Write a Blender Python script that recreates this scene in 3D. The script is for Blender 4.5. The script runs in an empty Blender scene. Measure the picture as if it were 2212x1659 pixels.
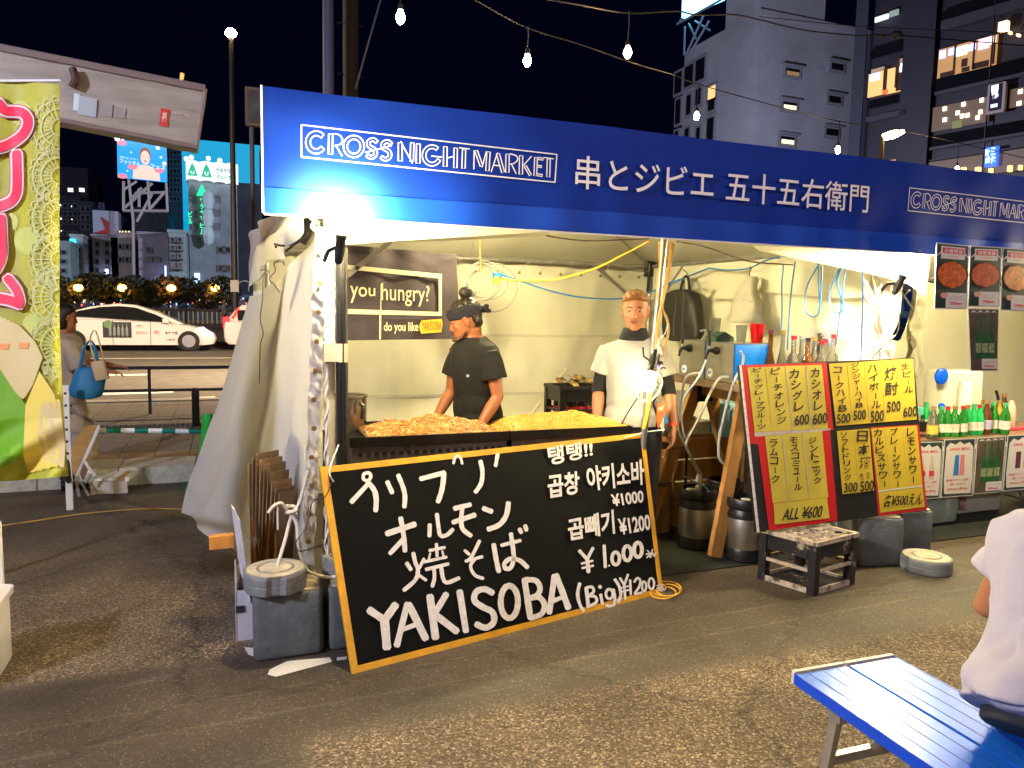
import bpy, math, random
from mathutils import Vector, Matrix, noise
random.seed(7)
R=math.radians; PI=math.pi
sc=bpy.context.scene; col=sc.collection
# ---------------------------------------------------------------- camera, night sky, exposure
F_PX=1609.0; CX=1106.0; CY=829.5; CAM_H=1.55
HD,PT,RL=R(69.0),R(5.6),R(1.1)
CAM=Vector((0,0,CAM_H))
FW=Vector((math.cos(HD)*math.cos(PT),math.sin(HD)*math.cos(PT),-math.sin(PT)))
r0=Vector((math.sin(HD),-math.cos(HD),0)); u0=r0.cross(FW)
RT=r0*math.cos(RL)+u0*math.sin(RL); UP=RT.cross(FW)
cd=bpy.data.cameras.new('camera'); cam=bpy.data.objects.new('camera',cd); col.objects.link(cam)
cd.sensor_width=36; cd.lens=F_PX/2212*36; cd.clip_start=.05; cd.clip_end=1500
cam.matrix_world=Matrix(((RT.x,UP.x,-FW.x,0),(RT.y,UP.y,-FW.y,0),(RT.z,UP.z,-FW.z,CAM_H),(0,0,0,1)))
sc.camera=cam
w=bpy.data.worlds.new('World'); sc.world=w; w.use_nodes=True
nt=w.node_tree; nt.nodes.clear()
wo=nt.nodes.new('ShaderNodeOutputWorld'); b1=nt.nodes.new('ShaderNodeBackground'); b2=nt.nodes.new('ShaderNodeBackground')
sk=nt.nodes.new('ShaderNodeTexSky'); sk.sky_type='NISHITA'; sk.sun_disc=False; sk.sun_elevation=R(-9); sk.sun_rotation=R(200)
ad=nt.nodes.new('ShaderNodeAddShader')
nt.links.new(sk.outputs[0],b1.inputs[0]); b1.inputs[1].default_value=.05
b2.inputs[0].default_value=(.0003,.0004,.0028,1); b2.inputs[1].default_value=1
nt.links.new(b1.outputs[0],ad.inputs[0]); nt.links.new(b2.outputs[0],ad.inputs[1]); nt.links.new(ad.outputs[0],wo.inputs[0])
sc.view_settings.view_transform='Standard'; sc.view_settings.look='None'; sc.view_settings.exposure=1.0; sc.view_settings.gamma=1
sc.view_settings.use_curve_mapping=False
sc.render.engine='CYCLES'
try:
    sc.cycles.use_denoising=True; sc.cycles.denoiser='OPENIMAGEDENOISE'
except Exception: pass
sc.cycles.max_bounces=9; sc.cycles.diffuse_bounces=7; sc.cycles.glossy_bounces=3; sc.cycles.transmission_bounces=6; sc.cycles.transparent_max_bounces=10
sc.cycles.caustics_reflective=False; sc.cycles.caustics_refractive=False; sc.cycles.sample_clamp_indirect=4
# ---------------------------------------------------------------- picture point -> place in the world
def ray(p): return FW+RT*((p[0]-CX)/F_PX)-UP*((p[1]-CY)/F_PX)
def G(x,y,z=0.): d=ray((x,y)); return CAM+d*((z-CAM_H)/d.z)
def PY(x,y,Y): d=ray((x,y)); return CAM+d*(Y/d.y)
def PX(x,y,X): d=ray((x,y)); return CAM+d*(X/d.x)
def PD(x,y,D): return CAM+ray((x,y))*D
def PL(x,y,p,n): d=ray((x,y)); return CAM+d*((Vector(p)-CAM).dot(n)/d.dot(n))
def ZM(ox,oy,s): return lambda x,y:((ox+x/s)/1.8228,(oy+y/s)/1.8228)
Za=ZM(220,540,2.765);Zb=ZM(220,1100,2.765);Zc=ZM(900,1700,1.6583);Zd=ZM(960,740,2.513);Ze=ZM(2850,1380,2.2424)
Zf=ZM(3400,900,2.7642);Zg=ZM(3550,1400,2.3693);Zh=ZM(1150,440,1.8433);Zi=ZM(0,180,2.4578);Zj=ZM(0,780,1.36)
Zk=ZM(200,1500,3.3173);Zl=ZM(2200,1050,2.2118);Zm=ZM(2350,1700,2.7657);Zn=ZM(1650,1050,2.552);Zo=ZM(2650,0,2.7653)
Zp=ZM(3350,0,2.3695);Z4=ZM(1200,800,1.4747);Z5=ZM(1200,1700,1.4747);Z6=ZM(2500,900,1.4439);Z7=ZM(2500,1900,1.4439)
Z8=ZM(2500,0,1.4439);Z1=ZM(0,0,1.6592);Z2=ZM(0,1000,1.6592);Z3=ZM(0,2000,1.6592)
# ---------------------------------------------------------------- materials
MT={}
def mat(name,c=(.5,.5,.5),rough=.6,metal=0.,emit=None,es=0.,noise=None,grime=None,bump=None,trans=0.,alpha=1.,transl=0.,coat=0.,ior=1.45,stretch=(1,1,1),spec=.5):
    if name in MT: return MT[name]
    m=bpy.data.materials.new(name); m.use_nodes=True; n=m.node_tree; N=n.nodes; L=n.links
    p=N['Principled BSDF']; o=N['Material Output']
    p.inputs['Base Color'].default_value=(*c,1); p.inputs['Roughness'].default_value=rough; p.inputs['Metallic'].default_value=metal
    p.inputs['Transmission Weight'].default_value=trans; p.inputs['Alpha'].default_value=alpha; p.inputs['Coat Weight'].default_value=coat; p.inputs['IOR'].default_value=ior; p.inputs['Specular IOR Level'].default_value=spec
    if emit: p.inputs['Emission Color'].default_value=(*emit,1); p.inputs['Emission Strength'].default_value=es
    src=None
    if noise or grime or bump:
        tc=N.new('ShaderNodeTexCoord'); mp=N.new('ShaderNodeMapping'); L.new(tc.outputs['Object'],mp.inputs[0]); mp.inputs['Scale'].default_value=stretch; src=mp.outputs[0]
    cs=None
    if noise:
        t=N.new('ShaderNodeTexNoise'); t.inputs['Scale'].default_value=noise[0]; t.inputs['Detail'].default_value=5; t.inputs['Roughness'].default_value=.62; L.new(src,t.inputs[0])
        r=N.new('ShaderNodeValToRGB'); r.color_ramp.elements[0].position=.32; r.color_ramp.elements[1].position=.68
        a=noise[1]; r.color_ramp.elements[0].color=(*[x*(1-a) for x in c],1); r.color_ramp.elements[1].color=(*[min(1,x*(1+a)) for x in c],1)
        L.new(t.outputs[0],r.inputs[0]); cs=r.outputs[0]
    if grime:                                  # (scale, threshold, colour) patches of dirt or wear
        t=N.new('ShaderNodeTexNoise'); t.inputs['Scale'].default_value=grime[0]; t.inputs['Detail'].default_value=6; t.inputs['Roughness'].default_value=.7; L.new(src,t.inputs[0])
        r=N.new('ShaderNodeValToRGB'); r.color_ramp.elements[0].position=grime[1]; r.color_ramp.elements[1].position=min(1,grime[1]+.12)
        r.color_ramp.elements[0].color=(0,0,0,1); r.color_ramp.elements[1].color=(1,1,1,1); L.new(t.outputs[0],r.inputs[0])
        mx=N.new('ShaderNodeMix'); mx.data_type='RGBA'; L.new(r.outputs[0],mx.inputs[0]); mx.inputs[6].default_value=(*c,1)
        if cs: L.new(cs,mx.inputs[6])
        mx.inputs[7].default_value=(*grime[2],1); cs=mx.outputs[2]
    if cs: L.new(cs,p.inputs['Base Color'])
    if bump:
        t=N.new('ShaderNodeTexNoise'); t.inputs['Scale'].default_value=bump[0]; t.inputs['Detail'].default_value=4; L.new(src,t.inputs[0])
        bn=N.new('ShaderNodeBump'); bn.inputs['Strength'].default_value=bump[1]; bn.inputs['Distance'].default_value=.01; L.new(t.outputs[0],bn.inputs['Height']); L.new(bn.outputs[0],p.inputs['Normal'])
    if transl:
        ts=N.new('ShaderNodeBsdfTranslucent'); ts.inputs[0].default_value=(*c,1)
        ms=N.new('ShaderNodeMixShader'); ms.inputs[0].default_value=transl; L.new(p.outputs[0],ms.inputs[1]); L.new(ts.outputs[0],ms.inputs[2]); L.new(ms.outputs[0],o.inputs[0])
    MT[name]=m; return m
# ---------------------------------------------------------------- mesh building
WM={}
def thing(name,label,cat,loc=(0,0,0),rz=0,group=None,kind=None):
    o=bpy.data.objects.new(name,None); col.objects.link(o); o.location=loc; o.rotation_euler=(0,0,rz); o.empty_display_size=.1
    o['label']=label; o['category']=cat
    if group: o['group']=group
    if kind: o['kind']=kind
    WM[o.name]=Matrix.Translation(Vector(loc))@Matrix.Rotation(rz,4,'Z'); return o
def tag(o,label=None,cat=None,group=None,kind=None):
    if label:o['label']=label
    if cat:o['category']=cat
    if group:o['group']=group
    if kind:o['kind']=kind
    return o
def link(name,me,m,parent=None):
    o=bpy.data.objects.new(name,me); col.objects.link(o)
    if m and not me.materials: me.materials.append(m)
    if parent: o.parent=parent; WM[o.name]=WM[parent.name]
    else: WM[o.name]=Matrix.Identity(4)
    return o
class MB:
    def __init__(s): s.v=[]; s.f=[]
    def add(s,vs,fs):
        b=len(s.v); s.v+= [Vector(q) for q in vs]; s.f+=[tuple(b+i for i in f) for f in fs]; return s
    def box(s,c,d,M=None,taper=1.):
        c=Vector(c); vs=[]
        for z in (-1,1):
            t=taper if z>0 else 1.
            for x,y in ((-1,-1),(1,-1),(1,1),(-1,1)):
                q=Vector((x*d[0]/2*t,y*d[1]/2*t,z*d[2]/2)); vs.append(c+(M@q if M else q))
        return s.add(vs,[(3,2,1,0),(4,5,6,7),(0,1,5,4),(1,2,6,5),(2,3,7,6),(3,0,4,7)])
    def rbox(s,c,d,rad,M=None,n=3,zr=None):      # box with rounded vertical edges and softened top/bottom
        c=Vector(c); zr=rad*.6 if zr is None else zr; rings=[]
        for zz,ins in ((-d[2]/2,zr),(-d[2]/2+zr*.3,zr*.3),(-d[2]/2+zr,0),(d[2]/2-zr,0),(d[2]/2-zr*.3,zr*.3),(d[2]/2,zr)):
            ring=[]
            for k,(sx,sy) in enumerate(((1,1),(-1,1),(-1,-1),(1,-1))):
                rr=max(rad-ins,.0005)
                for i in range(n+1):
                    a=PI/2*k+PI/2*i/n
                    q=Vector((sx*(d[0]/2-rad)+rr*math.cos(a),sy*(d[1]/2-rad)+rr*math.sin(a),zz)); ring.append(c+(M@q if M else q))
            rings.append(ring)
        return s.loft(rings)
    def quad(s,*p): return s.add(p,[tuple(range(len(p)))])
    def loft(s,rings,cap=True,closed=True):
        n=len(rings[0]); vs=[q for r_ in rings for q in r_]; fs=[]
        for i in range(len(rings)-1):
            for j in range(n if closed else n-1):
                k=(j+1)%n; fs.append((i*n+j,i*n+k,(i+1)*n+k,(i+1)*n+j))
        if cap: fs.append(tuple(range(n))[::-1]); fs.append(tuple((len(rings)-1)*n+j for j in range(n)))
        return s.add(vs,fs)
    def tube(s,pts,r,n=6,side=None,cap=True,closed=False):   # r: number, list, or list of (ra,rb)
        pts=[Vector(p) for p in pts]; m=len(pts); rings=[]; last=None
        for i,p in enumerate(pts):
            a=pts[i-1] if (i>0 or closed) else pts[0]; b=pts[(i+1)%m] if (i<m-1 or closed) else pts[-1]
            t=(b-a)
            if t.length<1e-9: t=Vector((0,0,1))
            t.normalize()
            if side is not None: x=Vector(side)-t*Vector(side).dot(t)
            elif last is not None: x=last-t*last.dot(t)
            else: x=t.orthogonal()
            if x.length<1e-6: x=t.orthogonal()
            x.normalize(); last=x; y=t.cross(x)
            rr=r[i] if isinstance(r,(list,tuple)) else r
            ra,rb=rr if isinstance(rr,(list,tuple)) else (rr,rr)
            rings.append([p+x*(ra*math.cos(2*PI*k/n))+y*(rb*math.sin(2*PI*k/n)) for k in range(n)])
        if closed: rings.append(rings[0]); cap=False
        return s.loft(rings,cap)
    def lathe(s,prof,c=(0,0,0),n=16,M=None):
        c=Vector(c); rings=[]
        for r_,z in prof:
            ring=[]
            for k in range(n):
                q=Vector((r_*math.cos(2*PI*k/n),r_*math.sin(2*PI*k/n),z)); ring.append(c+(M@q if M else q))
            rings.append(ring)
        return s.loft(rings)
    def ball(s,c,r,sc_=(1,1,1),n=10,M=None):
        prof=[]; m=max(4,n//2)
        rings=[]
        for i in range(m+1):
            a=-PI/2+PI*i/m; rr=max(math.cos(a),.01)
            ring=[]
            for k in range(n):
                q=Vector((r*rr*math.cos(2*PI*k/n)*sc_[0],r*rr*math.sin(2*PI*k/n)*sc_[1],r*math.sin(a)*sc_[2])); ring.append(Vector(c)+(M@q if M else q))
            rings.append(ring)
        return s.loft(rings)
    def grid(s,fn,nu,nv):
        b=len(s.v)
        for j in range(nv+1):
            for i in range(nu+1): s.v.append(Vector(fn(i/nu,j/nv)))
        for j in range(nv):
            for i in range(nu):
                k=b+j*(nu+1)+i; s.f.append((k,k+1,k+nu+2,k+nu+1))
        return s
    def prism(s,pts,off):                        # closed outline pushed along off
        off=Vector(off); n=len(pts); a=[Vector(p) for p in pts]
        return s.add(a+[p+off for p in a],[tuple(range(n))[::-1],tuple(range(n,2*n))]+[(i,(i+1)%n,n+(i+1)%n,n+i) for i in range(n)])
    def mesh(s,name,inv=None):
        me=bpy.data.meshes.new(name); vs=[(inv@q if inv else q)[:] for q in s.v]
        me.from_pydata(vs,[],s.f); me.validate(); me.update(); return me
    def build(s,name,m,parent=None,smooth=False,lab=None,recalc=True):
        inv=WM[parent.name].inverted() if parent else None
        me=s.mesh(name,inv)
        if recalc:
            import bmesh
            bm=bmesh.new(); bm.from_mesh(me); bmesh.ops.recalc_face_normals(bm,faces=bm.faces); bm.to_mesh(me); bm.free()
        if smooth:
            me.polygons.foreach_set('use_smooth',[True]*len(me.polygons))
            if smooth!=2:
                try: me.set_sharp_from_angle(angle=R(40))
                except Exception: pass
        o=link(name,me,m,parent)
        if lab:o['label']=lab
        return o
def copy_tree(o,parent=None,loc=None,rz=None,label=None):
    c=o.copy(); col.objects.link(c); c.parent=parent
    if loc is not None: c.location=loc
    if rz is not None: c.rotation_euler=(0,0,rz)
    if label: c['label']=label
    for ch in o.children: copy_tree(ch,c)
    return c
def cr(pts,n=6):                                 # smooth curve through points
    pts=[Vector(p) for p in pts]; out=[]
    for i in range(len(pts)-1):
        p0=pts[max(i-1,0)];p1=pts[i];p2=pts[i+1];p3=pts[min(i+2,len(pts)-1)]
        for k in range(n):
            t=k/n; out.append(.5*((2*p1)+(p2-p0)*t+(2*p0-5*p1+4*p2-p3)*t*t+(3*p1-p0-3*p2+p3)*t**3))
    out.append(pts[-1]); return out
def rope(a,b,sag,n=14): 
    a=Vector(a);b=Vector(b); return [a.lerp(b,i/n)-Vector((0,0,sag*4*(i/n)*(1-i/n))) for i in range(n+1)]
def rz3(a): return Matrix.Rotation(a,3,'Z')
def basis(x,y,z): return Matrix((x,y,z)).transposed()
# ---------------------------------------------------------------- lettering
TX={}
def glyphs(body,bold=0.):
    k=(body,bold)
    if k in TX: return TX[k]
    c=bpy.data.curves.new('lettering','FONT'); c.body=body; c.offset=bold; c.resolution_u=3
    o=bpy.data.objects.new('lettering',c); col.objects.link(o); bpy.context.view_layer.update()
    me=bpy.data.meshes.new_from_object(o.evaluated_get(bpy.context.evaluated_depsgraph_get()))
    vs=[v.co.copy() for v in me.vertices]; fs=[tuple(p.vertices) for p in me.polygons]
    bpy.data.objects.remove(o); bpy.data.curves.remove(c); bpy.data.meshes.remove(me)
    xs=[v.x for v in vs]; ys=[v.y for v in vs]; bb=(min(xs),max(xs),min(ys),max(ys))
    TX[k]=(vs,fs,bb); return TX[k]
def qtext(mb,body,TL,TR,BR,BL,off=(0,0,0),bold=0.,slant=0.,bb=None):
    """letters stretched to fill the four-cornered patch TL TR BR BL (world points)"""
    vs,fs,b=glyphs(body,bold); b=bb or b; off=Vector(off)
    TL,TR,BR,BL=[Vector(q) for q in (TL,TR,BR,BL)]; out=[]
    for v in vs:
        t=(v.y-b[2])/max(b[3]-b[2],1e-6); s_=(v.x-b[0])/max(b[1]-b[0],1e-6)+slant*(t-.5)
        out.append(BL.lerp(BR,s_).lerp(TL.lerp(TR,s_),t)+off)
    mb.add(out,fs)
def ribbon(mb,pts,w,fn,off,smooth=True,caps=True,jit=0.06):
    P=[Vector((p[0],p[1],0)) for p in pts]
    if smooth and len(P)>2: P=cr(P,5)
    elif jit and len(P)==2: P=[P[0].lerp(P[1],i/4) for i in range(5)]
    L=[];Q=[]
    for i,p in enumerate(P):
        t=(P[min(i+1,len(P)-1)]-P[max(i-1,0)]); 
        if t.length<1e-6: t=Vector((1,0,0))
        t.normalize(); n=Vector((-t.y,t.x,0)); ww=w/2*(1+random.uniform(-jit,jit)); L.append(p+n*ww); Q.append(p-n*ww)
    if caps:
        for e,(a,b) in ((0,(L,Q)),(1,(L,Q))):
            i=0 if e==0 else -1; p=P[i]; q=P[1] if e==0 else P[-2]; t=(p-q).normalized()
            n=(L[i]-p)*.6
            if e==0: L.insert(0,p+t*w*.32+n); Q.insert(0,p+t*w*.32-n)
            else: L.append(p+t*w*.32+n); Q.append(p+t*w*.32-n)
    vs=[fn(a.x,a.y)+off for a in L]+[fn(a.x,a.y)+off for a in Q]; n=len(L)
    mb.add(vs,[(i,i+1,n+i+1,n+i) for i in range(n-1)])
# ================================================================ GROUND AND STREET
def asphalt():
    m=bpy.data.materials.new('asphalt'); m.use_nodes=True; n=m.node_tree; N=n.nodes; L=n.links; p=N['Principled BSDF']
    def nd(t,**k):
        q=N.new(t)
        for a,b in k.items(): setattr(q,a,b)
        return q
    tc=nd('ShaderNodeTexCoord'); sx=nd('ShaderNodeSeparateXYZ'); L.new(tc.outputs['Object'],sx.inputs[0])
    wob=nd('ShaderNodeTexNoise'); wob.inputs['Scale'].default_value=9; wob.inputs['Detail'].default_value=6; L.new(tc.outputs['Object'],wob.inputs[0])
    def ma(op,a,b):
        q=nd('ShaderNodeMath',operation=op)
        for i,v in ((0,a),(1,b)):
            if isinstance(v,(int,float)): q.inputs[i].default_value=v
            else: L.new(v,q.inputs[i])
        return q.outputs[0]
    yy=ma('ADD',sx.outputs[1],ma('MULTIPLY',ma('SUBTRACT',wob.outputs[0],.5),.10))
    def ramp(src,stops,interp='LINEAR'):
        r=nd('ShaderNodeValToRGB'); r.color_ramp.interpolation=interp
        e=r.color_ramp.elements
        while len(e)<len(stops): e.new(.5)
        for i,(pz,c) in enumerate(stops): e[i].position=pz; e[i].color=(*c,1) if isinstance(c,tuple) else (c,c,c,1)
        L.new(src,r.inputs[0]); return r.outputs[0]
    t=ma('DIVIDE',ma('SUBTRACT',yy,1.),5.)                       # 1..6 m -> 0..1
    f=lambda y:(y-1)/5
    right=ramp(t,[(0,1.),(f(2.55),1.),(f(2.68),0.),(f(3.2),.0),(f(3.7),.35),(1,.2)])
    left=ramp(t,[(0,.7),(f(2.2),.9),(f(2.3),.06),(f(3.37),.04),(f(3.43),.95),(f(4.1),.75),(f(4.7),.35),(1,.15)])
    sel=ramp(ma('ADD',ma('MULTIPLY',sx.outputs[0],.5),.5),[(0,0.),(.6,0.),(.64,1.),(1,1.)])
    mk=nd('ShaderNodeMix',data_type='RGBA'); L.new(sel,mk.inputs[0]); L.new(left,mk.inputs[6]); L.new(right,mk.inputs[7]); mask=mk.outputs[2]
    vo=nd('ShaderNodeTexVoronoi'); vo.inputs['Scale'].default_value=125; L.new(tc.outputs['Object'],vo.inputs[0])
    sv=nd('ShaderNodeSeparateColor'); L.new(vo.outputs['Color'],sv.inputs[0])
    vo2=nd('ShaderNodeTexVoronoi'); vo2.inputs['Scale'].default_value=210; L.new(tc.outputs['Object'],vo2.inputs[0])
    sv2=nd('ShaderNodeSeparateColor'); L.new(vo2.outputs['Color'],sv2.inputs[0])
    stone=ramp(sv.outputs[0],[(0,(.045,.030,.017)),(.4,(.098,.068,.040)),(.8,(.165,.12,.074)),(1,(.36,.27,.17))])
    big=nd('ShaderNodeTexNoise'); big.inputs['Scale'].default_value=2.2; big.inputs['Detail'].default_value=7; L.new(tc.outputs['Object'],big.inputs[0])
    fine=nd('ShaderNodeTexNoise'); fine.inputs['Scale'].default_value=60; fine.inputs['Detail'].default_value=6; L.new(tc.outputs['Object'],fine.inputs[0])
    smooth=ramp(fine.outputs[0],[(.25,(.034,.026,.019)),(.6,(.062,.046,.033)),(.78,(.105,.08,.057))])
    spec=ramp(sv2.outputs[0],[(0,0.),(.955,0.),(.97,1.),(1,1.)])
    sm=nd('ShaderNodeMix',data_type='RGBA'); L.new(spec,sm.inputs[0]); L.new(smooth,sm.inputs[6]); sm.inputs[7].default_value=(.2,.165,.11,1)
    mx=nd('ShaderNodeMix',data_type='RGBA'); L.new(mask,mx.inputs[0]); L.new(sm.outputs[2],mx.inputs[6]); L.new(stone,mx.inputs[7])
    # seams between the old paving strips, worn light
    y2=ma('ADD',sx.outputs[1],ma('MULTIPLY',sx.outputs[0],-.028)); y2=ma('ADD',y2,ma('MULTIPLY',ma('SUBTRACT',wob.outputs[0],.5),.03))
    sea=ramp(ma('DIVIDE',ma('SUBTRACT',y2,2.6),.6),[(0,0.),(.38,0.),(.41,.7),(.43,0.),(.70,0.),(.725,.8),(.745,0.),(1.,0.)])
    brk=ramp(fine.outputs[0],[(.4,.2),(.6,1.)])
    se=ma('MULTIPLY',sea,brk)
    m2=nd('ShaderNodeMix',data_type='RGBA'); L.new(se,m2.inputs[0]); L.new(mx.outputs[2],m2.inputs[6]); m2.inputs[7].default_value=(.15,.115,.07,1)
    # worn pale scuffs
    sc1=nd('ShaderNodeTexNoise'); sc1.inputs['Scale'].default_value=6; sc1.inputs['Detail'].default_value=9; sc1.inputs['Roughness'].default_value=.75; mp=nd('ShaderNodeMapping'); mp.inputs['Scale'].default_value=(.35,1.6,1); L.new(tc.outputs['Object'],mp.inputs[0]); L.new(mp.outputs[0],sc1.inputs[0])
    sf=ramp(sc1.outputs[0],[(.585,0.),(.66,.85)])
    m3=nd('ShaderNodeMix',data_type='RGBA'); L.new(ma('MULTIPLY',sf,brk),m3.inputs[0]); L.new(m2.outputs[2],m3.inputs[6]); m3.inputs[7].default_value=(.16,.125,.085,1)
    mul=nd('ShaderNodeMix',data_type='RGBA',blend_type='MULTIPLY'); mul.inputs[0].default_value=1; L.new(m3.outputs[2],mul.inputs[6]); L.new(ramp(big.outputs[0],[(.3,.65),(.7,1.35)]),mul.inputs[7])
    vg=nd('ShaderNodeTexVoronoi'); vg.inputs['Scale'].default_value=3.1; L.new(tc.outputs['Object'],vg.inputs[0])
    gum=ramp(vg.outputs['Distance'],[(0,.8),(.045,.7),(.06,0.),(1,0.)])
    m4=nd('ShaderNodeMix',data_type='RGBA'); L.new(gum,m4.inputs[0]); L.new(mul.outputs[2],m4.inputs[6]); m4.inputs[7].default_value=(.02,.016,.012,1)
    vc=nd('ShaderNodeTexVoronoi'); vc.feature='DISTANCE_TO_EDGE'; vc.inputs['Scale'].default_value=.55
    wv=nd('ShaderNodeVectorMath'); wv.operation='ADD'; ws=nd('ShaderNodeVectorMath'); ws.operation='SCALE'; ws.inputs['Scale'].default_value=.35; L.new(sc1.outputs['Color'],ws.inputs[0]); L.new(tc.outputs['Object'],wv.inputs[0]); L.new(ws.outputs[0],wv.inputs[1]); L.new(wv.outputs[0],vc.inputs[0])
    crk=ramp(vc.outputs['Distance'],[(0,.85),(.0025,.7),(.006,0.),(1,0.)])
    m5=nd('ShaderNodeMix',data_type='RGBA'); L.new(crk,m5.inputs[0]); L.new(m4.outputs[2],m5.inputs[6]); m5.inputs[7].default_value=(.012,.009,.007,1)
    L.new(m5.outputs[2],p.inputs['Base Color'])
    L.new(ramp(mask,[(0,.62),(1,.8)]),p.inputs['Roughness'])
    bn=nd('ShaderNodeBump'); bn.inputs['Strength'].default_value=.55; bn.inputs['Distance'].default_value=.006
    h=ma('ADD',ma('MULTIPLY',vo.outputs['Distance'],ma('ADD',ma('MULTIPLY',mask,.9),.12)),ma('MULTIPLY',fine.outputs[0],.35))
    L.new(h,bn.inputs['Height']); L.new(bn.outputs[0],p.inputs['Normal'])
    return m
ASP=asphalt()
g=MB().quad((-400,-60,0),(500,-60,0),(500,500,0),(-400,500,0)).build('ground',ASP,recalc=False); g['kind']='structure'
conc=mat('concrete',(.30,.28,.24),.85,noise=(9,.25),bump=(60,.3)); kerbm=mat('kerb stone',(.42,.40,.32),.8,noise=(14,.22),bump=(50,.3))
tilem=mat('paving tile',(.17,.15,.12),.8,noise=(20,.25)); tiled=mat('dark tactile tile',(.06,.065,.07),.8,noise=(20,.3)); tileo=mat('ochre paving tile',(.30,.21,.11),.8,noise=(20,.25))
pav=MB().box((-8,9.55,.066),(30,4.7,.132)).build('pavement',tilem); pav['kind']='structure'
protos={}
for i in range(9):
    for j in range(14):
        x=-2.3+i*.3; y=7.62+j*.3
        m_=tileo if j<1 else (tiled if 5<=j<=6 else tilem); key=m_.name
        if key not in protos:
            b=MB().box((0,0,.009),(.294,.294,.018))
            if m_ is tiled:
                for a in range(5):
                    for c_ in range(5): b.lathe([(.012,.018),(.01,.024),(.001,.024)],(-.11+a*.055,-.11+c_*.055,0),6)
            protos[key]=b.mesh('paving_tile'); protos[key].materials.append(m_)
        o=link('paving_tile',protos[key],None,pav); o.location=(x,y,.132+random.uniform(-.002,.002))
kb=MB().box((0,0,0),(.592,.44,.15)).mesh('kerb_stone'); kb.materials.append(kerbm)
for i in range(22): o=link('kerb_stone',kb,None,pav); o.location=(-8.9+i*.6-.08,7.23,.077)
kb2=MB().box((0,0,0),(.99,.26,.15)).mesh('kerb_stone'); kb2.materials.append(conc)
for i in range(24): o=link('kerb_stone',kb2,None,pav); o.location=(-18+i,12.04,.077)
road=MB().quad((-60,12.2,.004),(60,12.2,.004),(60,29.8,.004),(-60,29.8,.004)).build('road',mat('road asphalt',(.085,.078,.066),.8,noise=(3,.25),bump=(80,.4)),recalc=False); road['kind']='structure'
lane=mat('road paint',(.70,.66,.55),.7,noise=(18,.18))
lm=MB()
for (x0,y0,x1,y1,wd) in ((-4.5,14.05,-.9,14.4,.34),(-1.16,13.15,-.2,13.48,.2),(-6,18.05,-1.65,18.05,.3),(-30,23.45,30,23.6,.22),(1.2,18.05,5,18.05,.3)):
    lm.quad((x0,y0-wd/2,.009),(x1,y1-wd/2,.009),(x1,y1+wd/2,.009),(x0,y0+wd/2,.009))
lm=lm.build('lane_marking',lane,recalc=False); lm['kind']='structure'
far=MB().box((0,41,.1),(140,22.4,.2)).build('river_promenade',mat('promenade paving',(.12,.11,.1),.85,noise=(4,.2))); far['kind']='structure'
# guard rail along the pavement
dk=mat('dark painted steel',(.025,.024,.024),.45,metal=.3); blk=mat('black plastic',(.012,.012,.013),.4); 
t=thing('guard_rail','dark two-bar metal guard rail between pavement and road','railing',(-.93,10.47,.15))
for x in (-6.9,-4.9,-2.93,-.93,1.07,3.07): MB().box((x,10.47,.445),(.036,.036,.60)).build('post',dk,t)
for z,h in ((.745,.042),(.456,.034)): MB().box((-1.9,10.44,z),(12.5,.05,h)).build('rail',dk,t)
# green cone stand and striped bar, lying across the pavement
gr=mat('green plastic',(.02,.42,.05),.45); grd=mat('dark green stripe',(.0,.17,.12),.4); wh=mat('white plastic',(.72,.72,.74),.45)
c0=PY(438,1010,7.7); c0.z=.15
def cone(loc,lab,):
    t=thing('traffic_cone',lab,'traffic cone',loc)
    MB().rbox((loc[0],loc[1],loc[2]+.015),(.36,.36,.03),.05).build('base',gr,t)
    MB().lathe([(.11,.03),(.10,.06),(.045,.56),(.05,.58),(.038,.635),(.001,.64)],loc,20).build('body',gr,t,smooth=True)
cone((-.165,6.75,0),'bright green plastic traffic cone half hidden by the white tent side sheet')
a,b=PY(200,929,6.8),PY(436,932,6.8)
t=thing('barrier_bar','green and white striped barrier bar hooked onto the green cone','barrier',tuple(b))
k=8
for i in range(k):
    MB().tube([a.lerp(b,i/k),a.lerp(b,(i+1)/k)],.021,8).build('stripe',grd if i%2 else wh,t)
MB().tube([b+Vector((0,0,.0)),b+Vector((.06,0,0))],.027,8).build('end_cap',blk,t)
p0=PY(425,985,9.3); 
t=thing('bollard','short black bollard on the pavement behind the green cone','bollard',(p0.x,9.3,.15)); MB().lathe([(.042,0),(.042,.40),(.036,.44),(.001,.45)],(p0.x,9.3,.15),10).build('post',blk,t)
# ================================================================ TRAFFIC
paint=mat('white car paint',(.62,.60,.62),.28,coat=.6,noise=(1.5,.05)); glassd=mat('dark car glass',(.01,.011,.013),.08,coat=.3); tyre=mat('tyre rubber',(.012,.012,.012),.8); alloy=mat('alloy rim',(.45,.45,.47),.3,metal=.9)
def wheel(root,x,y,z,r,face):
    wt=MB().lathe([(r*.60,-.10),(r*.92,-.11),(r,-.07),(r,.07),(r*.92,.11),(r*.60,.10)],(x,y,z),24,Matrix.Rotation(R(90),3,'X')).build('tyre',tyre,root,smooth=True)
    b=MB().lathe([(.01,-.06),(r*.2,-.07)],(x,y,z),12,Matrix.Rotation(R(90),3,'X'))
    for k in range(6):
        a=k*PI/3+.3; b.box((x+math.cos(a)*r*.36,y+face*.085,z+math.sin(a)*r*.36),(r*.52,.03,r*.16),Matrix.Rotation(-a,3,'Y'))
    b.lathe([(r*.56,-.03),(r*.62,-.03),(r*.62,.03),(r*.56,.03)],(x,y+face*.08,z),24,Matrix.Rotation(R(90),3,'X'))
    b.build('rim',alloy,wt)
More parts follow.
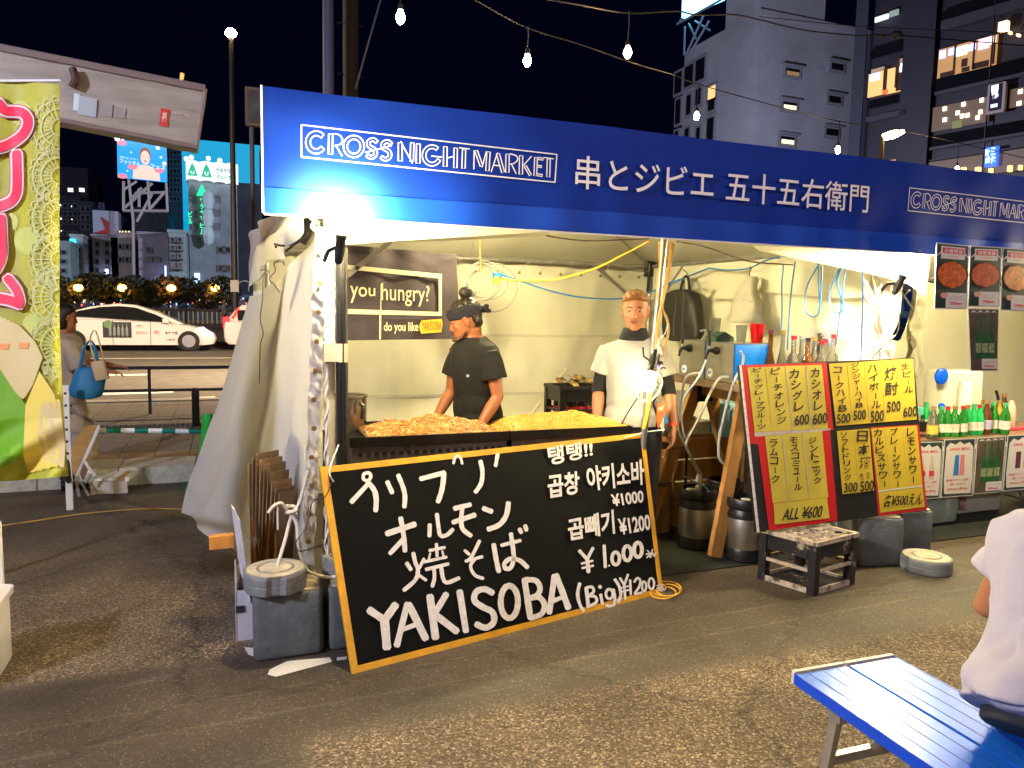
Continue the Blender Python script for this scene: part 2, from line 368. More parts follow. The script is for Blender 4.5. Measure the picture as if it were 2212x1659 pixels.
def car(name,lab,base,prof,cabin,L,wheels,r,W=1.74):
    x0,y0=base; t=thing(name,lab,'car',(x0,y0,.009))
    def ring(poly,y,ins=0,zc=.7): return [Vector((x0+px+( -ins if px>0 else ins),y0+y,.009+pz-(ins*.6 if pz>zc else 0))) for px,pz in poly]
    MB().loft([ring(prof,-W/2,.05),ring(prof,-W/2+.05,.01),ring(prof,-W/2+.2,0),ring(prof,W/2-.2,0),ring(prof,W/2-.05,.01),ring(prof,W/2,.05)]).build('body',paint,t,smooth=True)
    MB().loft([[Vector((x0+px,y0+s*(W/2-.10-.17*max(0,(pz-.95))/.5),.009+pz)) for px,pz in cabin] for s in (-1,-.5,.5,1)]).build('roof',paint,t,smooth=True)
    for x in wheels:
        for s in (-1,1): 
            MB().lathe([(.001,-.01),(r*1.22,-.01),(r*1.22,.01),(.001,.01)],(x0+x,y0+s*(W/2-.04),.009+r*1.08),20,Matrix.Rotation(R(90),3,'X')).build('wheel_arch',blk,t)
            wheel(t,x0+x,y0+s*(W/2-.02),.009+r,r,s)
    return t
cb=PY(292,757,27.9); s=1.07
prof=[(-2.35,.35),(-2.42,.62),(-2.38,.98),(-2.15,1.04),(-1.2,1.03),(.3,.98),(1.0,.95),(1.7,.86),(2.2,.74),(2.50,.58),(2.56,.42),(2.5,.24),(2.2,.20),(-2.1,.20)]
cabin=[(-2.25,.98),(-1.85,1.22),(-1.2,1.42),(-.45,1.53),(.1,1.50),(.75,1.28),(1.55,.90),(1.2,.86),(-1.9,.9)]
t=car('taxi','white hatchback taxi with adverts on its doors driving right along the road','cx' and (cb.x,27.98),prof,cabin,5,(-1.66,1.70),.335)
yn=27.98-.87
def side(pts,dy=0.,yy=yn): return [Vector((cb.x+px,yy+dy,.009+pz)) for px,pz in pts]
win=[(-1.98,1.12),(-1.5,1.29),(-.9,1.42),(-.35,1.455),(.1,1.42),(.7,1.20),(1.2,.95),(.4,1.00),(-1.2,1.09)]
MB().prism([Vector((cb.x+px,yn+.06+.33*max(0,pz-.95),.009+pz)) for px,pz in win],(0,-.03,.0)).build('side_window',glassd,t)
for px in (-.55,.55): MB().box((cb.x+px,yn+.0,.62),(.012,.02,.8)).build('door_seam',blk,t)
MB().prism(side([(2.0,.78),(2.45,.60),(2.3,.68),(2.15,.80)],-.0),(0,-.06,0)).build('headlight',mat('headlamp glow',(1,1,1),.2,emit=(.9,.95,1),es=8),t)
MB().rbox((cb.x+1.02,yn-.07,1.0),(.22,.14,.15),.05).build('wing_mirror',paint,t,smooth=True)
ad=MB().box((cb.x-.42,yn-.012,.70),(.82,.012,.50)).build('door_advert',mat('dark advert sheet',(.03,.035,.04),.4),t)
b=MB()
for k in range(5): b.lathe([(.02,0),(.045,.05),(.045,.26),(.015,.34),(.015,.42)],(cb.x-.62+k*.12,yn-.022,.48),8)
b.build('bottle_print',mat('grey bottle print',(.20,.23,.24),.5),ad)
MB().lathe([(.001,-.004),(.13,-.004),(.13,.004),(.001,.004)],(cb.x-.68,yn-.022,.88),16,Matrix.Rotation(R(90),3,'X')).build('round_print',mat('green print',(.12,.22,.10),.5),ad)
rdp=mat('red print',(.55,.03,.04),.5)
def carlet(body,x,z,w_,h,m_,nm='lettering'):
    b=MB(); y=yn-.014; qtext(b,body,(cb.x+x,y,z+h),(cb.x+x+w_,y,z+h),(cb.x+x+w_,y,z),(cb.x+x,y,z),bold=.02); b.build(nm,m_,t,recalc=False)
carlet('タクシー',.12,.55,.36,.11,rdp); carlet('(の)',.66,.56,.14,.12,rdp); carlet('東洋 交通',.98,.56,.38,.1,mat('blue grey print',(.12,.16,.25),.5)); carlet('NEXT',1.05,.36,.24,.05,blk); carlet('(株)',.12,.78,.2,.1,mat('pale grey print',(.3,.3,.33),.5))
# second car: only its tail shows
vb=PY(485,755,28.0)
prof2=[(0,.30),(-.02,.9),(.1,1.0),(1.5,1.02),(3.3,.98),(3.9,.8),(3.95,.3),(3.7,.2),(.2,.2)]
cab2=[(.06,.95),(.35,1.35),(.6,1.56),(1.2,1.6),(2.2,1.55),(3.0,1.0),(2.8,.9),(.2,.9)]
t=car('parked_car','pale car tail with a red rear lamp behind the tent side sheet','x' and (vb.x,28.5),prof2,cab2,4,(.75,3.1),.31)
red=mat('tail lamp red',(.6,.01,.01),.2,emit=(1,.02,.02),es=2.2)
for s_ in (-1,1): MB().box((vb.x+.08,28.5+s_*.74,.95),(.22,.22,.36)).build('tail_lamp',red,t)
MB().box((vb.x+.38,28.5-.70,1.28),(.09,.1,.42),Matrix.Rotation(R(32),3,'Y')).build('tail_lamp',red,t)
MB().box((vb.x+1.3,28.5-.76,1.22),(1.7,.05,.36)).build('side_window',glassd,t)
# tall street lamp by the road
warm=mat('sodium lamp glow',(1,.7,.4),.5,emit=(1,.62,.28),es=220)
def street_lamp(lab,base,top,r,ball,glow,extra=None):
    t=thing('street_lamp',lab,'street lamp',base)
    MB().tube([base,Vector(base).lerp(Vector(top),.5),top],[r*1.25,r,r*.75],10).build('pole',extra or dk,t,smooth=True)
    MB().ball(Vector(top)+Vector((0,0,ball*.6)),ball,(1.15,1.15,.9),12).build('lamp_globe',glow,t,smooth=True)
    MB().lathe([(ball*.4,-.02),(ball*.8,.05),(ball*.4,.1)],top,12).build('collar',dk,t); return t
base=PY(508,700,31); top=PY(499,78,31)
street_lamp('tall grey street lamp with one glowing globe left of the blue banner',(base.x,31,0),(top.x,31,top.z),.105,.18,warm)
t2=MB(); t2.box((base.x,30.8,2.3),(.3,.02,.45)).build('notice_plate',mat('grey plate',(.4,.4,.42),.6),bpy.data.objects['street_lamp'])
# ================================================================ ACROSS THE RIVER
bal=thing('balustrade','dark metal balustrade with pale upright bars behind the taxi','railing',(-6,50,.2))
MB().box((-6,50,1.22),(44,.14,.16)).build('top_rail',dk,bal); MB().box((-6,50,.36),(44,.14,.1)).build('bottom_rail',dk,bal)
sl=MB().box((0,0,0),(.075,.075,.78)).mesh('bar'); sl.materials.append(mat('pale painted bars',(.62,.58,.42),.5))
for i in range(120): o=link('bar',sl,None,bal); o.location=(-20+i*.27+6-.0,-.0,.59)
for i in range(9): MB().box((-26+i*4.6,50,.75),(.2,.2,1.1)).build('post',dk,bal)
leafm=[mat('dark leaves',(.022,.040,.012),.7),mat('orange lit leaves',(.055,.042,.012),.7)]  # second tone has the orange lamplight put into the leaf colour
trunkm=mat('tree bark',(.07,.05,.035),.9)
def tree(lab,x,y,h,rad,mi,n=420):
    t=thing('tree',lab,'tree',(x,y,0),group='small clipped trees along the river')
    MB().tube([(x,y,0),(x+.05,y,h*.5),(x,y,h*.8)],[.09,.07,.03],7).build('trunk',trunkm,t)
    b=MB()
    for k in range(n):
        u,v,q=random.gauss(0,1),random.gauss(0,1),random.gauss(0,1); l=max(1e-3,math.sqrt(u*u+v*v+q*q)); rr=rad*random.uniform(.55,1.08)**.6
        rr*=1+.25*noise.noise(Vector((u/l*1.5+x,v/l*1.5,q/l*1.5)))
        c=Vector((x+u/l*rr,y+v/l*rr,h-rad*.7+q/l*rr*.75)); e1=Vector((random.gauss(0,1),random.gauss(0,1),random.gauss(0,1))).normalized(); e2=e1.orthogonal().normalized(); s_=rad*.12
        b.quad(c-e1*s_,c-e2*s_,c+e1*s_,c+e2*s_)
    b.build('crown',leafm[mi],t,recalc=False)
tl=['in front of the blue-lit shop at the far left','left of the leftmost orange lamp','behind the taxi roof','right of the leftmost orange lamp','between the left and middle orange lamps','beside the middle orange lamp','right of the middle orange lamp','left of the rightmost orange lamp','beside the lamp post']
for i,x in enumerate((138,205,232,290,322,362,400,447,485)):
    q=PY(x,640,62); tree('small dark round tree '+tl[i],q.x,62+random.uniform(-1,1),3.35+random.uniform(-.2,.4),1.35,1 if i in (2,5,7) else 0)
org=mat('orange lamp glow',(1,.5,.1),.5,emit=(1,.36,.04),es=22)
for i,(x,y) in enumerate(((263.6,620.6),(370,621),(464.6,621),(169,620))):
    q=PY(x,y,60.5); o=street_lamp(['orange globe lamp, leftmost of those in front of the dark trees','orange globe lamp in the middle of the tree row','orange globe lamp nearest the tall lamp post','orange and white globe lamp beside the bright far left shop'][i],(q.x,60.5,0),(q.x,60.5,q.z-.2),.05,.26,org)
    o['group']='orange lamps along the river'
# ---------------------------------------------------------------- buildings
def em(name,c,s_): return mat(name,(.05,.05,.05),.5,emit=c,es=s_*.55)
wht=em('white window light',(1,.9,.7),1.6); wcool=em('cool shop light',(.45,.6,1),2.6); wcy=em('cyan sign light',(.05,.75,1),1.6); wor=em('orange window light',(1,.55,.2),1.3); wdk=mat('dark window',(.01,.011,.016),.15); wgr=em('green neon',(.0,1,.35),1.6)
wwh=em('white sign light',(.85,1,.98),1.05)
def block(lab,x0,x1,yt,Y,m_,dep=12,cat='building',name='building',zb=0.):
    a=PY(x0,yt,Y); b=PY(x1,yt,Y); t=thing(name,lab,cat,((a.x+b.x)/2,Y,zb)); h=(a.z+b.z)/2
    MB().box(((a.x+b.x)/2,Y+dep/2,(h+zb)/2),(b.x-a.x,dep,h-zb)).build('wall',m_,t); 
    MB().box(((a.x+b.x)/2,Y+dep/2,h+.2),(b.x-a.x+.3,dep+.3,.4)).build('parapet',m_,t)
    t['Y']=Y; return t
def pane(t,p0,p1,m_,name='window',fr=True,d=.12,out=.1):
    Y=t['Y']; a=PY(p0[0],p0[1],Y); b=PY(p1[0],p1[1],Y); c=((a.x+b.x)/2,Y-out,(a.z+b.z)/2); w_=abs(b.x-a.x); h=abs(a.z-b.z)
    if fr:
        f=MB()
        for s_ in (-1,1): f.box((c[0]+s_*(w_/2+.08),Y-.08,c[2]),(.16,.2,h+.3)); f.box((c[0],Y-.085,c[2]+s_*(h/2+.08)),(w_-.002,.19,.16))
        fo=f.build('window',frm,t); MB().box((c[0],Y-.06,c[2]),(w_,.04,h)).build('pane',m_,fo); return fo
    return MB().box(c,(w_,d,h)).build(name,m_,t)
frm=mat('window frame grey',(.16,.16,.18),.6)
def wgrid(t,xs,ys,w_,h,ms,p=1.):
    for y in ys:
        for x in xs:
            if random.random()<p: pane(t,(x-w_/2,y-h/2),(x+w_/2,y+h/2),random.choice(ms))
bw=[mat('plaster purple grey',(.30,.27,.33),.85,noise=(.6,.2)),mat('plaster pale',(.42,.42,.44),.85,noise=(.6,.2)),mat('plaster teal',(.26,.36,.36),.85,noise=(.6,.2)),mat('cladding dark',(.05,.06,.08),.7,noise=(.8,.3)),mat('plaster beige',(.36,.31,.28),.85,noise=(.6,.2)),mat('night blue cladding',(.03,.03,.055),.7)]
t=block('dark block at far left with two lit windows high up',118,189,366,175,bw[5],20)
for x in (152.5,177): pane(t,(x-6,406),(x+6,415),wht)
t=block('dark office block dotted with small white lamps at far left',118,172,428,150,bw[3],14)
for (x,y) in ((50,742),(175,755),(287,765),(55,888),(175,900),(290,908),(60,1025)):
    q=Za(x,y); pane(t,(q[0]-1.2,q[1]-1.3),(q[0]+1.2,q[1]+1.3),em('small white lamp',(1,1,1),5),'wall_lamp',False)
wgrid(t,[130,141,152,163],[445,462,480,505,525,545],7,8,[wdk],1)
t=block('narrow dark building topped by a tank, left of the red and white hoarding',172,200,440,140,bw[3],12); wgrid(t,[179,190],[452,470,490,520,550],6,9,[wdk,wdk,wor])
t=block('pale narrow building with a bright cyan box sign at far left',152,178,512,118,bw[1],10)
pane(t,Za(160,1110),Za(222,1158),wcy,'box_sign',False,.6,.5)
wgrid(t,[160,170],[540,556,574],7,9,[wdk]); pane(t,(160,600),(176,640),wcool,'lit_entrance',False)
t=block('teal low building left of the bright cyan box sign',118,152,527,112,bw[2],10); wgrid(t,[126,138],[545,565,585],8,6,[wdk])
t=block('pale building carrying a white hoarding with a red swoosh',199,254,512,122,bw[1],12)
hb=PY(199,453,121); hc=PY(236,505,121)
MB().box(((hb.x+hc.x)/2,121.6,(hb.z+hc.z)/2),(hc.x-hb.x,.8,hb.z-hc.z)).build('hoarding',mat('grey white hoarding',(.42,.46,.58),.6),t)
b=MB(); zz=hc.z; b.prism([(hb.x,121.1,zz),(hc.x,121.1,zz),(hc.x,121.1,zz+1.7),(hc.x-1,121.1,zz+2.3),(hb.x+1.6,121.1,zz+.6)],(0,-.1,0)); b.build('red_swoosh',mat('red hoarding print',(.5,.03,.03),.6),t)
b=MB(); qtext(b,'寿司 酒場',Vector((hb.x+.8,121.15,zz+4.4)),Vector((hc.x-.5,121.15,zz+4.4)),Vector((hc.x-.5,121.15,zz+3.2)),Vector((hb.x+.8,121.15,zz+3.2))); b.build('lettering',mat('faded print',(.15,.12,.25),.6),t,recalc=False)
a_=PY(236,455,121.5); b_=PY(254,455,121.5); MB().box(((a_.x+b_.x)/2,127,a_.z/2),(b_.x-a_.x,10,a_.z)).build('stair_tower',mat('pale stair tower',(.5,.48,.55),.8,noise=(.5,.15)),t)
wgrid(t,[210,232],[528,546,566,585],5,8,[wdk]); pane(t,(230,582),(237,614),em('blue white vertical sign',(.55,.65,1),4.5),'light_sign',False,.5,1.2)
pane(t,(205,600),(250,625),em('pale blue shop glow',(.35,.4,.8),.5),'shopfront',False)
t=block('beige building with a row of warm lamps under its roof terrace',254,288,505,116,bw[4],12)
for x in (259,265,272,279): pane(t,(x-1,499),(x+1,502),em('warm terrace lamp',(1,.6,.3),3),'terrace_lamp',False)
wgrid(t,[260,275],[533,561],6,9,[wdk]); 
t=block('dark green grey block with a blank hoarding under the video screen',289,364,455,124,bw[3],12)
t=block('purple grey building with a lit shop at street level below the blank hoarding',298,363,508,108,bw[0],10)
pane(t,(335,598),(352,625),em('shop glow',(.4,.5,1),.6),'shopfront',False); pane(t,(357,575),(361,612),wcool,'light_sign',False,.4,1)
wgrid(t,[322,340],[540,560],7,8,[wdk],.6)
t=block('tall dark blue slab beside the big cyan wall',363,392,312,150,mat('navy slab',(.035,.045,.075),.5,noise=(.4,.3)),14)
wgrid(t,[370,378,386],[330,350,370,390,410,430],5,8,[wdk])
t=block('small pale green building with dark balconies left of the green neon building',364,402,503,104,bw[2],10)
for y in (525,543,562,583): pane(t,(368,y-2),(396,y+1),mat('balcony dark',(.05,.06,.06),.6),'balcony',False,.8,.5)
wgrid(t,[373,388],[518,535,553,573],6,7,[wdk])
t=block('huge flat cyan-lit wall behind the white sign panels',392,560,312,142,em('floodlit cyan wall glow',(.0,.34,.62),1.),6)  # floodlight on this wall is put in as the wall's own emission
t=block('unlit block below the cyan wall at the right of the lamp post',512,566,402,128,bw[3],10)
# sign tower with the white panels and the green neon
t=block('grey building with white curved roof signs and a green neon strip',406,512,395,110,mat('ribbed grey wall',(.22,.27,.29),.7,noise=(.8,.2)),14)
Y=109
for k,(x0,x1) in enumerate(((401,432),(430,463),(459,490),(486,515))):
    a=PY(x0,348+k*2,Y); b=PY(x1,391+k*3,Y)
    def fn(u,v,a=a,b=b): return (a.x+(b.x-a.x)*u,Y-1.2*math.sin(PI*u),b.z+(a.z-b.z)*v)
    gp=MB().grid(fn,10,2).build('sign_panel',wwh,t,smooth=2,recalc=False)
    if k<2:
        cx=(a.x+b.x)/2; z0=b.z+.4; z1=a.z-.4; w_=.9*(b.x-a.x)/2
        MB().prism([(cx-w_*.8,Y-1.35,z0),(cx+w_*.8,Y-1.35,z0),(cx+w_*.35,Y-1.35,z1-.5),(cx,Y-1.35,z1),(cx-w_*.35,Y-1.35,z1-.5)],(0,-.05,0)).build('logo_triangle',em('green print light',(.0,.55,.3),.9),gp)
        b2=MB(); qtext(b2,'U',Vector((cx-w_*.3,Y-1.45,z1-1)),Vector((cx+w_*.3,Y-1.45,z1-1)),Vector((cx+w_*.3,Y-1.45,z0+.2)),Vector((cx-w_*.3,Y-1.45,z0+.2)),bold=.04); b2.build('letter',wwh,gp,recalc=False)
a,b=PY(465,363,Y-1.6),PY(498,370,Y-1.6)
b2=MB(); 
for i,s_ in enumerate(('ウチヤマ','グループ')):
    p1,p2,p3,p4=[PY(*Za(x,y+i*72),Y-1.6) for x,y in ((1745,335),(1905,345),(1905,400),(1745,390))]
    b2=MB(); qtext(b2,s_,p1,p2,p3,p4,bold=.02); b2.build('lettering',em('dark green print',(.0,.18,.16),.8),t,recalc=False)
p=[PY(*Za(x,y),Y-.8) for x,y in ((1530,635),(1655,640),(1590,515))]
MB().prism(p,(0,-.2,0)).build('neon_triangle',wgr,t)
b2=MB()
for i,ch in enumerate('ウチヤマビル'):
    y=655+i*69; q=[PY(*Za(x,yy),Y-1) for x,yy in ((1570,y),(1632,y),(1632,y+58),(1570,y+58))]; qtext(b2,ch,*q,bold=.02)
for i,ch in enumerate('ビル'):
    y=810+i*75; q=[PY(*Za(x,yy),Y-1) for x,yy in ((1442,y),(1485,y),(1485,y+60),(1442,y+60))]; qtext(b2,ch,*q,bold=.02)
b2.build('neon_lettering',wgr,t,recalc=False)
for y in (433,471,509): 
    q=PY(449,y,Y-.9); MB().ball(q,1.2,(.7,.5,1.2),8).build('round_lantern',mat('pale lantern',(.5,.65,.65),.6),t)
wgrid(t,[478,490],[540,580],13,11,[wdk]); pane(t,(420,590),(432,618),wcool,'lit_entrance',False)
wgrid(t,[416,470],[430,460,490],9,12,[mat('unlit shutter',(.12,.15,.17),.6)])
# roof spot lights
for (x,y,lab) in ((1420,235,0),(1475,220,0),(1660,230,0),(1785,253,0)):
    q=PY(*Za(x,y),Y); MB().ball(q,.28,n=6).build('spot_lamp',em('small white lamp',(1,1,1),5),t)
# video screen on its lattice
Y=98; c=[PY(*Za(x,y),Y) for x,y in ((665,25),(1205,90),(1212,495),(672,440))]
t=thing('video_screen','bright video billboard on a lattice frame under the grey awning roll','billboard',(c[3].x,Y,0))
MB().prism(c,(0,.6,0)).build('casing',dk,t)
o_=Vector((0,-.03,0)); MB().quad(*[q+o_ for q in c]).build('screen',em('screen blue',(.0,.34,.85),1.15),t,recalc=False)
def S(u,v,d=.06): return c[3].lerp(c[2],u).lerp(c[0].lerp(c[1],u),v)-Vector((0,d,0))
def blob(mb,cx,cy,rx,ry,d,n=16,ph=0.): mb.quad(*[S(cx+rx*math.cos(2*PI*k/n+ph),cy+ry*math.sin(2*PI*k/n+ph),d) for k in range(n)])
b=MB(); blob(b,.56,.66,.115,.22,.07); b.build('printed_hair',em('screen brown',(.35,.10,.05),.9),t,recalc=False)
b=MB(); blob(b,.56,.60,.095,.19,.09); b.add([S(.3,.02,.08),S(.86,.02,.08),S(.84,.26,.08),S(.64,.40,.08),S(.48,.40,.08),S(.32,.28,.08)],[tuple(range(6))]); b.build('printed_figure',em('screen skin',(1,.66,.55),1.05),t,recalc=False)
b=MB()
for (x,y) in ((.30,.32),(.84,.30),(.1,.92),(.1,.05)): b=MB(); blob(b,x,y,.10,.07,.10,9); b.build('printed_flower',em('screen pink',(1,.25,.35),1.),t,recalc=False)
b=MB(); 
for (x,y,s_) in ((.82,.9,.05),(.28,.7,.02),(.88,.66,.03),(.95,.5,.05),(.2,.2,.02)): blob(b,x,y,s_,s_*1.2,.10,5)
qtext(b,'未来 はじめよう',S(.05,.58,.11),S(.42,.55,.11),S(.42,.50,.11),S(.05,.52,.11)); qtext(b,'フットサル',S(.05,.50,.11),S(.46,.46,.11),S(.46,.36,.11),S(.05,.39,.11),bold=.02); qtext(b,'フェス',S(.66,.45,.11),S(.97,.42,.11),S(.97,.33,.11),S(.66,.34,.11),bold=.02)
b.build('printed_words',em('screen white',(1,1,1),1.),t,recalc=False)
b=MB(); blob(b,.525,.62,.012,.012,.10,6); blob(b,.595,.61,.012,.012,.10,6); blob(b,.56,.51,.03,.018,.10,8); b.build('printed_face',em('screen dark red',(.5,.08,.08),.8),t,recalc=False)
for x,y in ((668,18),(730,8),(818,15),(907,27),(985,38),(1070,48),(1150,62)): MB().ball(PY(*Za(x,y-3),Y-.8),.27,n=6).build('spot_lamp',em('small white lamp',(1,1,1),5),t)
lat=mat('pale lattice steel',(.5,.46,.42),.5,metal=.3)
for (a,b_) in (((790,450),(840,900)),((880,480),(740,570)),((735,480),(735,800)),((1050,500),(745,770)),((935,550),(830,660)),((1045,620),(880,920)),((1180,600),(1025,780)),((1000,480),(1020,800)),((905,560),(905,760)),((1200,500),(1215,810)),((860,610),(1200,600)),((730,800),(1220,805)),((840,900),(850,1560))):
    MB().tube([PY(*Za(*a),Y+.3),PY(*Za(*b_),Y+.3)],.16,5).build('strut',lat,t)
# low shops with small bright openings at street level
t=block('long low row of small bright shops behind the river trees',100,566,640,84,bw[3],5,'shop row','shop_row')
cols=[em('shop white',(.9,.9,1),2.2),em('shop orange',(1,.5,.15),2.),em('shop blue',(.15,.45,1),3),em('shop red',(1,.1,.08),1.6),em('shop warm',(1,.8,.5),2.5),wdk,bw[1],em('shop dim',(.5,.35,.2),.4)]
for i in range(110):
    x=random.uniform(140,540); y=random.uniform(641,662); w_=random.uniform(1.2,4.5); h=random.uniform(1.5,6)
    pane(t,(x,y),(x+w_,y+h),random.choice(cols),'shop_light',False,.2,random.uniform(.1,.8))
# people on the far side, by the balustrade
# ---------------------------------------------------------------- right: pale tower
Xc,Yc,Ye,Xe,Zr=45.3,57.6,69.4,58.7,28.9
tw=mat('blue grey tower wall',(.36,.37,.43),.8,noise=(.18,.18),grime=(.35,.62,(.26,.27,.34)))
t=thing('tower_building','pale blue grey tower with few small windows behind the blue banner','building',(Xc,Yc,0))
MB().box(((Xc+Xe)/2,(Yc+Ye)/2,Zr/2),(Xe-Xc,Ye-Yc,Zr)).build('wall',tw,t)
sf=MB().box((49,60.1,36),(7.4,5,14.2)); sf.build('lift_shaft',tw,t)
MB().box(((Xc+Xe)/2,Yc-.1,Zr-.2),(Xe-Xc+.2,.3,.5)).build('roof_edge',tw,t)
MB().box((Xe-.3,Yc-.2,Zr/2),(.8,.5,Zr)).build('downpipe',mat('dark pipe',(.06,.06,.09),.6),t)
def fwin(p0,p1,lit,X=None):
    fp=(lambda x,y:PX(x,y,Xc)) if X else (lambda x,y:PY(x,y,Yc))
    a,b=fp(*p0),fp(*p1); cz=(a.z+b.z)/2; h=abs(a.z-b.z)
    f=MB()
    if X:
        w_=abs(a.y-b.y); cy=(a.y+b.y)/2
        f.box((Xc-.1,cy,cz),(.3,w_+.5,h+.5)); fo=f.build('window',mat('pale window frame',(.26,.27,.33),.6),t); MB().box((Xc-.27,cy,cz),(.06,w_,h)).build('pane',lit,fo)
    else:
        w_=abs(a.x-b.x); cx=(a.x+b.x)/2
        f.box((cx,Yc-.1,cz),(w_+.5,.3,h+.5)); f.box((cx,Yc-.3,cz+h/2+.25),(w_+.8,.5,.15)); fo=f.build('window',mat('pale window frame',(.26,.27,.33),.6),t)
        MB().box((cx,Yc-.27,cz),(w_,.06,h)).build('pane',wdk,fo)
        if lit is not wdk: MB().box((cx,Yc-.31,cz-h*.2),(w_*.92,.05,h*.55)).build('lit_pane',lit,fo)
wyl=em('yellow window light',(1,.85,.5),1.5)
for (x,y,l) in ((1282,795,em('dim window',(1,.6,.25),.25)),(1250,1160,wyl),(1225,1535,wyl)): fwin(Zo(x-70,y-48),Zo(x+70,y+50),l)
for (x,y) in ((1770,735),(1740,1090),(1713,1445)): fwin(Zo(x-62,y-42),Zo(x+60,y+45),wdk)
for (x0,y0,x1,y1) in ((45,790,110,1010),(155,720,235,930),(275,650,360,860)): fwin(Zo(x0,y0+20),Zo(x1,y1-10),wdk,True)
for (x0,y0,x1,y1,l) in ((410,960,480,1060,wor),(410,1100,470,1190,wdk),(400,1300,455,1540,wdk),(55,1100,95,1340,wdk),(175,1050,210,1240,wdk),(280,1400,310,1550,wdk),(155,1410,190,1540,wdk),(275,980,320,1130,wdk),(40,1440,75,1520,wdk)): fwin(Zo(x0,y0),Zo(x1,y1),l,True)
def rf(x,y,Yp): return PY(*Zo(x,y),Yp)
stl=mat('blue lit steel',(.35,.45,.6),.5,metal=.4)
tt=thing('rooftop_billboard','glaring cyan white rooftop billboard at the left of the tower','billboard',(44.5,64,29))
cc=[PX(*Zo(x,y),Xc-.2) for x,y in ((105,-150),(520,-420),(520,-10),(95,195))]
MB().prism(cc,(.5,0,0)).build('sign_face',em('cyan billboard light',(.25,.8,1),6.0),tt)
MB().tube([PX(*Zo(45,262),Xc-.9),PX(*Zo(520,0),Xc-.9)],.12,6).build('walkway',stl,tt)
for a,b_ in (((130,290),(120,600)),((330,170),(150,580)),((390,230),(190,570)),((240,230),(400,330)),((170,260),(250,420)),((100,190),(50,265))): MB().tube([PX(*Zo(*a),Xc-.2),PX(*Zo(*b_),Xc-.2)],.11,5).build('strut',stl,tt)
tt=thing('roof_mast','pale steel mast with a diagonal brace on the tower roof','mast',(53,58.4,29))
for a,b_,r_ in (((1465,-60),(1440,405),.22),((1280,-40),(1410,300),.12),((1240,-20),(1210,200),.06),((1555,380),(1555,440),.25)): MB().tube([rf(*a,58.4),rf(*b_,58.4)],r_,6).build('tube',stl,tt)
# ---------------------------------------------------------------- right: dark glass building with restaurants
hx=R(103); E1=Vector((math.cos(hx),math.sin(hx),0)); NN=Vector((-math.sin(hx),math.cos(hx),0))   # NN points away from the street
if NN.dot(PD(2090,700,50)-CAM)<0: NN=-NN
P0=PD(2090,700,52); P0.z=0
dkg=mat('dark facade',(.018,.017,.028),.5,noise=(.15,.2)); spd=mat('black glass spandrel',(.006,.006,.008),.12); bm_=basis(E1,NN,Vector((0,0,1)))
t=thing('restaurant_building','dark glass tower block with lit restaurant floors at top right','building',tuple(P0))
sL=(PL(1862,400,P0,NN)-P0).dot(E1); sR=(PL(2330,400,P0,NN)-P0).dot(E1)
MB().box(P0+E1*(sL+sR)/2+NN*8+Vector((0,0,20)),(abs(sL-sR),15.4,40),bm_).build('wall',dkg,t)
def rp(p0,p1,m_,d=.15,out=.15,name='window',par=None,sk=0):
    a,b=PL(*p0,P0,NN),PL(*p1,P0,NN); s0,s1=(a-P0).dot(E1),(b-P0).dot(E1); zc=(a.z+b.z)/2
    return MB().box(P0+E1*(s0+s1)/2-NN*out+Vector((0,0,zc)),(abs(s0-s1),d,abs(a.z-b.z)),bm_).build(name,m_,par or t)
def band(x0,x1,yt,yb,m_,out=.15,name='window',d=.15,par=None):   # yt,yb given at x0; heights are level in the world
    a=PL(*Zp(x0,yt),P0,NN); b=PL(*Zp(x0,yb),P0,NN); e=PL(*Zp(x1,yt),P0,NN); s0=(a-P0).dot(E1); s1=(e-P0).dot(E1)
    return MB().box(P0+E1*(s0+s1)/2-NN*out+Vector((0,0,(a.z+b.z)/2)),(abs(s0-s1),d,abs(a.z-b.z)),bm_).build(name,m_,par or t)
amb=em('warm restaurant interior',(.85,.42,.13),.62); ambd=em('dim restaurant interior',(.30,.15,.06),.3); amy=em('bright restaurant interior',(1,.55,.17),1.15)
# ledges and glass bands
for (x0,x1,yt,yb) in ((820,1640,745,860),(780,1640,1275,1380),(870,1640,120,215),(200,600,945,1020),(210,610,470,560)): band(x0,x1,yt,yb,spd,.25,'glass_balustrade')
for (x0,x1,yt,yb) in ((870,1640,210,300),(810,1640,870,900),(760,1640,1385,1410),(760,1640,1500,1512)): band(x0,x1,yt,yb,mat('grey ledge',(.035,.03,.038),.6),.35,'ledge')
wn=band(835,1370,470,735,amb,.1,'restaurant_window')
for x in (1000,1180,1370): band(x-6,x+6,470-(x-835)*.26,740-(x-835)*.26,dkg,.32,'mullion',par=t)
for (x,y,w_,h,c_) in ((850,485,50,60,(.3,.4,1)),(935,465,45,50,(.3,.4,1)),(1010,450,90,60,(1,.95,.7)),(1120,425,60,45,(.4,.45,1)),(1215,380,90,70,(1,.55,.95)),(1320,350,50,60,(1,.7,.6))):
    rp(Zp(x,y),Zp(x+w_,y+h),em('interior lamp %d'%x,c_,3.2),.05,.28,'ceiling_lamp',wn)
for (x,y,w_,h) in ((850,690,120,30),(1050,560,50,60),(1150,600,150,20),(1050,640,70,25)): rp(Zp(x,y),Zp(x+w_,y+h),mat('table silhouette',(.05,.02,.01),.8),.04,.22,'furniture',wn)
wn=band(180,325,700,910,amy,.1,'restaurant_window'); rp(Zp(200,700),Zp(285,745),em('interior lamp a',(.4,.5,1),2.4),.05,.25,'ceiling_lamp',wn)
rp(Zp(318,850),Zp(365,880),em('red shop light',(1,.1,.03),1.5),.05,.3,'red_panel',wn)
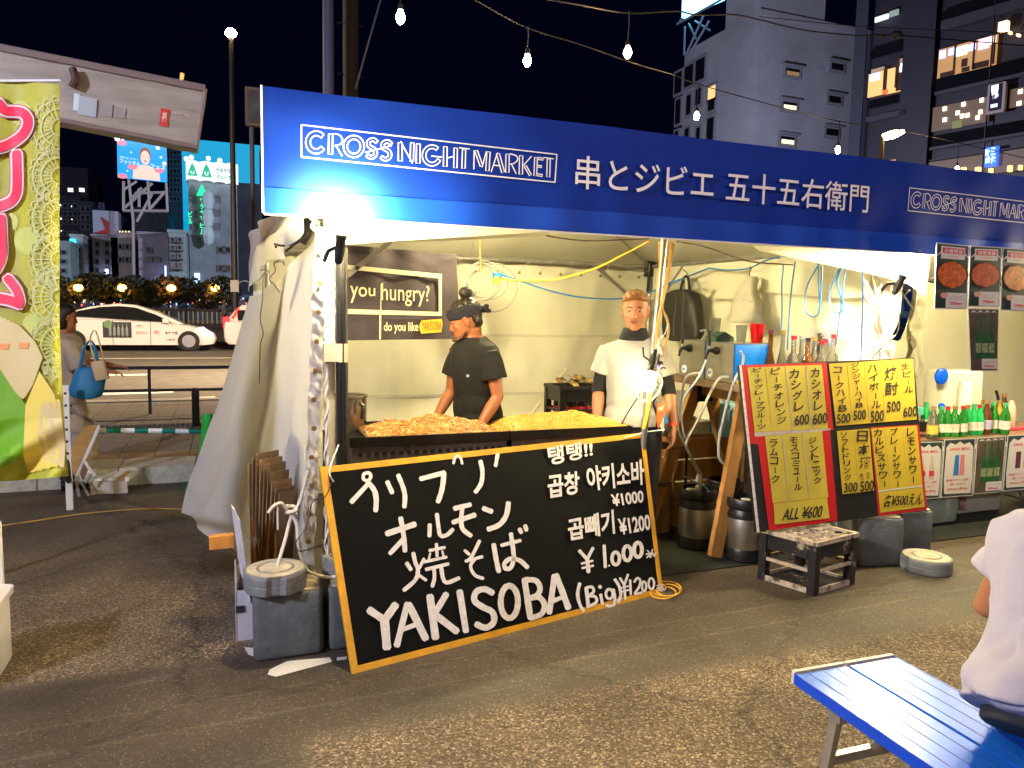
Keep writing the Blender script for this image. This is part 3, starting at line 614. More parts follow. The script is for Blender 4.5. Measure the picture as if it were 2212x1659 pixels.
wn=band(325,600,660,885,amy,.12,'restaurant_window'); rp(Zp(485,600),Zp(560,660),em('interior lamp b',(.7,.75,1),3),.05,.3,'ceiling_lamp',wn)
for (x,y,w_,h) in ((450,690,65,150),(330,650,18,240),(445,560,14,260)): rp(Zp(x,y),Zp(x+w_,y+h),mat('table silhouette',(.05,.02,.01),.8),.04,.3,'furniture',wn)
band(205,320,655,690,em('transom light',(.6,.4,.25),.6),.13,'transom'); band(470,600,555,590,em('transom light',(.6,.4,.25),.6),.13,'transom')
wn=band(780,1300,1010,1230,ambd,.1,'restaurant_window')
for (x,y) in ((893,1020),(1067,978),(1238,940),(1013,1058),(1055,1088),(1105,1080),(1225,1050),(1198,1102),(893,1122)): rp(Zp(x-15,y-15),Zp(x+15,y+15),em('pendant light',(1,.8,.5),5),.05,.25,'pendant_lamp',wn)
rp(Zp(965,1140),Zp(1050,1190),em('lit plants',(.25,.3,.05),.6),.05,.22,'plant',wn)  # plants glow themselves in place of the restaurant light on them
wn=band(1500,1640,840,1010,ambd,.1,'restaurant_window')
for (x,y) in ((1598,860),(1585,970)): rp(Zp(x-18,y-15),Zp(x+18,y+15),em('pendant light',(1,.8,.5),5),.05,.25,'pendant_lamp',wn)
for (x,y) in ((1470,265),(1528,348),(1605,370)): rp(Zp(x-(40 if x<1500 else 10),y-30),Zp(x+(35 if x<1500 else 8),y+(35 if x<1500 else -14)),em('orange hanging lamp',(1,.6,.3),3.),.4,.6,'hanging_lamp')
sg=rp(Zp(1325,810),Zp(1470,1055),mat('sign frame pinkish',(.35,.27,.26),.6),.3,.5,'vertical_sign'); rp(Zp(1350,815),Zp(1440,1035),mat('sign navy',(.005,.004,.03),.4),.06,.70,'sign_face',sg)
b=MB()
for i,ch in enumerate('一鶴'):
    q=[PL(*Zp(x,y),P0,NN)-NN*.75 for x,y in ((1362,830+i*60-8),(1428,812+i*60-8),(1425,865+i*70),(1360,885+i*70))]; qtext(b,ch,*q,bold=.02)
q=[PL(*Zp(x,y),P0,NN)-NN*.75 for x,y in ((1355,995),(1418,982),(1415,1012),(1353,1025))]; b.quad(*q)
b.build('sign_lettering',em('sign white light',(.8,.85,1),2.),sg,recalc=False)
sg=rp(Zp(1300,1390),Zp(1400,1555),em('blue sign glow',(.02,.12,.9),1.6),.3,.5,'blue_sign'); b=MB()
for i,ch in enumerate('三代'): 
    q=[PL(*Zp(x,y),P0,NN)-NN*.70 for x,y in ((1352,1395+i*78),(1396,1388+i*78),(1393,1455+i*78),(1350,1462+i*78))]; qtext(b,ch,*q,bold=.03)
for i,ch in enumerate('酔虎'): 
    q=[PL(*Zp(x,y),P0,NN)-NN*.70 for x,y in ((1300,1405+i*70),(1348,1398+i*70),(1345,1462+i*70),(1300,1470+i*70))]; qtext(b,ch,*q,bold=.03)
b.build('sign_lettering',em('sign cyan white light',(.5,.95,1),2.6),sg,recalc=False)
wn=band(740,1640,1520,1700,ambd,.1,'restaurant_window')
for (x,y,s_) in ((885,1620,20),(1075,1600,28),(1210,1600,30),(1330,1600,20),(1508,1580,25),(1605,1570,20)): rp(Zp(x-s_*.6,y-s_),Zp(x+s_*.6,y+s_),em('warm lantern',(1,.6,.2),2.2),.3,.35,'lantern')
band(180,345,1545,1640,amb,.1,'window'); band(355,505,1500,1640,amb,.1,'window')
band(240,360,170,215,em('pale office light',(.6,.75,.7),1.4),.15,'window'); band(375,455,115,165,em('dim office light',(.4,.5,.48),.6),.15,'window')
band(170,545,1100,1150,mat('grey ledge',(.035,.03,.038),.6),.3,'ledge'); band(1215,1460,0,60,em('cyan glass glow',(.02,.16,.25),.5),.15,'window')
for x in (560,1390): band(x,x+(290 if x==560 else 8),-200,1700,dkg,.3 if x==560 else .36,'pier')
band(90,200,-100,1600,mat('side pier',(.03,.033,.05),.6),.28,'pier')
# street lamp in front of it
q=PD(*Zp(285,1600),30); q2=PD(*Zp(292,1285),30)
t=thing('street_lamp','bright yellow street lamp on a thin pole before the dark glass tower','street lamp',(q.x,q.y,0))
MB().tube([(q.x,q.y,0),q2],.09,8).build('pole',mat('weathered pole',(.25,.2,.12),.6),t); e=RT*.85+Vector((0,0,.25))
MB().tube([q2+e*.1,q2+e*.5,q2+e*1.0],[(.16,.10),(.2,.13),(.08,.06)],8).build('lamp_head',em('yellow street light',(1,.72,.3),60),t,smooth=True)
# ---------------------------------------------------------------- poles and wires behind the stall
t=thing('utility_pole','blue grey utility pole rising behind the left end of the banner','pole',(PY(707,400,9).x,9,0)); x=PY(709,100,9).x
MB().tube([(x,9,0),(x,9,9)],[.07,.055],12).build('shaft',mat('blue grey pole',(.10,.11,.20),.5,metal=.2),t,smooth=True)
x=PY(757,100,9.6).x
t=thing('utility_pole','dark brown utility pole with a step bolt, right of the blue grey pole','pole',(x,9.6,0)); MB().tube([(x,9.6,0),(x,9.6,9)],[.10,.085],12).build('shaft',mat('dark pole',(.04,.03,.03),.6),t,smooth=True)
for z in (4.4,5.0): MB().tube([(x-.16,9.6,z),(x+.16,9.6,z)],.012,5).build('step_bolt',dk,t)
t=MB().tube([PY(768,192,9.4),PY(822,0,9.4),PY(850,-110,9.4)],.012,5).build('guy_wire',mat('wire grey',(.12,.12,.14),.5)); tag(t,'thin guy wire slanting off the dark pole','wire')
t=thing('framed_board','dark framed notice board behind the left edge of the blue banner','sign board',tuple(PY(550,230,6.8)))
a,b=PY(529,188,6.8),PY(600,278,6.8); MB().box(((a.x+b.x)/2,6.8,(a.z+b.z)/2),(b.x-a.x,.05,a.z-b.z)).build('frame',mat('brown frame',(.10,.07,.05),.6),t)
MB().box(((a.x+b.x)/2,6.77,(a.z+b.z)/2),(b.x-a.x-.05,.02,a.z-b.z-.05)).build('panel',mat('faded dark panel',(.035,.04,.045),.6,noise=(9,.5)),t)
for k in (0,1): MB().tube([(a.x+.05+k*(b.x-a.x-.1),6.83,0),(a.x+.05+k*(b.x-a.x-.1),6.83,b.z)],.02,6).build('leg',dk,t)
# ================================================================ STALL TENT
vinyl=mat('cream tent vinyl',(.80,.78,.60),.42,transl=.10,noise=(1.3,.06),bump=(4,1.0))
vinylo=mat('white tent vinyl',(.74,.73,.72),.42,transl=.5,noise=(1.6,.07),grime=(3.5,.66,(.60,.57,.50)),bump=(4.5,.9))
alu=mat('dull aluminium',(.55,.54,.50),.35,metal=.8,noise=(14,.15)); white_p=mat('white painted post',(.72,.68,.60),.5,noise=(5,.08)); cord=mat('white cord',(.68,.64,.56),.8); brass=mat('brass eyelet',(.45,.30,.10),.35,metal=.9)
TENT=thing('market_tent','white vinyl market tent holding the noodle stall, open at the front','tent',(2,4.85,0))
def n3(x,y,z): return noise.noise(Vector((x,y,z)))
# left side sheet, flared outwards at the back
def lw(u,v,push=0):
    zt=1.92-.30*u; z=.03+(zt-.03)*v
    fx=.42-.09*(1-v); bx=.19-.52*(1-v)**1.08
    x=fx+(bx-fx)*u**1.15; y=3.52+(6.15-3.52)*u-.30*u*(1-v)
    fold=.030*math.sin(u*19+v*1.5+2*n3(u*2,v*2,3))*(.35+.65*(1-v))*min(1,u*6)+.030*n3(u*5,v*1.6,1)+.010*n3(u*15,v*5,9)
    sag=.05*math.sin(PI*u)*(v**3)
    return (x-fold-push,y,z-sag)
MB().grid(lw,90,50).build('side_sheet',vinylo,TENT,smooth=2,recalc=False)
# gathered hem with eyelets along the front edge of that sheet
def hem(u,v):
    z=.25+1.66*v; w_=.042+.012*n3(0,v*9,4); x=.40-.075*(1-v)+.055*u+.01+.004*math.sin(v*46+3*n3(0,v*6,0))
    return (x-.03,3.495+.006*math.sin(u*PI*1.5+v*150+5*n3(1,v*7,2))+.016*n3(u*5,v*26,2),z)
hm=MB().grid(hem,6,260).build('front_hem',vinylo,TENT,smooth=2,recalc=False)
b=MB()
for i in range(12):
    v=.05+i*.08; p=hem(.45,v); b.lathe([(.006,-.004),(.012,-.004),(.012,.003),(.006,.004)],(p[0],p[1]-.02,p[2]),10,Matrix.Rotation(R(90),3,'X'))
b=b.build('eyelets',brass,hm); b['kind']='stuff'
# twisted lacing rope beside it
b=MB(); P1=[Vector((.424+.004*math.sin(i*.9),3.50,.35+i*.02)) for i in range(76)]
for ph in (0,PI): b.tube([p+Vector((.006*math.cos(i*.75+ph),.006*math.sin(i*.75+ph),0)) for i,p in enumerate(P1)],.0065,5)
b.build('lacing_rope',cord,TENT,smooth=True)
# roof flap hanging over the side
def fl(u,v):
    y=3.45+2.85*u; zb=1.93-.24*u-.05*math.sin(u*7); z=zb+(2.06-zb)*v+.0
    return (.30-.13*u+.04*n3(u*6,v*2,5)+.02*math.sin(u*24)*(1-v)+.02*(1-v),y,z+.05*v*u)
MB().grid(fl,60,8).build('roof_flap',vinylo,TENT,smooth=2,recalc=False)
# roof: four slopes to an apex, sagging
def roof(x0,x1,y0,y1,ze,za):
    b=MB(); cx,cy=(x0+x1)/2,(y0+y1)/2
    def fn(u,v):
        x=x0+(x1-x0)*u; y=y0+(y1-y0)*v; d=max(abs(x-cx)/((x1-x0)/2),abs(y-cy)/((y1-y0)/2))
        return (x,y,za-(za-ze)*d**.92+.012*n3(x*2.5,y*2.5,0))
    b.grid(fn,44,36); return b
roof(.28,3.80,3.44,6.25,1.99,2.66).build('roof_sheet',vinyl,TENT,smooth=2,recalc=False)
# back and right side walls
def bw_(u,v):
    x=.2+3.55*u; z=.02+1.99*v
    y=6.2+.06*n3(x*1.3,z*.9,2)+.028*math.sin(x*5+z*2.2)*(.4+.6*(1-v))+.030*n3(x*3.2-z*1.6,z*2.2+x,7)+.012*n3(x*9,z*6,4)
    return (x,y,z)
MB().grid(bw_,90,46).build('back_sheet',vinyl,TENT,smooth=2,recalc=False)
def sw_(u,v):
    y=3.80+2.40*u; z=.02+1.95*v
    return (3.76+.33*max(0,(4.25-y)/.45)**1.5+.06*n3(y*1.7,z*1.1,8)+.022*math.sin(y*8+z)*(1-v)+.032*n3(y*4-z*2,z*3+y,5)+.012*n3(y*10,z*7,4),y,z-.02*u)
MB().grid(sw_,80,46).build('side_sheet',vinyl,TENT,smooth=2,recalc=False,lab='right side sheet of the noodle tent')
def val(u,v):
    y=3.82+2.35*u; z=1.97-.27*(1-v)+.02*math.sin(y*6)*(1-v)
    return (3.705+.33*max(0,(4.25-y)/.45)**1.5+.03*n3(y*4,z*6,1)*(1.2-v)-.0,y,z)
MB().grid(val,60,10).build('valance',vinyl,TENT,smooth=2,recalc=False)
def seam(z,nm='weld_seam'):
    b=MB()
    def f(u,v): p=bw_(u,(z-.02)/1.99+v*.012); return (p[0],p[1]-.012,p[2])
    b.grid(f,90,1)
    return b.build(nm,mat('vinyl seam',(.66,.63,.50),.4),TENT,smooth=2,recalc=False)
seam(1.32); seam(.80)
b=MB()
for i in range(13):
    x=1.2+i*.2; b.lathe([(.008,-.004),(.014,-.004),(.014,.003),(.008,.004)],(x,6.13,1.885),10,Matrix.Rotation(R(90),3,'X'))
b=b.build('eyelets',brass,TENT); b['kind']='stuff'
b=MB()
for i in range(13):
    x=1.2+i*.2+random.uniform(-.02,.02); b.tube(cr([(x,6.12,1.885),(x+.03,6.08,1.93),(x+random.uniform(.02,.12),6.05,1.99)],3),.003,4)
b=b.build('tie_strings',cord,TENT); b['kind']='stuff'
# frame
for a,c_ in (((.25,6.1,1.985),(3.72,6.1,1.985)),((3.70,3.55,1.985),(3.70,6.1,1.985)),((.26,3.5,1.985),(3.78,3.5,1.985)),((.26,3.55,1.985),(.26,6.1,1.985))):
    MB().tube([a,c_],.019,10).build('frame_tube',alu,TENT,smooth=True)
for a,c_ in (((3.70,5.55,1.985),(3.70,6.1,1.5)),((3.1,6.1,1.985),(3.70,6.1,1.55)),((3.7,6.1,1.98),(2.0,4.85,2.60)),((3.75,3.5,1.98),(2.0,4.85,2.60))): MB().tube([a,c_],.012,8).build('brace',alu,TENT,smooth=True)
for x,y in ((3.70,6.1),(.30,6.1)): MB().tube([(x,y,0),(x,y,1.98)],.02,10).build('tent_leg',alu,TENT,smooth=True)
MB().rbox((3.70,6.09,1.96),(.10,.10,.14),.02).build('corner_joint',blk,TENT); MB().tube([(3.66,6.05,1.93),(3.64,6.03,1.75)],.014,6).build('joint_strap',blk,TENT)
# front left white post and black padded pole
MB().box((.450,3.535,.985),(.038,.03,1.93)).build('front_post',white_p,TENT)
MB().lathe([(.026,.12),(.028,.14),(.028,1.80),(.026,1.82),(.001,1.82)],(.497,3.50,0),16).build('padded_pole',mat('black pole padding',(.006,.0055,.005),.4,bump=(30,.4)),TENT,smooth=True)
tp=MB(); tp.lathe([(.0295,1.30),(.0300,1.30),(.0300,1.385),(.0295,1.385)],(.497,3.50,0),16); tp.box((.455,3.50,1.343),(.085,.045,.08)); tp.build('tape_wrap',mat('beige tape',(.60,.50,.38),.5),TENT)
MB().tube([(.498,3.468,.55),(.495,3.466,1.0),(.500,3.467,1.5),(.499,3.468,1.83)],.0035,5).build('lamp_lead',blk,TENT)
# valance cloth behind the banner, seen below it
vy=3.50
MB().quad(PY(700,455,vy),PY(1192,500,vy),PY(1180,509,3.62),PY(1000,519,3.62),PY(757,527,3.60),PY(700,530,3.60)).build('front_valance',vinyl,TENT,recalc=False)
MB().quad(PY(1625,530,vy),PY(2010,548,vy),PY(2000,640,3.6),PY(1960,612,3.55),PY(1905,596,3.55),PY(1790,573,3.6),PY(1640,542,3.6)).build('front_valance',vinyl,TENT,recalc=False)
def w2(u,v):
    x=4.0+2.3*u; z=1.98+(2.04-1.98)*v
    return (x,3.55+.3*v,z)
# light pole at the middle of the front
PLY=3.74
tp=PY(1436,515,PLY); bt=PY(1379,1055,PLY); dz=(bt-tp)/(bt.z-tp.z)
mp=thing('lamp_pole','shiny grey pole leaning at the right end of the chalkboard, wrapped in yellow cord','pole',(bt.x,PLY,0))
ft=tp+dz*(0-tp.z)
MB().tube([ft,tp],.019,12).build('shaft',mat('bright steel',(.30,.29,.28),.38,metal=.8),mp,smooth=True)
# ---------------------------------------------------------------- blue banner
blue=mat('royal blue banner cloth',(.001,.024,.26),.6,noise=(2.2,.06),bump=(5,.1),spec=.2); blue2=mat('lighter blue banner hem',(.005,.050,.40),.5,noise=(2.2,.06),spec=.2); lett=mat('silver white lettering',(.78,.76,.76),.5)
BY=3.38; zt=PY(568,185,BY).z; zb=PY(568,460,BY).z; bx0=PY(568,300,BY).x; bx1=7.75
BN=thing('banner','long royal blue market banner across the front of the stalls','banner',(bx0,BY,zb))
def bnr(u,v):
    x=bx0+(bx1-bx0)*u; return (x,BY+.008*math.sin(x*3.1)+.007*n3(x*3,v*4,2)+.006*math.sin(x*16+2*n3(x,0,0))*(1-v)**2,zb+(zt-zb)*v)
MB().grid(bnr,120,8).build('cloth',blue,BN,smooth=2,recalc=False)
MB().box(((bx0+bx1)/2,BY+.032,(zt+zb)/2),(bx1-bx0-.01,.022,zt-zb-.02)).build('backing_board',mat('grey backing board',(.3,.3,.32),.7),BN)
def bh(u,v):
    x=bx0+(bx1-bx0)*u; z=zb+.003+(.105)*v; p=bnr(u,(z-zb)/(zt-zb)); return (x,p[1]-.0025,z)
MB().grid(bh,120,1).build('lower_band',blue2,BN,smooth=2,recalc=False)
ed=MB().box((bx0-.004,BY-.001,(zt+zb)/2),(.008,.014,zt-zb)); ed.box(((bx0+bx1)/2,BY+.0,zb-.004),(bx1-bx0,.012,.007)); ed.build('white_edge',mat('white edge',(.65,.65,.7),.5),BN)
hy=BY-.024
def hmap(x,y): return PY(*Zh(x,y),hy)
lg=MB(); OF=[0]
def nx(): OF[0]-=.00012; return Vector((0,OF[0],0))
def outl(pts,T,w=8.5,closed=False,sm=True):
    P=[Vector((p[0],p[1],0)) for p in pts]
    if sm and len(P)>2: P=cr(P,4)
    A=[];B=[]
    for i,p in enumerate(P):
        t=(P[min(i+1,len(P)-1)]-P[max(i-1,0)]).normalized(); n=Vector((-t.y,t.x,0)); A.append(p+n*T/2); B.append(p-n*T/2)
    if closed: ribbon(lg,A+[A[0]],w,hmap,nx(),False,True,0); ribbon(lg,B+[B[0]],w,hmap,nx(),False,True,0)
    else: ribbon(lg,A+B[::-1]+[A[0]],w,hmap,nx(),False,True,0)
def ln(*pts,w=8.5): ribbon(lg,pts,w,hmap,nx(),len(pts)>2,True,0)
def arc(cx,cy,rx,ry,a0,a1,n=14): return [(cx+rx*math.cos(R(a0+(a1-a0)*i/n)),cy+ry*math.sin(R(a0+(a1-a0)*i/n))) for i in range(n+1)]
ln((68,95),(1922,310),w=9);ln((1922,310),(1908,512),w=9);ln((1908,512),(68,328),w=9);ln((68,328),(68,95),w=9)
outl(arc(175,222,60,66,-42,-322),34,sm=False)
outl([(280,162),(278,308)],28); ln((296,160),(342,168),(366,203),(350,236),(312,246)); ln((318,246),(362,320))
outl(arc(448,252,62,66,0,360,22)[:-1],28,closed=True,sm=False)
for dx,dy in ((0,0),(104,14)): outl([(616+dx,222+dy),(590+dx,202+dy),(556+dx,216+dy),(560+dx,250+dy),(600+dx,276+dy),(604+dx,312+dy),(574+dx,332+dy),(543+dx,316+dy)],24)
ln((532,296),(722,246))
outl([(785,225),(785,358)],28); ln((788,216),(872,374)); outl([(872,226),(868,362)],24)
outl([(916,234),(914,374)],28); outl(arc(1015,318,58,64,-48,-332),26,sm=False); ln((1012,322),(1084,330))
outl([(1112,254),(1110,398)],26); outl([(1187,264),(1184,408)],24); ln((1126,336),(1174,324))
ln((1214,262),(1286,271)); outl([(1247,276),(1243,412)],24)
ln((1320,282),(1318,416)); outl([(1334,284),(1374,396)],20); ln((1378,402),(1408,290)); outl([(1424,292),(1416,430)],24)
ln((1444,436),(1488,300)); outl([(1492,306),(1530,440)],22); ln((1462,388),(1510,394))
outl([(1562,310),(1560,442)],24); ln((1578,306),(1620,318),(1636,345),(1612,374),(1580,380)); ln((1590,380),(1624,450))
outl([(1660,320),(1658,455)],24); ln((1672,396),(1734,326)); outl([(1690,396),(1728,462)],16)
outl([(1768,334),(1763,466)],20); outl([(1780,340),(1822,345)],14); outl([(1778,396),(1810,400)],12); outl([(1776,458),(1814,464)],14)
ln((1826,334),(1894,343)); outl([(1860,347),(1856,475)],22)
LG=lg.build('logo_lettering',lett,BN,recalc=False)
sh=PY(1961.5,450,hy).x-PY(650.5,310,hy).x
c_=LG.copy(); col.objects.link(c_); c_.location=(sh,0,0)
b=MB()
for s_,xa,xb in (('串とジビエ',1243,1543),('五十五右衛門',1570,1880)):
    X0=PY(xa,380,hy).x; X1=PY(xb,380,hy).x; z1=PY(1270,337,hy).z; z0=PY(1270,409,hy).z
    b=MB(); qtext(b,s_,(X0,hy,z1),(X1,hy,z1),(X1,hy,z0),(X0,hy,z0),bold=.006); b.build('shop_name_lettering',lett,BN,recalc=False)
# ---------------------------------------------------------------- lamps
wire=mat('brassy cage wire',(.62,.48,.25),.3,metal=.9)
bulbm=mat('work lamp bulb',(1,1,1),.3,emit=(1,.82,.44),es=1.)
def setE(m,s_): m.node_tree.nodes['Principled BSDF'].inputs['Emission Strength'].default_value=s_
bulbm3=mat('added ridge lamp bulb',(1,1,1),.3,emit=(1,.82,.44),es=1.)
bulbm2=mat('middle lamp bulb',(1,1,1),.3,emit=(1,.82,.44),es=1.)
def cage_lamp(lab,pos,ax,power=60,rb=.042,sc_=1.,soc=blk,out=None):
    pos=Vector(pos); z=Vector(ax).normalized(); x=z.orthogonal().normalized(); y=z.cross(x); M=basis(x,y,z)
    t=thing('work_lamp',lab,'lamp',tuple(pos),group='caged work lamps on the stalls')
    m_=bulbm3 if power>90 else (bulbm2 if power<60 else bulbm)
    MB().lathe([(.012,-.045),(.022,-.03),(rb*.9,.0),(rb,.02),(rb*.95,.045),(rb*.6,.068),(.003,.074)],pos,16,M).build('bulb',m_,t,smooth=True)
    MB().lathe([(.008,-.17),(.017,-.16),(.022,-.12),(.022,-.06),(.026,-.055),(.026,-.04),(.012,-.04)],pos,14,M).build('socket',soc,t,smooth=True)
    b=MB(); prof=[(.026,-.05),(.060*sc_,-.01),(.066*sc_,.03),(.055*sc_,.08),(.028*sc_,.125)]
    for k in range(8):
        a=k*PI/4; b.tube(cr([pos+M@Vector((r_*math.cos(a),r_*math.sin(a),zz)) for r_,zz in prof],3),.0018,5)
    for r_,zz in ((.030*sc_,.125),(.066*sc_,.02)): b.tube([pos+M@Vector((r_*math.cos(2*PI*k/16),r_*math.sin(2*PI*k/16),zz)) for k in range(16)],.002,5,closed=True)
    b.build('wire_cage',wire,t,smooth=True)
    MB().tube([pos+M@Vector((0,.02,-.10)),pos+M@Vector((0,.06,-.12)),pos+M@Vector((0,.075,-.17))],[(.006,.012)]*3,6).build('clamp',blk,t)
    return t
LL=PY(741,486,3.31); LM=PY(1403,818,3.60); LR=PY(1958,582,3.42)
cage_lamp('blazing caged work lamp on top of the black padded pole at the left',LL,(.12,-.1,1))
cage_lamp('caged work lamp hanging bulb-down on the middle pole beside the man in white',LM,(-.25,-.1,-.9),40,sc_=1.15)
cage_lamp('blazing caged work lamp on the vinyl-wrapped right post',LR,(.35,-.1,.8))
cage_lamp('added unseen caged lamp under the tent ridge, behind the blue banner',(1.75,4.75,2.27),(0,0,-1),100)  # unseen lamp added to brighten the inside of the tent
cage_lamp('added unseen caged lamp on the next post of the drink stall, right of the frame',(5.75,3.33,1.9),(.2,-.1,1))  # lamp added out of view to light the drink table
cage_lamp('added unseen caged lamp under the ridge of the drink stall, behind the banner',(6.6,4.6,2.27),(0,0,-1),100)  # second unseen ridge lamp, added as fill for the drink stall
A_b=4*PI*.042**2*.85
setE(bulbm,98/(PI*A_b)); setE(bulbm2,5/(PI*A_b)); setE(bulbm3,62/(PI*A_b))
# string lights
sb=mat('string bulb filament glow',(1,1,1),.3,emit=(1,.62,.32),es=1.); bk=mat('black rubber socket',(.01,.01,.01),.5); cable=mat('black cable',(.004,.004,.005),.5); 
def string_bulb(lab,p,r=.026,drop=.14):
    p=Vector(p); t=thing('string_light_bulb',lab,'light bulb',tuple(p),group='bulbs on the overhead string lights')
    MB().lathe([(.003,-r*1.6),(r*.55,-r*1.35),(r*.95,-r*.4),(r*.9,r*.3),(r*.5,r*1.1),(r*.45,r*1.3)],p,12).build('bulb',sb,t,smooth=True)
    MB().lathe([(r*.45,r*1.25),(r*.62,r*1.35),(r*.6,r*2.5),(r*.3,r*2.9),(.004,r*3.0),(.004,r*4.4)],p,10).build('socket',bk,t,smooth=True); MB().tube([p+Vector((0,0,r*4)),p+Vector((.004,0,drop*.7)),p+Vector((0,0,drop))],.004,5).build('drop_cord',bk,t); return t
def sp(x,y,D): return PD(x,y,D)
SB=[(865,36,4.6,'string bulb nearest the top left, hanging alone beside the two poles'),(1139,130,4.4,'string bulb above the middle of the word NIGHT on the banner'),(1356,112,4.6,'string bulb hanging above the kanji, left of the pale tower'),(1505,250,6.6,'string bulb in front of the left edge of the pale tower'),(1810,323,7.4,'string bulb in front of the right edge of the pale tower'),(2067,366,8.6,'string bulb low over the banner, below the dark glass tower'),(1932,118,7.2,'')]
for (x,y,D,lab),yw in zip(SB[:6],(-16,60,28,182,262,308)): string_bulb(lab,sp(x,y,D),.025*(1.15 if y<60 else 1),(y-yw)*D/1609)
def wirepath(pts,r,lab,nm='overhead_cable'):
    b=MB().tube(cr(pts,6),r,5); o=b.build(nm,cable,None,smooth=True); tag(o,lab,'cable'); return o
def up(x,y,D,k=.13): return sp(x,y,D)+Vector((0,0,k))
wirepath([sp(960,-40,3.9),sp(1030,2,4.1),sp(1139,60,4.4),sp(1260,98,5.0),sp(1371,137,5.7),sp(1459,163,6.2),sp(1508,182,6.6),sp(1702,236,7.1),sp(1812,262,7.4),sp(1941,281,8.0),sp(2068,308,8.6),sp(2230,345,9.2)],.0045,'string light cable sagging from the top middle down to the right')
wirepath([sp(1120,-12,4.2),sp(1250,10,4.4),sp(1357,28,4.6),sp(1459,24,4.9),sp(1504,32,5.2),sp(1584,32,5.5),sp(1637,42,5.8),sp(1736,65,6.2),sp(1846,76,6.7),sp(1930,76,7.0),sp(2060,86,7.6),sp(2230,100,8.2)],.0065,'thick dark cable crossing in front of the pale tower near the top')
wirepath([sp(780,-40,4.2),sp(865,-16,4.6),sp(930,-30,4.6)],.006,'string light cable at the top left by the two poles')
wirepath([sp(1640,36,7),sp(1858,57,7.4),sp(2020,64,7.7),sp(2225,73,8)],.004,'thin pale wire crossing the dark glass tower')
t=thing('cable_junction','dark junction knot with two small bulb sockets on the thick overhead cable','junction box',tuple(sp(1937,76,7.0)))
MB().ball(sp(1937,75,7.0),.045,(1.4,1,.8),8).build('body',bk,t); MB().tube([sp(1926,74,7.0),sp(1931,86,7.0)],.02,6).build('socket',bk,t); MB().tube([sp(1912,80,7.0),sp(1900,80,7.0)],.018,6).build('socket',bk,t)
# unseen bulb strings added behind the viewer to light the lane
k=0
for (x,y) in ((-1.6,1.2),(.4,.9),(2.6,.5),(4.6,.2),(-1.4,-1.6),(.8,-1.9),(3.0,-2.2),(5.2,-2.4),(-2.6,-4.2),(0,-4.5),(2.8,-4.8),(5.5,-5)):
    string_bulb('added unseen string bulb over the lane behind the viewer, %s'%['over the left kerb side','first over the lane','over the bench','over the right lane end','second row left','second row near middle','second row right of middle','second row far right','third row left','third row middle','third row right','third row far right'][k],(x,y,3.15+.1*math.sin(x)),.030); k+=1
for y,z in ((.7,3.3),(-2.0,3.3),(-4.6,3.3)): 
    b=MB().tube(cr([(-3.2,y+.6,z+.1),(-1.6,y+.4,z),(.4,y+.1,z-.02),(2.6,y-.2,z),(4.6,y-.4,z),(6.5,y-.7,z+.1)],5),.006,5).build('overhead_cable',cable,None); tag(b,'added unseen string light cable over the lane behind the viewer, '+{.7:'nearest row',-2.0:'second row',-4.6:'farthest row'}[y],'cable')
setE(sb,340)
# unseen floodlights added as fill, behind the viewer and along the far avenue
ledm=mat('added cool fill glow',(1,1,1),.3,emit=(.74,.76,1.0),es=1.)
def added_flood(lab,p,d,size,power,m_=None,mast=True,name='floodlight'):
    p=Vector(p); z=Vector(d).normalized(); x=z.cross(Vector((0,0,1))).normalized(); y=z.cross(x); M=basis(x,y,z)
    t=thing(name,lab,'floodlight',(p.x,p.y,0))
    if mast: MB().tube([(p.x,p.y,0),tuple(p-z*size*.3)],[size*.18,size*.12],8).build('mast',dk,t)
    MB().box(p-z*size*.12,(size*1.1,size*.8,size*.22),M).build('housing',dk,t)
    mm=m_.copy(); mm.node_tree.nodes['Principled BSDF'].inputs['Emission Strength'].default_value=power/(PI*size*size*.6)
    MB().quad(*[p+M@Vector((sx*size*.5,sy*size*.3,.002)) for sx,sy in ((-1,-1),(1,-1),(1,1),(-1,1))]).build('lamp_glass',mm,t,recalc=False)
    return t
added_flood('added cool fill floodlight on a mast behind the viewer at the left',(-4.6,.6,3.7),(.78,.62,-.36),.5,210,ledm)
added_flood('added cool fill floodlight on a mast behind the viewer at the right',(5.0,-3.5,3.8),(-.35,.8,-.45),.5,50,ledm)
added_flood('added unseen floodlight behind the banner, lighting the river buildings',(22,70,15),(-.7,.7,-.1),1.6,6500,ledm)
added_flood('added unseen floodlight outside the left edge, lighting the river buildings',(-52,70,16),(.8,.75,-.1),1.6,4500,ledm)
added_flood('added unseen floodlight behind the banner, lighting the pale tower from the left',(28,38,10),(.62,.6,.42),1.6,2600,ledm)
wfl=mat('added warm fill glow',(1,1,1),.3,emit=(1,.72,.45),es=1.)  # warm fill lamps added out of view for the road
added_flood('added unseen warm lamp outside the left edge, lighting the road and the taxi',(-13,17,8),(.5,.6,-.7),.8,1700,wfl)
added_flood('added unseen warm lamp behind the side sheet, lighting the road',(2.2,17,4.4),(-.6,.35,-.6),.8,1300,wfl)
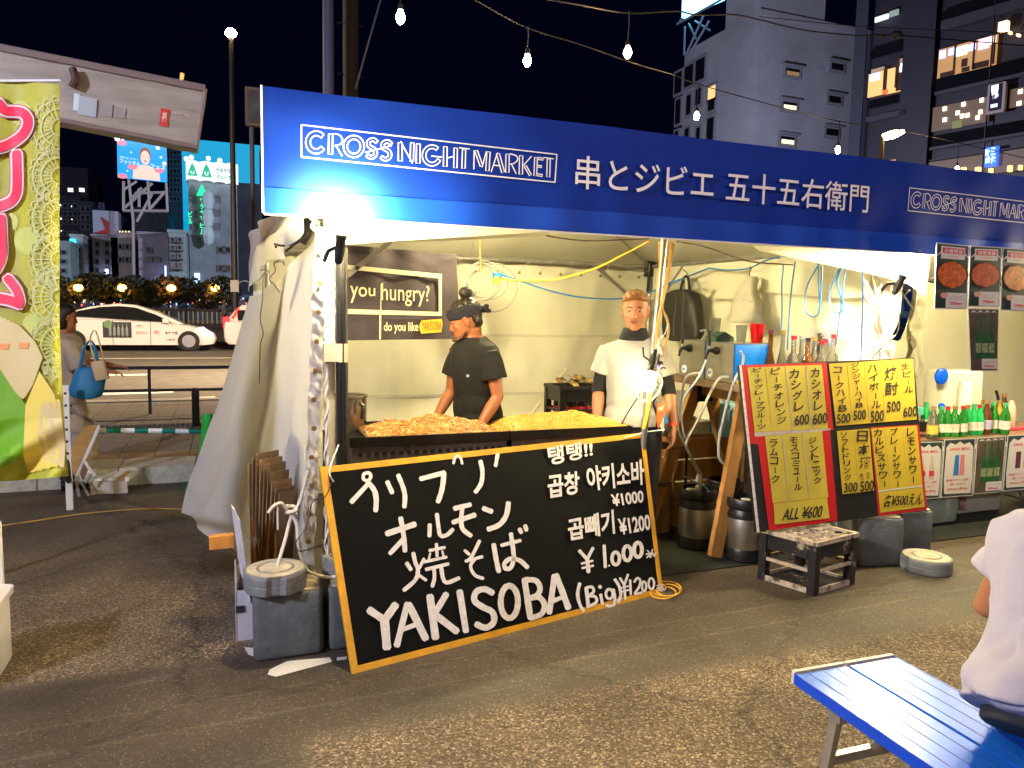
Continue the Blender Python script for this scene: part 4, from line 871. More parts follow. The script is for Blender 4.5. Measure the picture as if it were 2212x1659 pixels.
# ================================================================ CHALKBOARD
import numpy as np
def quadmap(px4,P4):
    """picture quad TL TR BR BL -> world patch"""
    src=px4; dst=((0,1),(1,1),(1,0),(0,0)); A=[];B=[]
    for (x,y),(u,v) in zip(src,dst):
        A.append([x,y,1,0,0,0,-u*x,-u*y]);B.append(u); A.append([0,0,0,x,y,1,-v*x,-v*y]);B.append(v)
    h=np.linalg.solve(np.array(A,float),np.array(B,float)); TL,TR,BR,BL=[Vector(p) for p in P4]
    n=(BR-BL).cross(TL-BL).normalized()
    if n.dot(CAM-BL)<0: n=-n
    def fn(x,y,off=0.):
        d=h[6]*x+h[7]*y+1; u=(h[0]*x+h[1]*y+h[2])/d; v=(h[3]*x+h[4]*y+h[5])/d
        return BL.lerp(BR,u).lerp(TL.lerp(TR,u),v)+n*off
    fn.n=n; fn.P=(TL,TR,BR,BL)
    dist=abs((TR-BL).dot(n))
    if dist<.004:
        def fn(x,y,off=0.): return PL(x,y,BL,n)+n*off
        fn.n=n; fn.P=(TL,TR,BR,BL)
    def uv(u,v,off=0.): return BL.lerp(BR,u).lerp(TL.lerp(TR,u),v)+n*off
    fn.uv=uv; return fn
def patch(mb,m,u0,u1,v0,v1,o0,o1,nu=1,nv=1):
    """box on a patch between offsets o0..o1"""
    ring=[(u0,v0),(u1,v0),(u1,v1),(u0,v1)]
    mb.add([m.uv(u,v,o0) for u,v in ring]+[m.uv(u,v,o1) for u,v in ring],[(3,2,1,0),(4,5,6,7),(0,1,5,4),(1,2,6,5),(2,3,7,6),(3,0,4,7)])
chalk=mat('matt black board',(.0035,.004,.004),.7,noise=(7,.3),grime=(5,.70,(.010,.011,.011)),spec=.15); yel=mat('yellow painted edging',(.72,.36,.02),.5,noise=(10,.15),grime=(9,.66,(.40,.20,.02))); wpaint=mat('white brush paint',(.74,.70,.68),.6,noise=(40,.12),grime=(30,.68,(.45,.42,.42)))
bl,br=G(760.6,1456.4),G(1432,1280.5); e=(br-bl).normalized(); tl=PL(691,1009,bl,e); tr=PL(1391,934.5,br,e)
pn=e.cross(((tl-bl)+(tr-br))).normalized(); tl=PL(691,1009,bl,pn); tr=PL(1391,934.5,bl,pn)
CB=quadmap(((691,1009),(1391,934.5),(1432,1280.5),(760.6,1456.4)),(tl,tr,br,bl))
t=thing('chalkboard','long black noodle price board with yellow edges leaning at the stall front','sign board',tuple(bl))
b=MB(); patch(b,CB,0.004,.996,.004,.996,-.012,0); b.build('panel',chalk,t)
for a in ((0,1,0,.032),(0,1,.968,1),(0,.016,.032,.968),(.984,1,.032,.968)):
    b=MB(); patch(b,CB,*a,-.014,.0022); b.build('edging',yel,t)
Q=lambda x,y:CB(*Z5(x,y))
o5=[.003]
def st(mb,pts,w,sm=True):
    o5[0]+=.00006; ribbon(mb,pts,w,Q,CB.n*o5[0],sm,True,.07)
b=MB()
def ell(cx,cy,rx,ry,n=16): return [(cx+rx*math.cos(2*PI*i/n-1.2),cy+ry*math.sin(2*PI*i/n-1.2)) for i in range(n+1)]
S_=[([(338,272),(342,246),(372,240),(382,262),(364,286),(340,276)],20),([(368,302),(270,408)],27),([(374,302),(404,345),(414,400),(410,458)],30),
 ([(478,292),(506,354)],26),([(541,254),(568,320),(580,375),(577,436)],27),([(672,274),(808,238)],27),([(806,240),(801,300),(790,355),(772,406)],29),([(862,184),(872,150),(892,140),(906,160),(912,186)],15),
 ([(1018,172),(1030,235),(1022,300),(990,350)],25),([(1118,132),(1106,198)],22),
 ([(476,592),(636,538)],34),([(555,502),(572,600),(580,692)],28),([(575,620),(494,706)],27),
 ([(724,540),(722,606)],24),([(765,480),(774,550),(785,602),(822,600),(857,568)],24),([(868,446),(958,424)],28),([(860,526),(984,484)],30),([(912,450),(906,510),(915,565),(962,604)],26),
 ([(1036,446),(1082,464)],28),([(1180,414),(1168,485),(1128,540),(1064,566)],30),
 ([(590,764),(614,800)],24),([(628,706),(640,760),(655,800),(640,860),(574,920)],24),([(690,738),(664,790)],18),([(656,830),(702,862)],18),
 ([(722,690),(810,672)],18),([(762,652),(766,724)],18),([(692,756),(820,728)],18),([(726,706),(716,746)],13),([(796,694),(806,734)],13),([(702,800),(830,768)],20),([(748,800),(750,850),(738,898)],22),([(790,790),(800,850),(824,876),(892,850)],24),
 ([(926,690),(952,712)],18),([(1012,634),(962,732),(932,752)],20),([(932,752),(1028,726)],18),([(986,738),(960,780),(984,832),(1032,852)],20),
 ([(1094,656),(1108,740),(1124,812)],28),([(1140,660),(1248,632)],22),([(1194,594),(1206,680),(1210,740),(1192,790),(1164,794),(1156,766),(1190,738),(1245,748),(1290,788)],26),([(1244,566),(1254,586)],24),([(1276,546),(1284,572)],24),
 ([(374,1036),(460,1094)],44),([(524,1006),(462,1092)],44),([(460,1094),(474,1252)],50),
 ([(592,1000),(532,1240)],36),([(602,1004),(698,1200)],42),([(560,1150),(652,1116)],28),([(724,956),(756,1196)],42),([(818,944),(738,1078)],38),([(748,1058),(878,1158)],42),([(896,928),(932,1156)],38),
 ([(1086,936),(1040,914),(992,930),(982,980),(1030,1018),(1086,1048),(1094,1104),(1048,1138),(994,1118)],36),(ell(1184,988,50,94),34),
 ([(1272,860),(1306,1080)],36),([(1274,860),(1336,864),(1362,905),(1346,948),(1290,970)],32),([(1290,970),(1356,962),(1388,1006),(1370,1058),(1308,1082)],32),
 ([(1446,838),(1416,1050)],34),([(1456,834),(1526,1022)],36),([(1432,984),(1500,958)],26),
 ([(1592,882),(1580,940),(1592,1000),(1614,1040)],20),([(1630,908),(1642,1016)],22),([(1632,905),(1664,902),(1672,930),(1640,955)],17),([(1640,955),(1682,958),(1688,990),(1642,1016)],17),([(1714,946),(1724,1000)],18),([(1708,898),(1712,904)],22),(ell(1764,942,20,28,12),16),([(1788,916),(1796,970),(1784,1012),(1746,1008)],17),([(1796,858),(1822,900),(1830,950),(1814,988)],18),
 ([(1826,850),(1850,890)],14),([(1872,830),(1850,890)],14),([(1850,890),(1856,972)],15),([(1830,908),(1876,896)],10),([(1832,930),(1880,918)],10),([(1884,862),(1888,944)],14),([(1908,872),(1926,850),(1944,866),(1934,905),(1912,940),(1952,934)],14),(ell(1965,898,12,28,10),13),(ell(2007,882,16,32,10),13),
 ([(2040,894),(2062,888)],7),([(2040,908),(2058,904),(2038,932)],7),([(2048,918),(2068,926)],7),([(2074,884),(2060,926),(2072,906),(2080,922),(2092,904)],7),
 ([(1590,692),(1634,740)],20),([(1668,676),(1636,738)],18),([(1635,740),(1642,814)],22),([(1602,766),(1666,750)],13),([(1606,792),(1670,778)],13),([(1733,662),(1740,786)],19),([(1761,776),(1762,780)],11),(ell(1800,736,22,36),20),(ell(1867,706,23,42),21),(ell(1929,686,23,42),22),
 ([(1982,690),(1992,696)],7),([(1976,712),(2000,704),(1980,732)],8),([(1990,722),(2004,730)],8),([(2014,684),(2000,728),(2014,704),(2022,724),(2034,700)],8)]
for pts,w_ in S_: st(b,pts,w_)
b.build('brush_lettering',wpaint,t,recalc=False)
b=MB()
for s_,q in (('탱탱!!',((1400,88),(1664,52),(1668,145),(1415,200))),('곱창',((1402,252),(1588,228),(1592,360),(1410,390))),('야키소바',((1622,205),(1962,160),(1968,308),(1640,348))),('¥1000',((1768,366),(1958,338),(1962,412),(1784,436))),('곱빼기',((1515,510),(1786,452),(1796,592),(1530,636))),('¥1200',((1808,508),(1996,476),(2002,570),(1826,602)))):
    o5[0]+=.0003; qtext(b,s_,*[Q(*p)+CB.n*o5[0] for p in q],bold=.028)
b.build('painted_korean_lettering',wpaint,t,recalc=False)
# cords that tie the board up
t=MB().tube(cr([Q(165,290)+CB.n*.006,Q(135,225)+CB.n*.02,PY(733,958,3.49),PY(742,935,3.48)],4),.004,5).build('tie_cord_white',cord,None,smooth=True); tag(t,'short white cord tying the upper left corner of the noodle price board','cord')
t=MB().tube([Q(1845,40)+CB.n*.01,Q(1960,5)+CB.n*.02,PY(1436,928,3.70)],.0035,5).build('cable_tie',wh,None,smooth=True); tag(t,'white cable tie at the upper right corner of the noodle price board','cable tie')
t=MB().tube(cr([Q(150,295)+CB.n*.012,Q(110,380)+CB.n*.02,PY(675,1085,3.40),PY(660,1140,3.38),PY(640,1170,3.38),PY(646,1190,3.38),PY(668,1186,3.40),PY(700,1176,3.46)],6),.0028,5).build('cord_loop',blk,None,smooth=True); tag(t,'thin black cord looping from the price board corner down to the weights','cord')
# ================================================================ WEIGHTS, CARTONS, CORDS ON THE LEFT
blockp=mat('grey painted concrete block',(.105,.118,.122),.8,noise=(9,.22),grime=(7,.63,(.30,.26,.19)),bump=(35,.6)); blockt=mat('worn bare concrete',(.50,.43,.31),.85,noise=(16,.35),bump=(50,.4))
def cblock(lab,c,rz=0,h=.30,w_=.30,d=.28):
    t=thing('concrete_block',lab,'weight block',(c[0],c[1],0),group='grey concrete weight blocks')
    M=rz3(rz); MB().rbox((c[0],c[1],h/2-.004+.003),(w_,d,h-.008),.028,M).build('block',blockp,t,smooth=True)
    MB().rbox((c[0],c[1],h-.001),(w_-.03,d-.03,.008),.02,M,zr=.002).build('worn_top',blockt,t)
    return t
cblock('blue grey concrete block under the round weight at the left tent post',(.238,3.435),R(-1))
cblock('grey concrete block partly hidden behind the left edge of the price board',(.560,3.44),R(-1))
cblock('grey concrete block standing just right of the beer crate, under the menu board',(3.835,3.53),R(-14),.31,.29,.28)
cblock('grey concrete block right of its twin, beside the water tanks',(4.155,3.60),R(-8),.31,.31,.28)
discm=mat('grey cast weight',(.20,.21,.205),.6,noise=(9,.15),grime=(8,.60,(.42,.37,.27)),bump=(40,.3)); disct=mat('worn weight top',(.48,.42,.32),.8,noise=(12,.3))
def disc(lab,c,r=.135,h=.085,a=0):
    t=thing('round_weight',lab,'weight',c,group='round stackable tent weights')
    rings=[]
    n=40
    for rr,z in ((r*.96,0),(r,.008),(r,h*.45),(r*.985,h*.5),(r,h*.55),(r,h-.012),(r*.97,h)):
        rings.append([Vector((c[0]+(rr*(.86 if 3<=k%20<=5 else 1))*math.cos(2*PI*k/n+a),c[1]+(rr*(.86 if 3<=k%20<=5 else 1))*math.sin(2*PI*k/n+a),c[2]+z)) for k in range(n)])
    MB().loft(rings).build('body',discm,t)
    b=MB(); b.lathe([(r*.90,h-.002),(r*.90,h+.003),(r*.62,h+.003),(r*.60,h-.004),(r*.52,h-.004),(r*.50,h+.006),(r*.42,h+.006)],c,32); b.build('top_ring',disct,t)
    MB().lathe([(.001,h+.001),(r*.40,h+.001),(r*.40,h-.004)],c,20).build('hub',mat('rusty red hub',(.22,.06,.03),.7),t); return t
disc('round grey weight lying on the left concrete block, roped to the tent',(.185,3.375,.304),.135,.088,.9)
disc('small part of a round weight peeping from behind the price board',(.50,3.50,.304),.10,.08,2)
disc('round grey weight lying flat on the asphalt before the right blocks',(4.03,3.27,0),.145,.09,2.2)
MB_=MB(); 
t=MB().tube(cr([(.19,3.37,.395),(.23,3.42,.50),(.262,3.46,.60),(.30,3.47,.66),(.335,3.47,.80)],5),.008,6).tube(cr([(.262,3.46,.60),(.22,3.44,.665),(.185,3.43,.66),(.16,3.43,.63)],4),.008,6).tube([(.20,3.435,.655),(.20,3.43,.55)],.005,5).tube(cr([(.262,3.46,.62),(.285,3.45,.55),(.29,3.44,.45),(.33,3.45,.34),(.40,3.42,.312),(.46,3.40,.312)],5),.008,6).tube([(.262+.022*math.cos(a*.8),3.46+.02*math.sin(a*.8),.60+.004*a) for a in range(14)],.009,6).build('tie_rope',cord,None,smooth=True)
tag(t,'knotted white rope tying the left tent leg down to the round weight','rope')
paper=mat('white paper sheet',(.66,.62,.56),.7,noise=(5,.08)); 
t=MB().quad(G(620,1428,.004),G(583,1446,.004),G(578,1457,.004),G(596,1462,.004),G(718,1429,.004),G(712,1420,.004)).build('paper_sheet',paper,None,recalc=False); tag(t,'white paper sheet lying under the left concrete block','paper sheet')
t=MB().quad(G(528,1398,.004),G(536,1414,.004),G(560,1422,.004),G(556,1400,.004)).build('paper_sheet',paper,None,recalc=False); tag(t,'small white paper scrap by the left corner of the left block','paper sheet')
t=MB().quad(G(728,1420,.004),G(750,1418,.004),G(748,1424,.004),G(727,1427,.004)).build('paper_sheet',paper,None,recalc=False); tag(t,'white paper sheet just under the lower left corner of the price board','paper sheet')
cart=mat('white printed carton',(.62,.60,.64),.6,noise=(4,.06)); cardb=mat('brown cardboard',(.30,.19,.09),.8,noise=(10,.18)); cardd=mat('dark corrugated cardboard',(.20,.13,.07),.8,noise=(60,.4),stretch=(1,1,.05)); kraft=mat('brown paper bag',(.42,.20,.06),.7,noise=(7,.2),bump=(14,.5))
t=thing('carton','white printed carton holding paper bags, left of the concrete block','carton',(.08,3.72,0))
for c_,d in (((.02,3.72,.14),(.006,.34,.28)),((.20,3.72,.11),(.006,.34,.22)),((.11,3.553,.12),(.18,.006,.24)),((.11,3.887,.12),(.18,.006,.24)),((.11,3.72,.006),(.18,.33,.012))): MB().box(c_,d).build('panel',cart,t)
fl_=MB().box((.045,3.60,.40),(.004,.20,.42),rz3(.15)@Matrix.Rotation(R(-7),3,'Y')@Matrix.Rotation(R(8),3,'X')); fl_=fl_.build('tall_flap',cart,t)
p_=[PY(x,y,3.55) for x,y in (Zc(100,650),Zc(195,700),Zc(200,745),Zc(108,690))]
b=MB(); qtext(b,'CONERO',*p_); b.build('lettering',mat('grey print',(.22,.19,.24),.6),t,recalc=False)
MB().box((.035,3.545,.155),(.035,.004,.03)).build('logo',mat('black print',(.03,.03,.03),.6),t)
t=thing('paper_bags','crumpled brown paper bags standing in the white carton','paper bags',(.10,3.72,.02))
for k,(x,y,h,ti) in enumerate(((.08,3.66,.50,-5),(.12,3.72,.46,-2),(.15,3.76,.42,3),(.17,3.70,.40,5))):
    def bg(u,v,x=x,y=y,h=h,ti=ti,k=k):
        return (x+.015*n3(u*4,v*4,k)+(v*h)*math.sin(R(ti)),y-.10+.2*u+.01*n3(u*5,v*5,k+4),.03+v*(h+.05*math.sin(u*13+k)))
    MB().grid(bg,12,14).build('bag',kraft,t,smooth=2,recalc=False)
t=thing('cardboard_stack','bundle of flattened brown cardboard leaning on the tent side sheet','cardboard',(.16,3.83,.0))
for k in range(9):
    h=.82-.035*abs(k-2)+random.uniform(-.02,.02); M=rz3(R(24+k*2))@Matrix.Rotation(R(-3+k*.8),3,'Y')@Matrix.Rotation(R(4),3,'X')
    MB().box((.15+k*.012,3.90-k*.016,h/2+.03),(.125,.006,h),M).build('sheet',cardd if k%3 else cardb,t)
MB().box((-.04,3.74,.425),(.11,.05,.06)).build('orange_flap',mat('orange tape roll box',(.65,.27,.05),.5),bpy.data.objects['carton'])
# laces and tangled cords on the side sheet
b=MB()
for pts in (((1700,110),(1730,150),(1700,230),(1770,250),(1830,260)),((1700,100),(1760,60),(1860,75),(1830,40)),):
    b.tube(cr([PX(*Z2(x,y),.22-.0) if False else PD(*Z2(x,y),4.6) for x,y in pts],5),.004,5)
t=thing('cord_tangle','loose grey lacing cords tangled at the top of the left side sheet','cord',tuple(PD(560,590,4.9)))
for pts,D in ((((1830,40),(1790,60),(1800,110),(1760,160),(1790,200),(1830,250)),4.3),(((1700,110),(1740,100),(1720,160),(1715,300),(1700,420),(1720,520),(1700,600),(1695,860)),4.75),(((1560,190),(1600,175),(1640,190),(1690,170),(1730,120),(1760,110),(1740,150)),5.2),(((1790,60),(1840,50),(1860,75),(1850,40)),4.2)):
    MB().tube(cr([PD(*Z2(x,y),D) for x,y in pts],6),.0035,5).build('cord',mat('grey cord',(.35,.34,.36),.8),t,smooth=True)
t=thing('black_cable_bundle','tangle of black cable ends tied under the left end of the banner','cable',tuple(PD(640,500,3.75)))
for pts in (((375,472),(440,455),(520,435),(590,425)),((305,555),(380,572),(470,560),(520,520),(590,470)),((310,560),(318,585)),((410,630),(470,585),(520,545),(600,500),(640,440)),((490,560),(560,520),(620,460),(640,300)),((520,530),(560,500),(610,430),(625,300)),((430,360),(500,330),(585,312))):
    MB().tube(cr([PD(*Zd(x,y),3.72+random.uniform(-.04,.04)) for x,y in pts],5),.006,6).build('cable',blk,t,smooth=True)
MB().tube(cr([PD(*Zd(x,y),3.74) for x,y in ((560,540),(600,470),(640,400),(650,300))],4),[.03]*12+[.02],8).build('knot',blk,t,smooth=True)
t=MB().tube(cr([PD(*Zd(x,y),3.50+.01*math.sin(k)) for k,(x,y) in enumerate(((660,290),(700,330),(680,380),(720,420),(790,400),(740,350),(800,300),(770,420),(735,470)))],6),.011,6).build('gathered_ties',white_p,None,smooth=True); tag(t,'bunched pale ties gathered at the top of the tent hem beside the lamp','cord')
# yellow cord across the asphalt, and the coil at the board's foot
ycab=mat('yellow cable',(.75,.42,.04),.4); ycabd=mat('dusty yellow cord',(.42,.25,.06),.7)
t=MB().tube(cr([G(x,y,.006) for x,y in ((-60,1142),(0,1136),(90,1123),(180,1110),(280,1101),(360,1099),(440,1102))],6),.006,5).build('cord_on_ground',ycabd,None,smooth=True); tag(t,'thin yellow cord lying across the dark asphalt at the far left','cord')
t=thing('cable_coil','loose yellow cable coil on the ground at the price board right corner','cable',tuple(G(1440,1280)))
for k,(cx,cy,rx,ry) in enumerate(((1438,1272,34,16),(1432,1280,28,13),(1444,1275,25,13))):
    MB().tube([G(cx+rx*math.cos(2*PI*i/22),cy+ry*math.sin(2*PI*i/22),.008+.008*k) for i in range(22)],.0045,5,closed=True).build('loop',ycab,t,smooth=True)
# ================================================================ GRIDDLES AND NOODLES
st_b=mat('seasoned black iron',(.015,.013,.012),.35,metal=.5,noise=(12,.3)); st_s=mat('greasy steel',(.20,.17,.13),.35,metal=.8,noise=(10,.3),grime=(9,.62,(.05,.04,.03)))
GY=3.75; gz=PY(758,948,GY).z; gx0=PY(757,948,GY).x; gxm=PY(1102,942,GY).x; gx1=PY(1365,930,GY).x
def griddle(lab,x0,x1):
    y0,y1=GY,GY+.40; t=thing('griddle',lab,'griddle',((x0+x1)/2,(y0+y1)/2,gz-.17),group='gas griddles side by side')
    MB().box(((x0+x1)/2,(y0+y1)/2,gz-.028),(x1-x0-.01,y1-y0-.01,.012)).build('hot_plate',st_b,t)
    for c_,d in ((((x0+x1)/2,y0,gz-.02),(x1-x0,.008,.05)),(((x0+x1)/2,y1,gz-.01),(x1-x0,.008,.07)),((x0,(y0+y1)/2,gz-.02),(.008,y1-y0,.05)),((x1,(y0+y1)/2,gz-.02),(.008,y1-y0,.05))): MB().box(c_,d).build('rim',st_b,t)
    MB().box(((x0+x1)/2,(y0+y1)/2,gz-.11),(x1-x0-.02,y1-y0-.02,.13)).build('casing',st_s,t)
    b=MB(); n=int((x1-x0)/.045)
    for k in range(n): b.lathe([(.004,-.003),(.012,-.003),(.012,.002),(.009,.002),(.009,-.001),(.001,-.001)],(x0+.05+k*.042,y0+.006,gz-.085),12,Matrix.Rotation(R(90),3,'X'))
    b=b.build('burner_hole_rings',mat('black hole rim',(.006,.006,.006),.5),t); b['kind']='stuff'; return t
griddle('left gas griddle with perforated front, heaped with browned noodles',gx0,gxm-.006)
griddle('right gas griddle heaped with plain yellow noodles',gxm+.006,gx1)
t=thing('work_table','steel table under the griddles, hidden behind the price board','table',((gx0+gx1)/2,GY+.2,0))
MB().box(((gx0+gx1)/2,GY+.2,gz-.19),(gx1-gx0+.1,.5,.03)).build('table_top',st_s,t)
for x in (gx0,gx1):
    for y in (GY,GY+.4): MB().box((x,y,(gz-.205)/2),(.035,.035,gz-.205)).build('leg',st_s,t)
def heap(name,lab,x0,x1,y0,y1,z0,hh,ms,n,seed,ln_=.12,rr=.0026,amp=.3):
    rnd=random.Random(seed)
    def hz(x,y):
        u=(x-x0)/(x1-x0)*2-1; v=(y-y0)/(y1-y0)*2-1; d=max(0,1-abs(u)**3)*max(0,1-abs(v)**2.5)
        return z0+hh*d*(.75+amp*noise.noise(Vector((x*7,y*9,seed)))*1.6)
    root=MB().grid(lambda u,v:(x0+(x1-x0)*u,y0+(y1-y0)*v,hz(x0+(x1-x0)*u,y0+(y1-y0)*v)-.004),40,20).build(name,ms[0],None,smooth=2,recalc=False); tag(root,lab,'noodles',kind='stuff')
    bs=[MB() for _ in ms]
    for k in range(n):
        x=rnd.uniform(x0,x1); y=rnd.uniform(y0,y1) if rnd.random()<.7 else rnd.uniform(y0,(y0+y1)/2); a=rnd.uniform(0,2*PI); cu=rnd.uniform(-.9,.9); P=[]; lift=rnd.uniform(.0,.016)
        L=ln_*rnd.uniform(.4,1.2)
        for i in range(11):
            P.append(Vector((x,y,hz(x,y)+lift+.005*math.sin(i*1.1+k)))); x+=math.cos(a)*L/10; y+=math.sin(a)*L/10; a+=cu*rnd.uniform(.2,.9)
            x=min(max(x,x0),x1); y=min(max(y,y0),y1)
        mi=rnd.choices(range(len(ms)),weights=[3]+[2]*(len(ms)-1))[0]; bs[mi].tube(P,rr*rnd.uniform(.8,1.25),4)
    for b,m_ in zip(bs,ms):
        o=b.build('noodle_strands',m_,root,smooth=True,recalc=False); o['kind']='stuff'
    return root
ny=mat('fresh yellow noodle',(.66,.40,.05),.42,noise=(30,.12),transl=.1); ny2=mat('pale yellow noodle',(.66,.42,.10),.4); nb=mat('browned noodle',(.46,.23,.055),.4,noise=(30,.2)); ns=mat('bean sprout white',(.70,.60,.36),.35,transl=.1); nr=mat('red brown sauce scrap',(.35,.10,.03),.4)
heap('fried_noodle_heap','heap of browned noodles with bean sprouts on the left griddle',gx0+.10,gxm-.05,GY+.03,GY+.37,gz-.012,.070,[nb,ny2,nb,ns,nr],1300,3,.24,.0026,.55)
heap('noodle_heap','long heap of plain yellow noodles on the right griddle',gxm-.03,gx1-.02,GY+.025,GY+.37,gz-.012,.075,[ny,ny2],1200,8,.34,.0030,.3)
t=MB().tube(cr([PY(*Z4(1830,1300),3.84),PY(*Z4(1880,1210),3.74),PY(*Z4(1945,1112),3.66)],4),.004,5).build('wire_hook',dk,None,smooth=True); tag(t,'thin dark wire running from the yellow noodles up to the caged middle lamp','wire')
# pot on the left
pp=PY(752,925,4.15)
t=thing('steel_pot','steel pot with dark contents behind the left griddle by the padded pole','pot',(pp.x+.02,4.17,0)); ptm=mat('pot steel',(.5,.45,.36),.25,metal=.9); 
MB().lathe([(.09,gz-.03),(.105,gz),(.105,gz+.16),(.112,gz+.165),(.112,gz+.175),(.10,gz+.175),(.10,gz+.15),(.001,gz+.15)],(pp.x+.0,4.17,0),24).build('body',ptm,t,smooth=True)
MB().tube(cr([(pp.x+.05,4.05,gz+.14),(pp.x+.06,4.02,gz+.12),(pp.x+.055,4.03,gz+.06)],4),.012,6).build('ladle_handle',blk,t,smooth=True)
MB().box((pp.x,4.19,(gz-.04)/2),(.24,.24,gz-.04)).build('stand',st_b,t)
# ================================================================ YELLOW MENU BOARD
mbl,mbr=G(1634.5,1148.6,.32),G(2001.5,1102,.33); mbr.z=.33; e=(mbr-mbl).normalized(); mtl=PL(1596.5,788.9,mbl,e); mtr=PL(1973.4,773,mbr,e)
pn=e.cross(((mtl-mbl)+(mtr-mbr))).normalized(); mtl=PL(1596.5,788.9,mbl,pn); mtr=PL(1973.4,773,mbl,pn)
MN=quadmap(((1596.5,788.9),(1973.4,773),(2001.5,1102),(1634.5,1148.6)),(mtl,mtr,mbr,mbl))
redm=mat('red poster sheet',(.48,.008,.010),.45,bump=(6,.2)); blackt=mat('black tape',(.012,.012,.012),.42,bump=(10,.3)); ypap=mat('yellow paper strip',(.50,.41,.045),.5,noise=(3,.10),bump=(5,.4)); ypap2=mat('yellow paper strip deeper',(.48,.36,.025),.5,noise=(3,.10),bump=(5,.4)); greyt=mat('grey tape',(.42,.36,.33),.6,noise=(9,.2)); ink=mat('black marker ink',(.02,.016,.012),.5)
t=thing('menu_board','drinks menu board of hand-lettered yellow paper strips on red and black','menu board',tuple(mbl))
b=MB(); patch(b,MN,0,1,0,1,-.02,0); b.build('backing',blackt,t)
def sheet(name,pts,off,m_,th=.0012):
    n=MN.n; a=[MN(*Ze(x,y),off) for x,y in pts]; return MB().prism(a,n*(-th)).build(name,m_,t)
sheet('red_sheet',[(140,130),(905,106),(965,700),(935,705),(1003,1500),(400,1590),(300,830),(212,830)],.002,redm)
sheet('grey_tape',[(268,724),(938,688),(940,702),(866,712),(300,760),(272,760)],.0032,greyt)
sheet('black_sheet',[(228,825),(292,825),(372,1602),(308,1602)],.0036,blackt)
sheet('white_edge_strip',[(133,130),(152,130),(312,1606),(288,1606)],.0045,mat('white edge strip',(.66,.62,.60),.5))
b=MB()
for k in range(18):
    p=MN(*Ze(148+k*8.6,190+k*80),.0055); b.ball(p,.003,n=5)
b=b.build('rivets',blk,t); b['kind']='stuff'
sheet('yellow_sheet',[(205,152),(860,126),(915,690),(270,722)],.004,ypap)
sheet('yellow_sheet',[(360,757),(864,712),(918,1296),(430,1348)],.004,ypap)
sheet('yellow_sheet',[(436,1352),(905,1300),(928,1480),(446,1536)],.005,ypap)
sheet('yellow_sheet',[(924,118),(1665,74),(1700,610),(990,666)],.004,ypap2)
sheet('yellow_sheet',[(995,712),(1280,690),(1324,1236),(1045,1270)],.004,ypap2)
sheet('red_sheet',[(1290,680),(1720,654),(1792,1404),(1365,1464)],.002,mat('dark red sheet',(.42,.012,.02),.45))
sheet('yellow_sheet',[(1297,690),(1700,662),(1768,1380),(1380,1432)],.004,ypap2)
sheet('pale_strip',[(1358,1238),(1745,1190),(1746,1200),(1360,1250)],.0052,mat('pale tape strip',(.45,.52,.50),.5))
cr_=mat('paper strip edge',(.50,.40,.05),.6)  # edge lines in nearly the paper's own yellow
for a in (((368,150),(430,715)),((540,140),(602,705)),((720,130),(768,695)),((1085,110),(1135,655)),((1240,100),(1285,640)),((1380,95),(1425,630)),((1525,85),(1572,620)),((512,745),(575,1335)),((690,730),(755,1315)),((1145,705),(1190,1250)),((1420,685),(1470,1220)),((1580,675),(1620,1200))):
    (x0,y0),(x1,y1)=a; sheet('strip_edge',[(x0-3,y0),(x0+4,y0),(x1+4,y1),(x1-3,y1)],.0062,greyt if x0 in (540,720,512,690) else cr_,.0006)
oo=[.0068]
def vcol(s_,x0,y0,x1,y1,w_,sq=.86):
    n=len(s_); oo[0]+=.00003; tx=MB()
    for i,ch in enumerate(s_):
        f=(i+.5)/n; cx=x0+(x1-x0)*f+random.uniform(-3,3); cy=y0+(y1-y0)*f; h=(y1-y0)/n*sq
        if ch=='ー': q=((cx-4,cy-h*.35),(cx+5,cy-h*.35),(cx+7,cy+h*.4),(cx-2,cy+h*.4)); body='▍' ; tx.quad(*[MN(*Ze(*p),oo[0]) for p in q]); continue
        ww=w_/2*(.8 if ch in 'ッュャ' else 1); r_=random.uniform(-.06,.10)
        q=[(cx-ww,cy-h/2+ww*r_),(cx+ww,cy-h/2-ww*r_-3),(cx+ww,cy+h/2-ww*r_-3),(cx-ww,cy+h/2+ww*r_)]
        qtext(tx,ch,*[MN(*Ze(*p),oo[0]) for p in q],bold=.018,slant=.06)
    tx.build('hand_lettering',ink,t,recalc=False)
def hnum(s_,cx,cy,w_,h,rot=-6,bold=.02):
    tx=MB(); oo[0]+=.00003; c,s=math.cos(R(rot)),math.sin(R(rot))
    q=[(cx+c*x-s*y,cy+s*x+c*y) for x,y in ((-w_/2,-h/2),(w_/2,-h/2),(w_/2,h/2),(-w_/2,h/2))]
    qtext(tx,s_,*[MN(*Ze(*p),oo[0]) for p in q],bold=bold,slant=.10); tx.build('price_lettering',ink,t,recalc=False)
for a in (('ピーチグレープフルーツ',285,148,330,700,74),('ピーチオレンジ',448,148,510,655,78),('カシグレ',606,160,665,545,86),('カシオレ',795,150,832,540,78),('コークハイB',992,140,1048,545,76),('ジンジャーハイB',1148,105,1192,510,66),('ハイボール',1298,120,1345,520,84),('焼酎',1458,140,1482,405,112),('生ビール',1590,105,1635,380,78),('ラムコーク',430,780,450,1175,72),('モスコミュール',605,760,655,1240,70),('ジントニック',775,760,825,1185,70),('ソフトドリンク',1050,718,1088,1155,58),('日本酒',1212,700,1245,1050,96),('カルピスサワー',1345,690,1415,1215,76),('プレーンサワー',1490,680,1532,1215,66),('レモンサワー',1638,680,1668,1180,66),('あつ',1205,1085,1212,1150,30),('ひや',1262,1075,1268,1140,30)): vcol(*a)
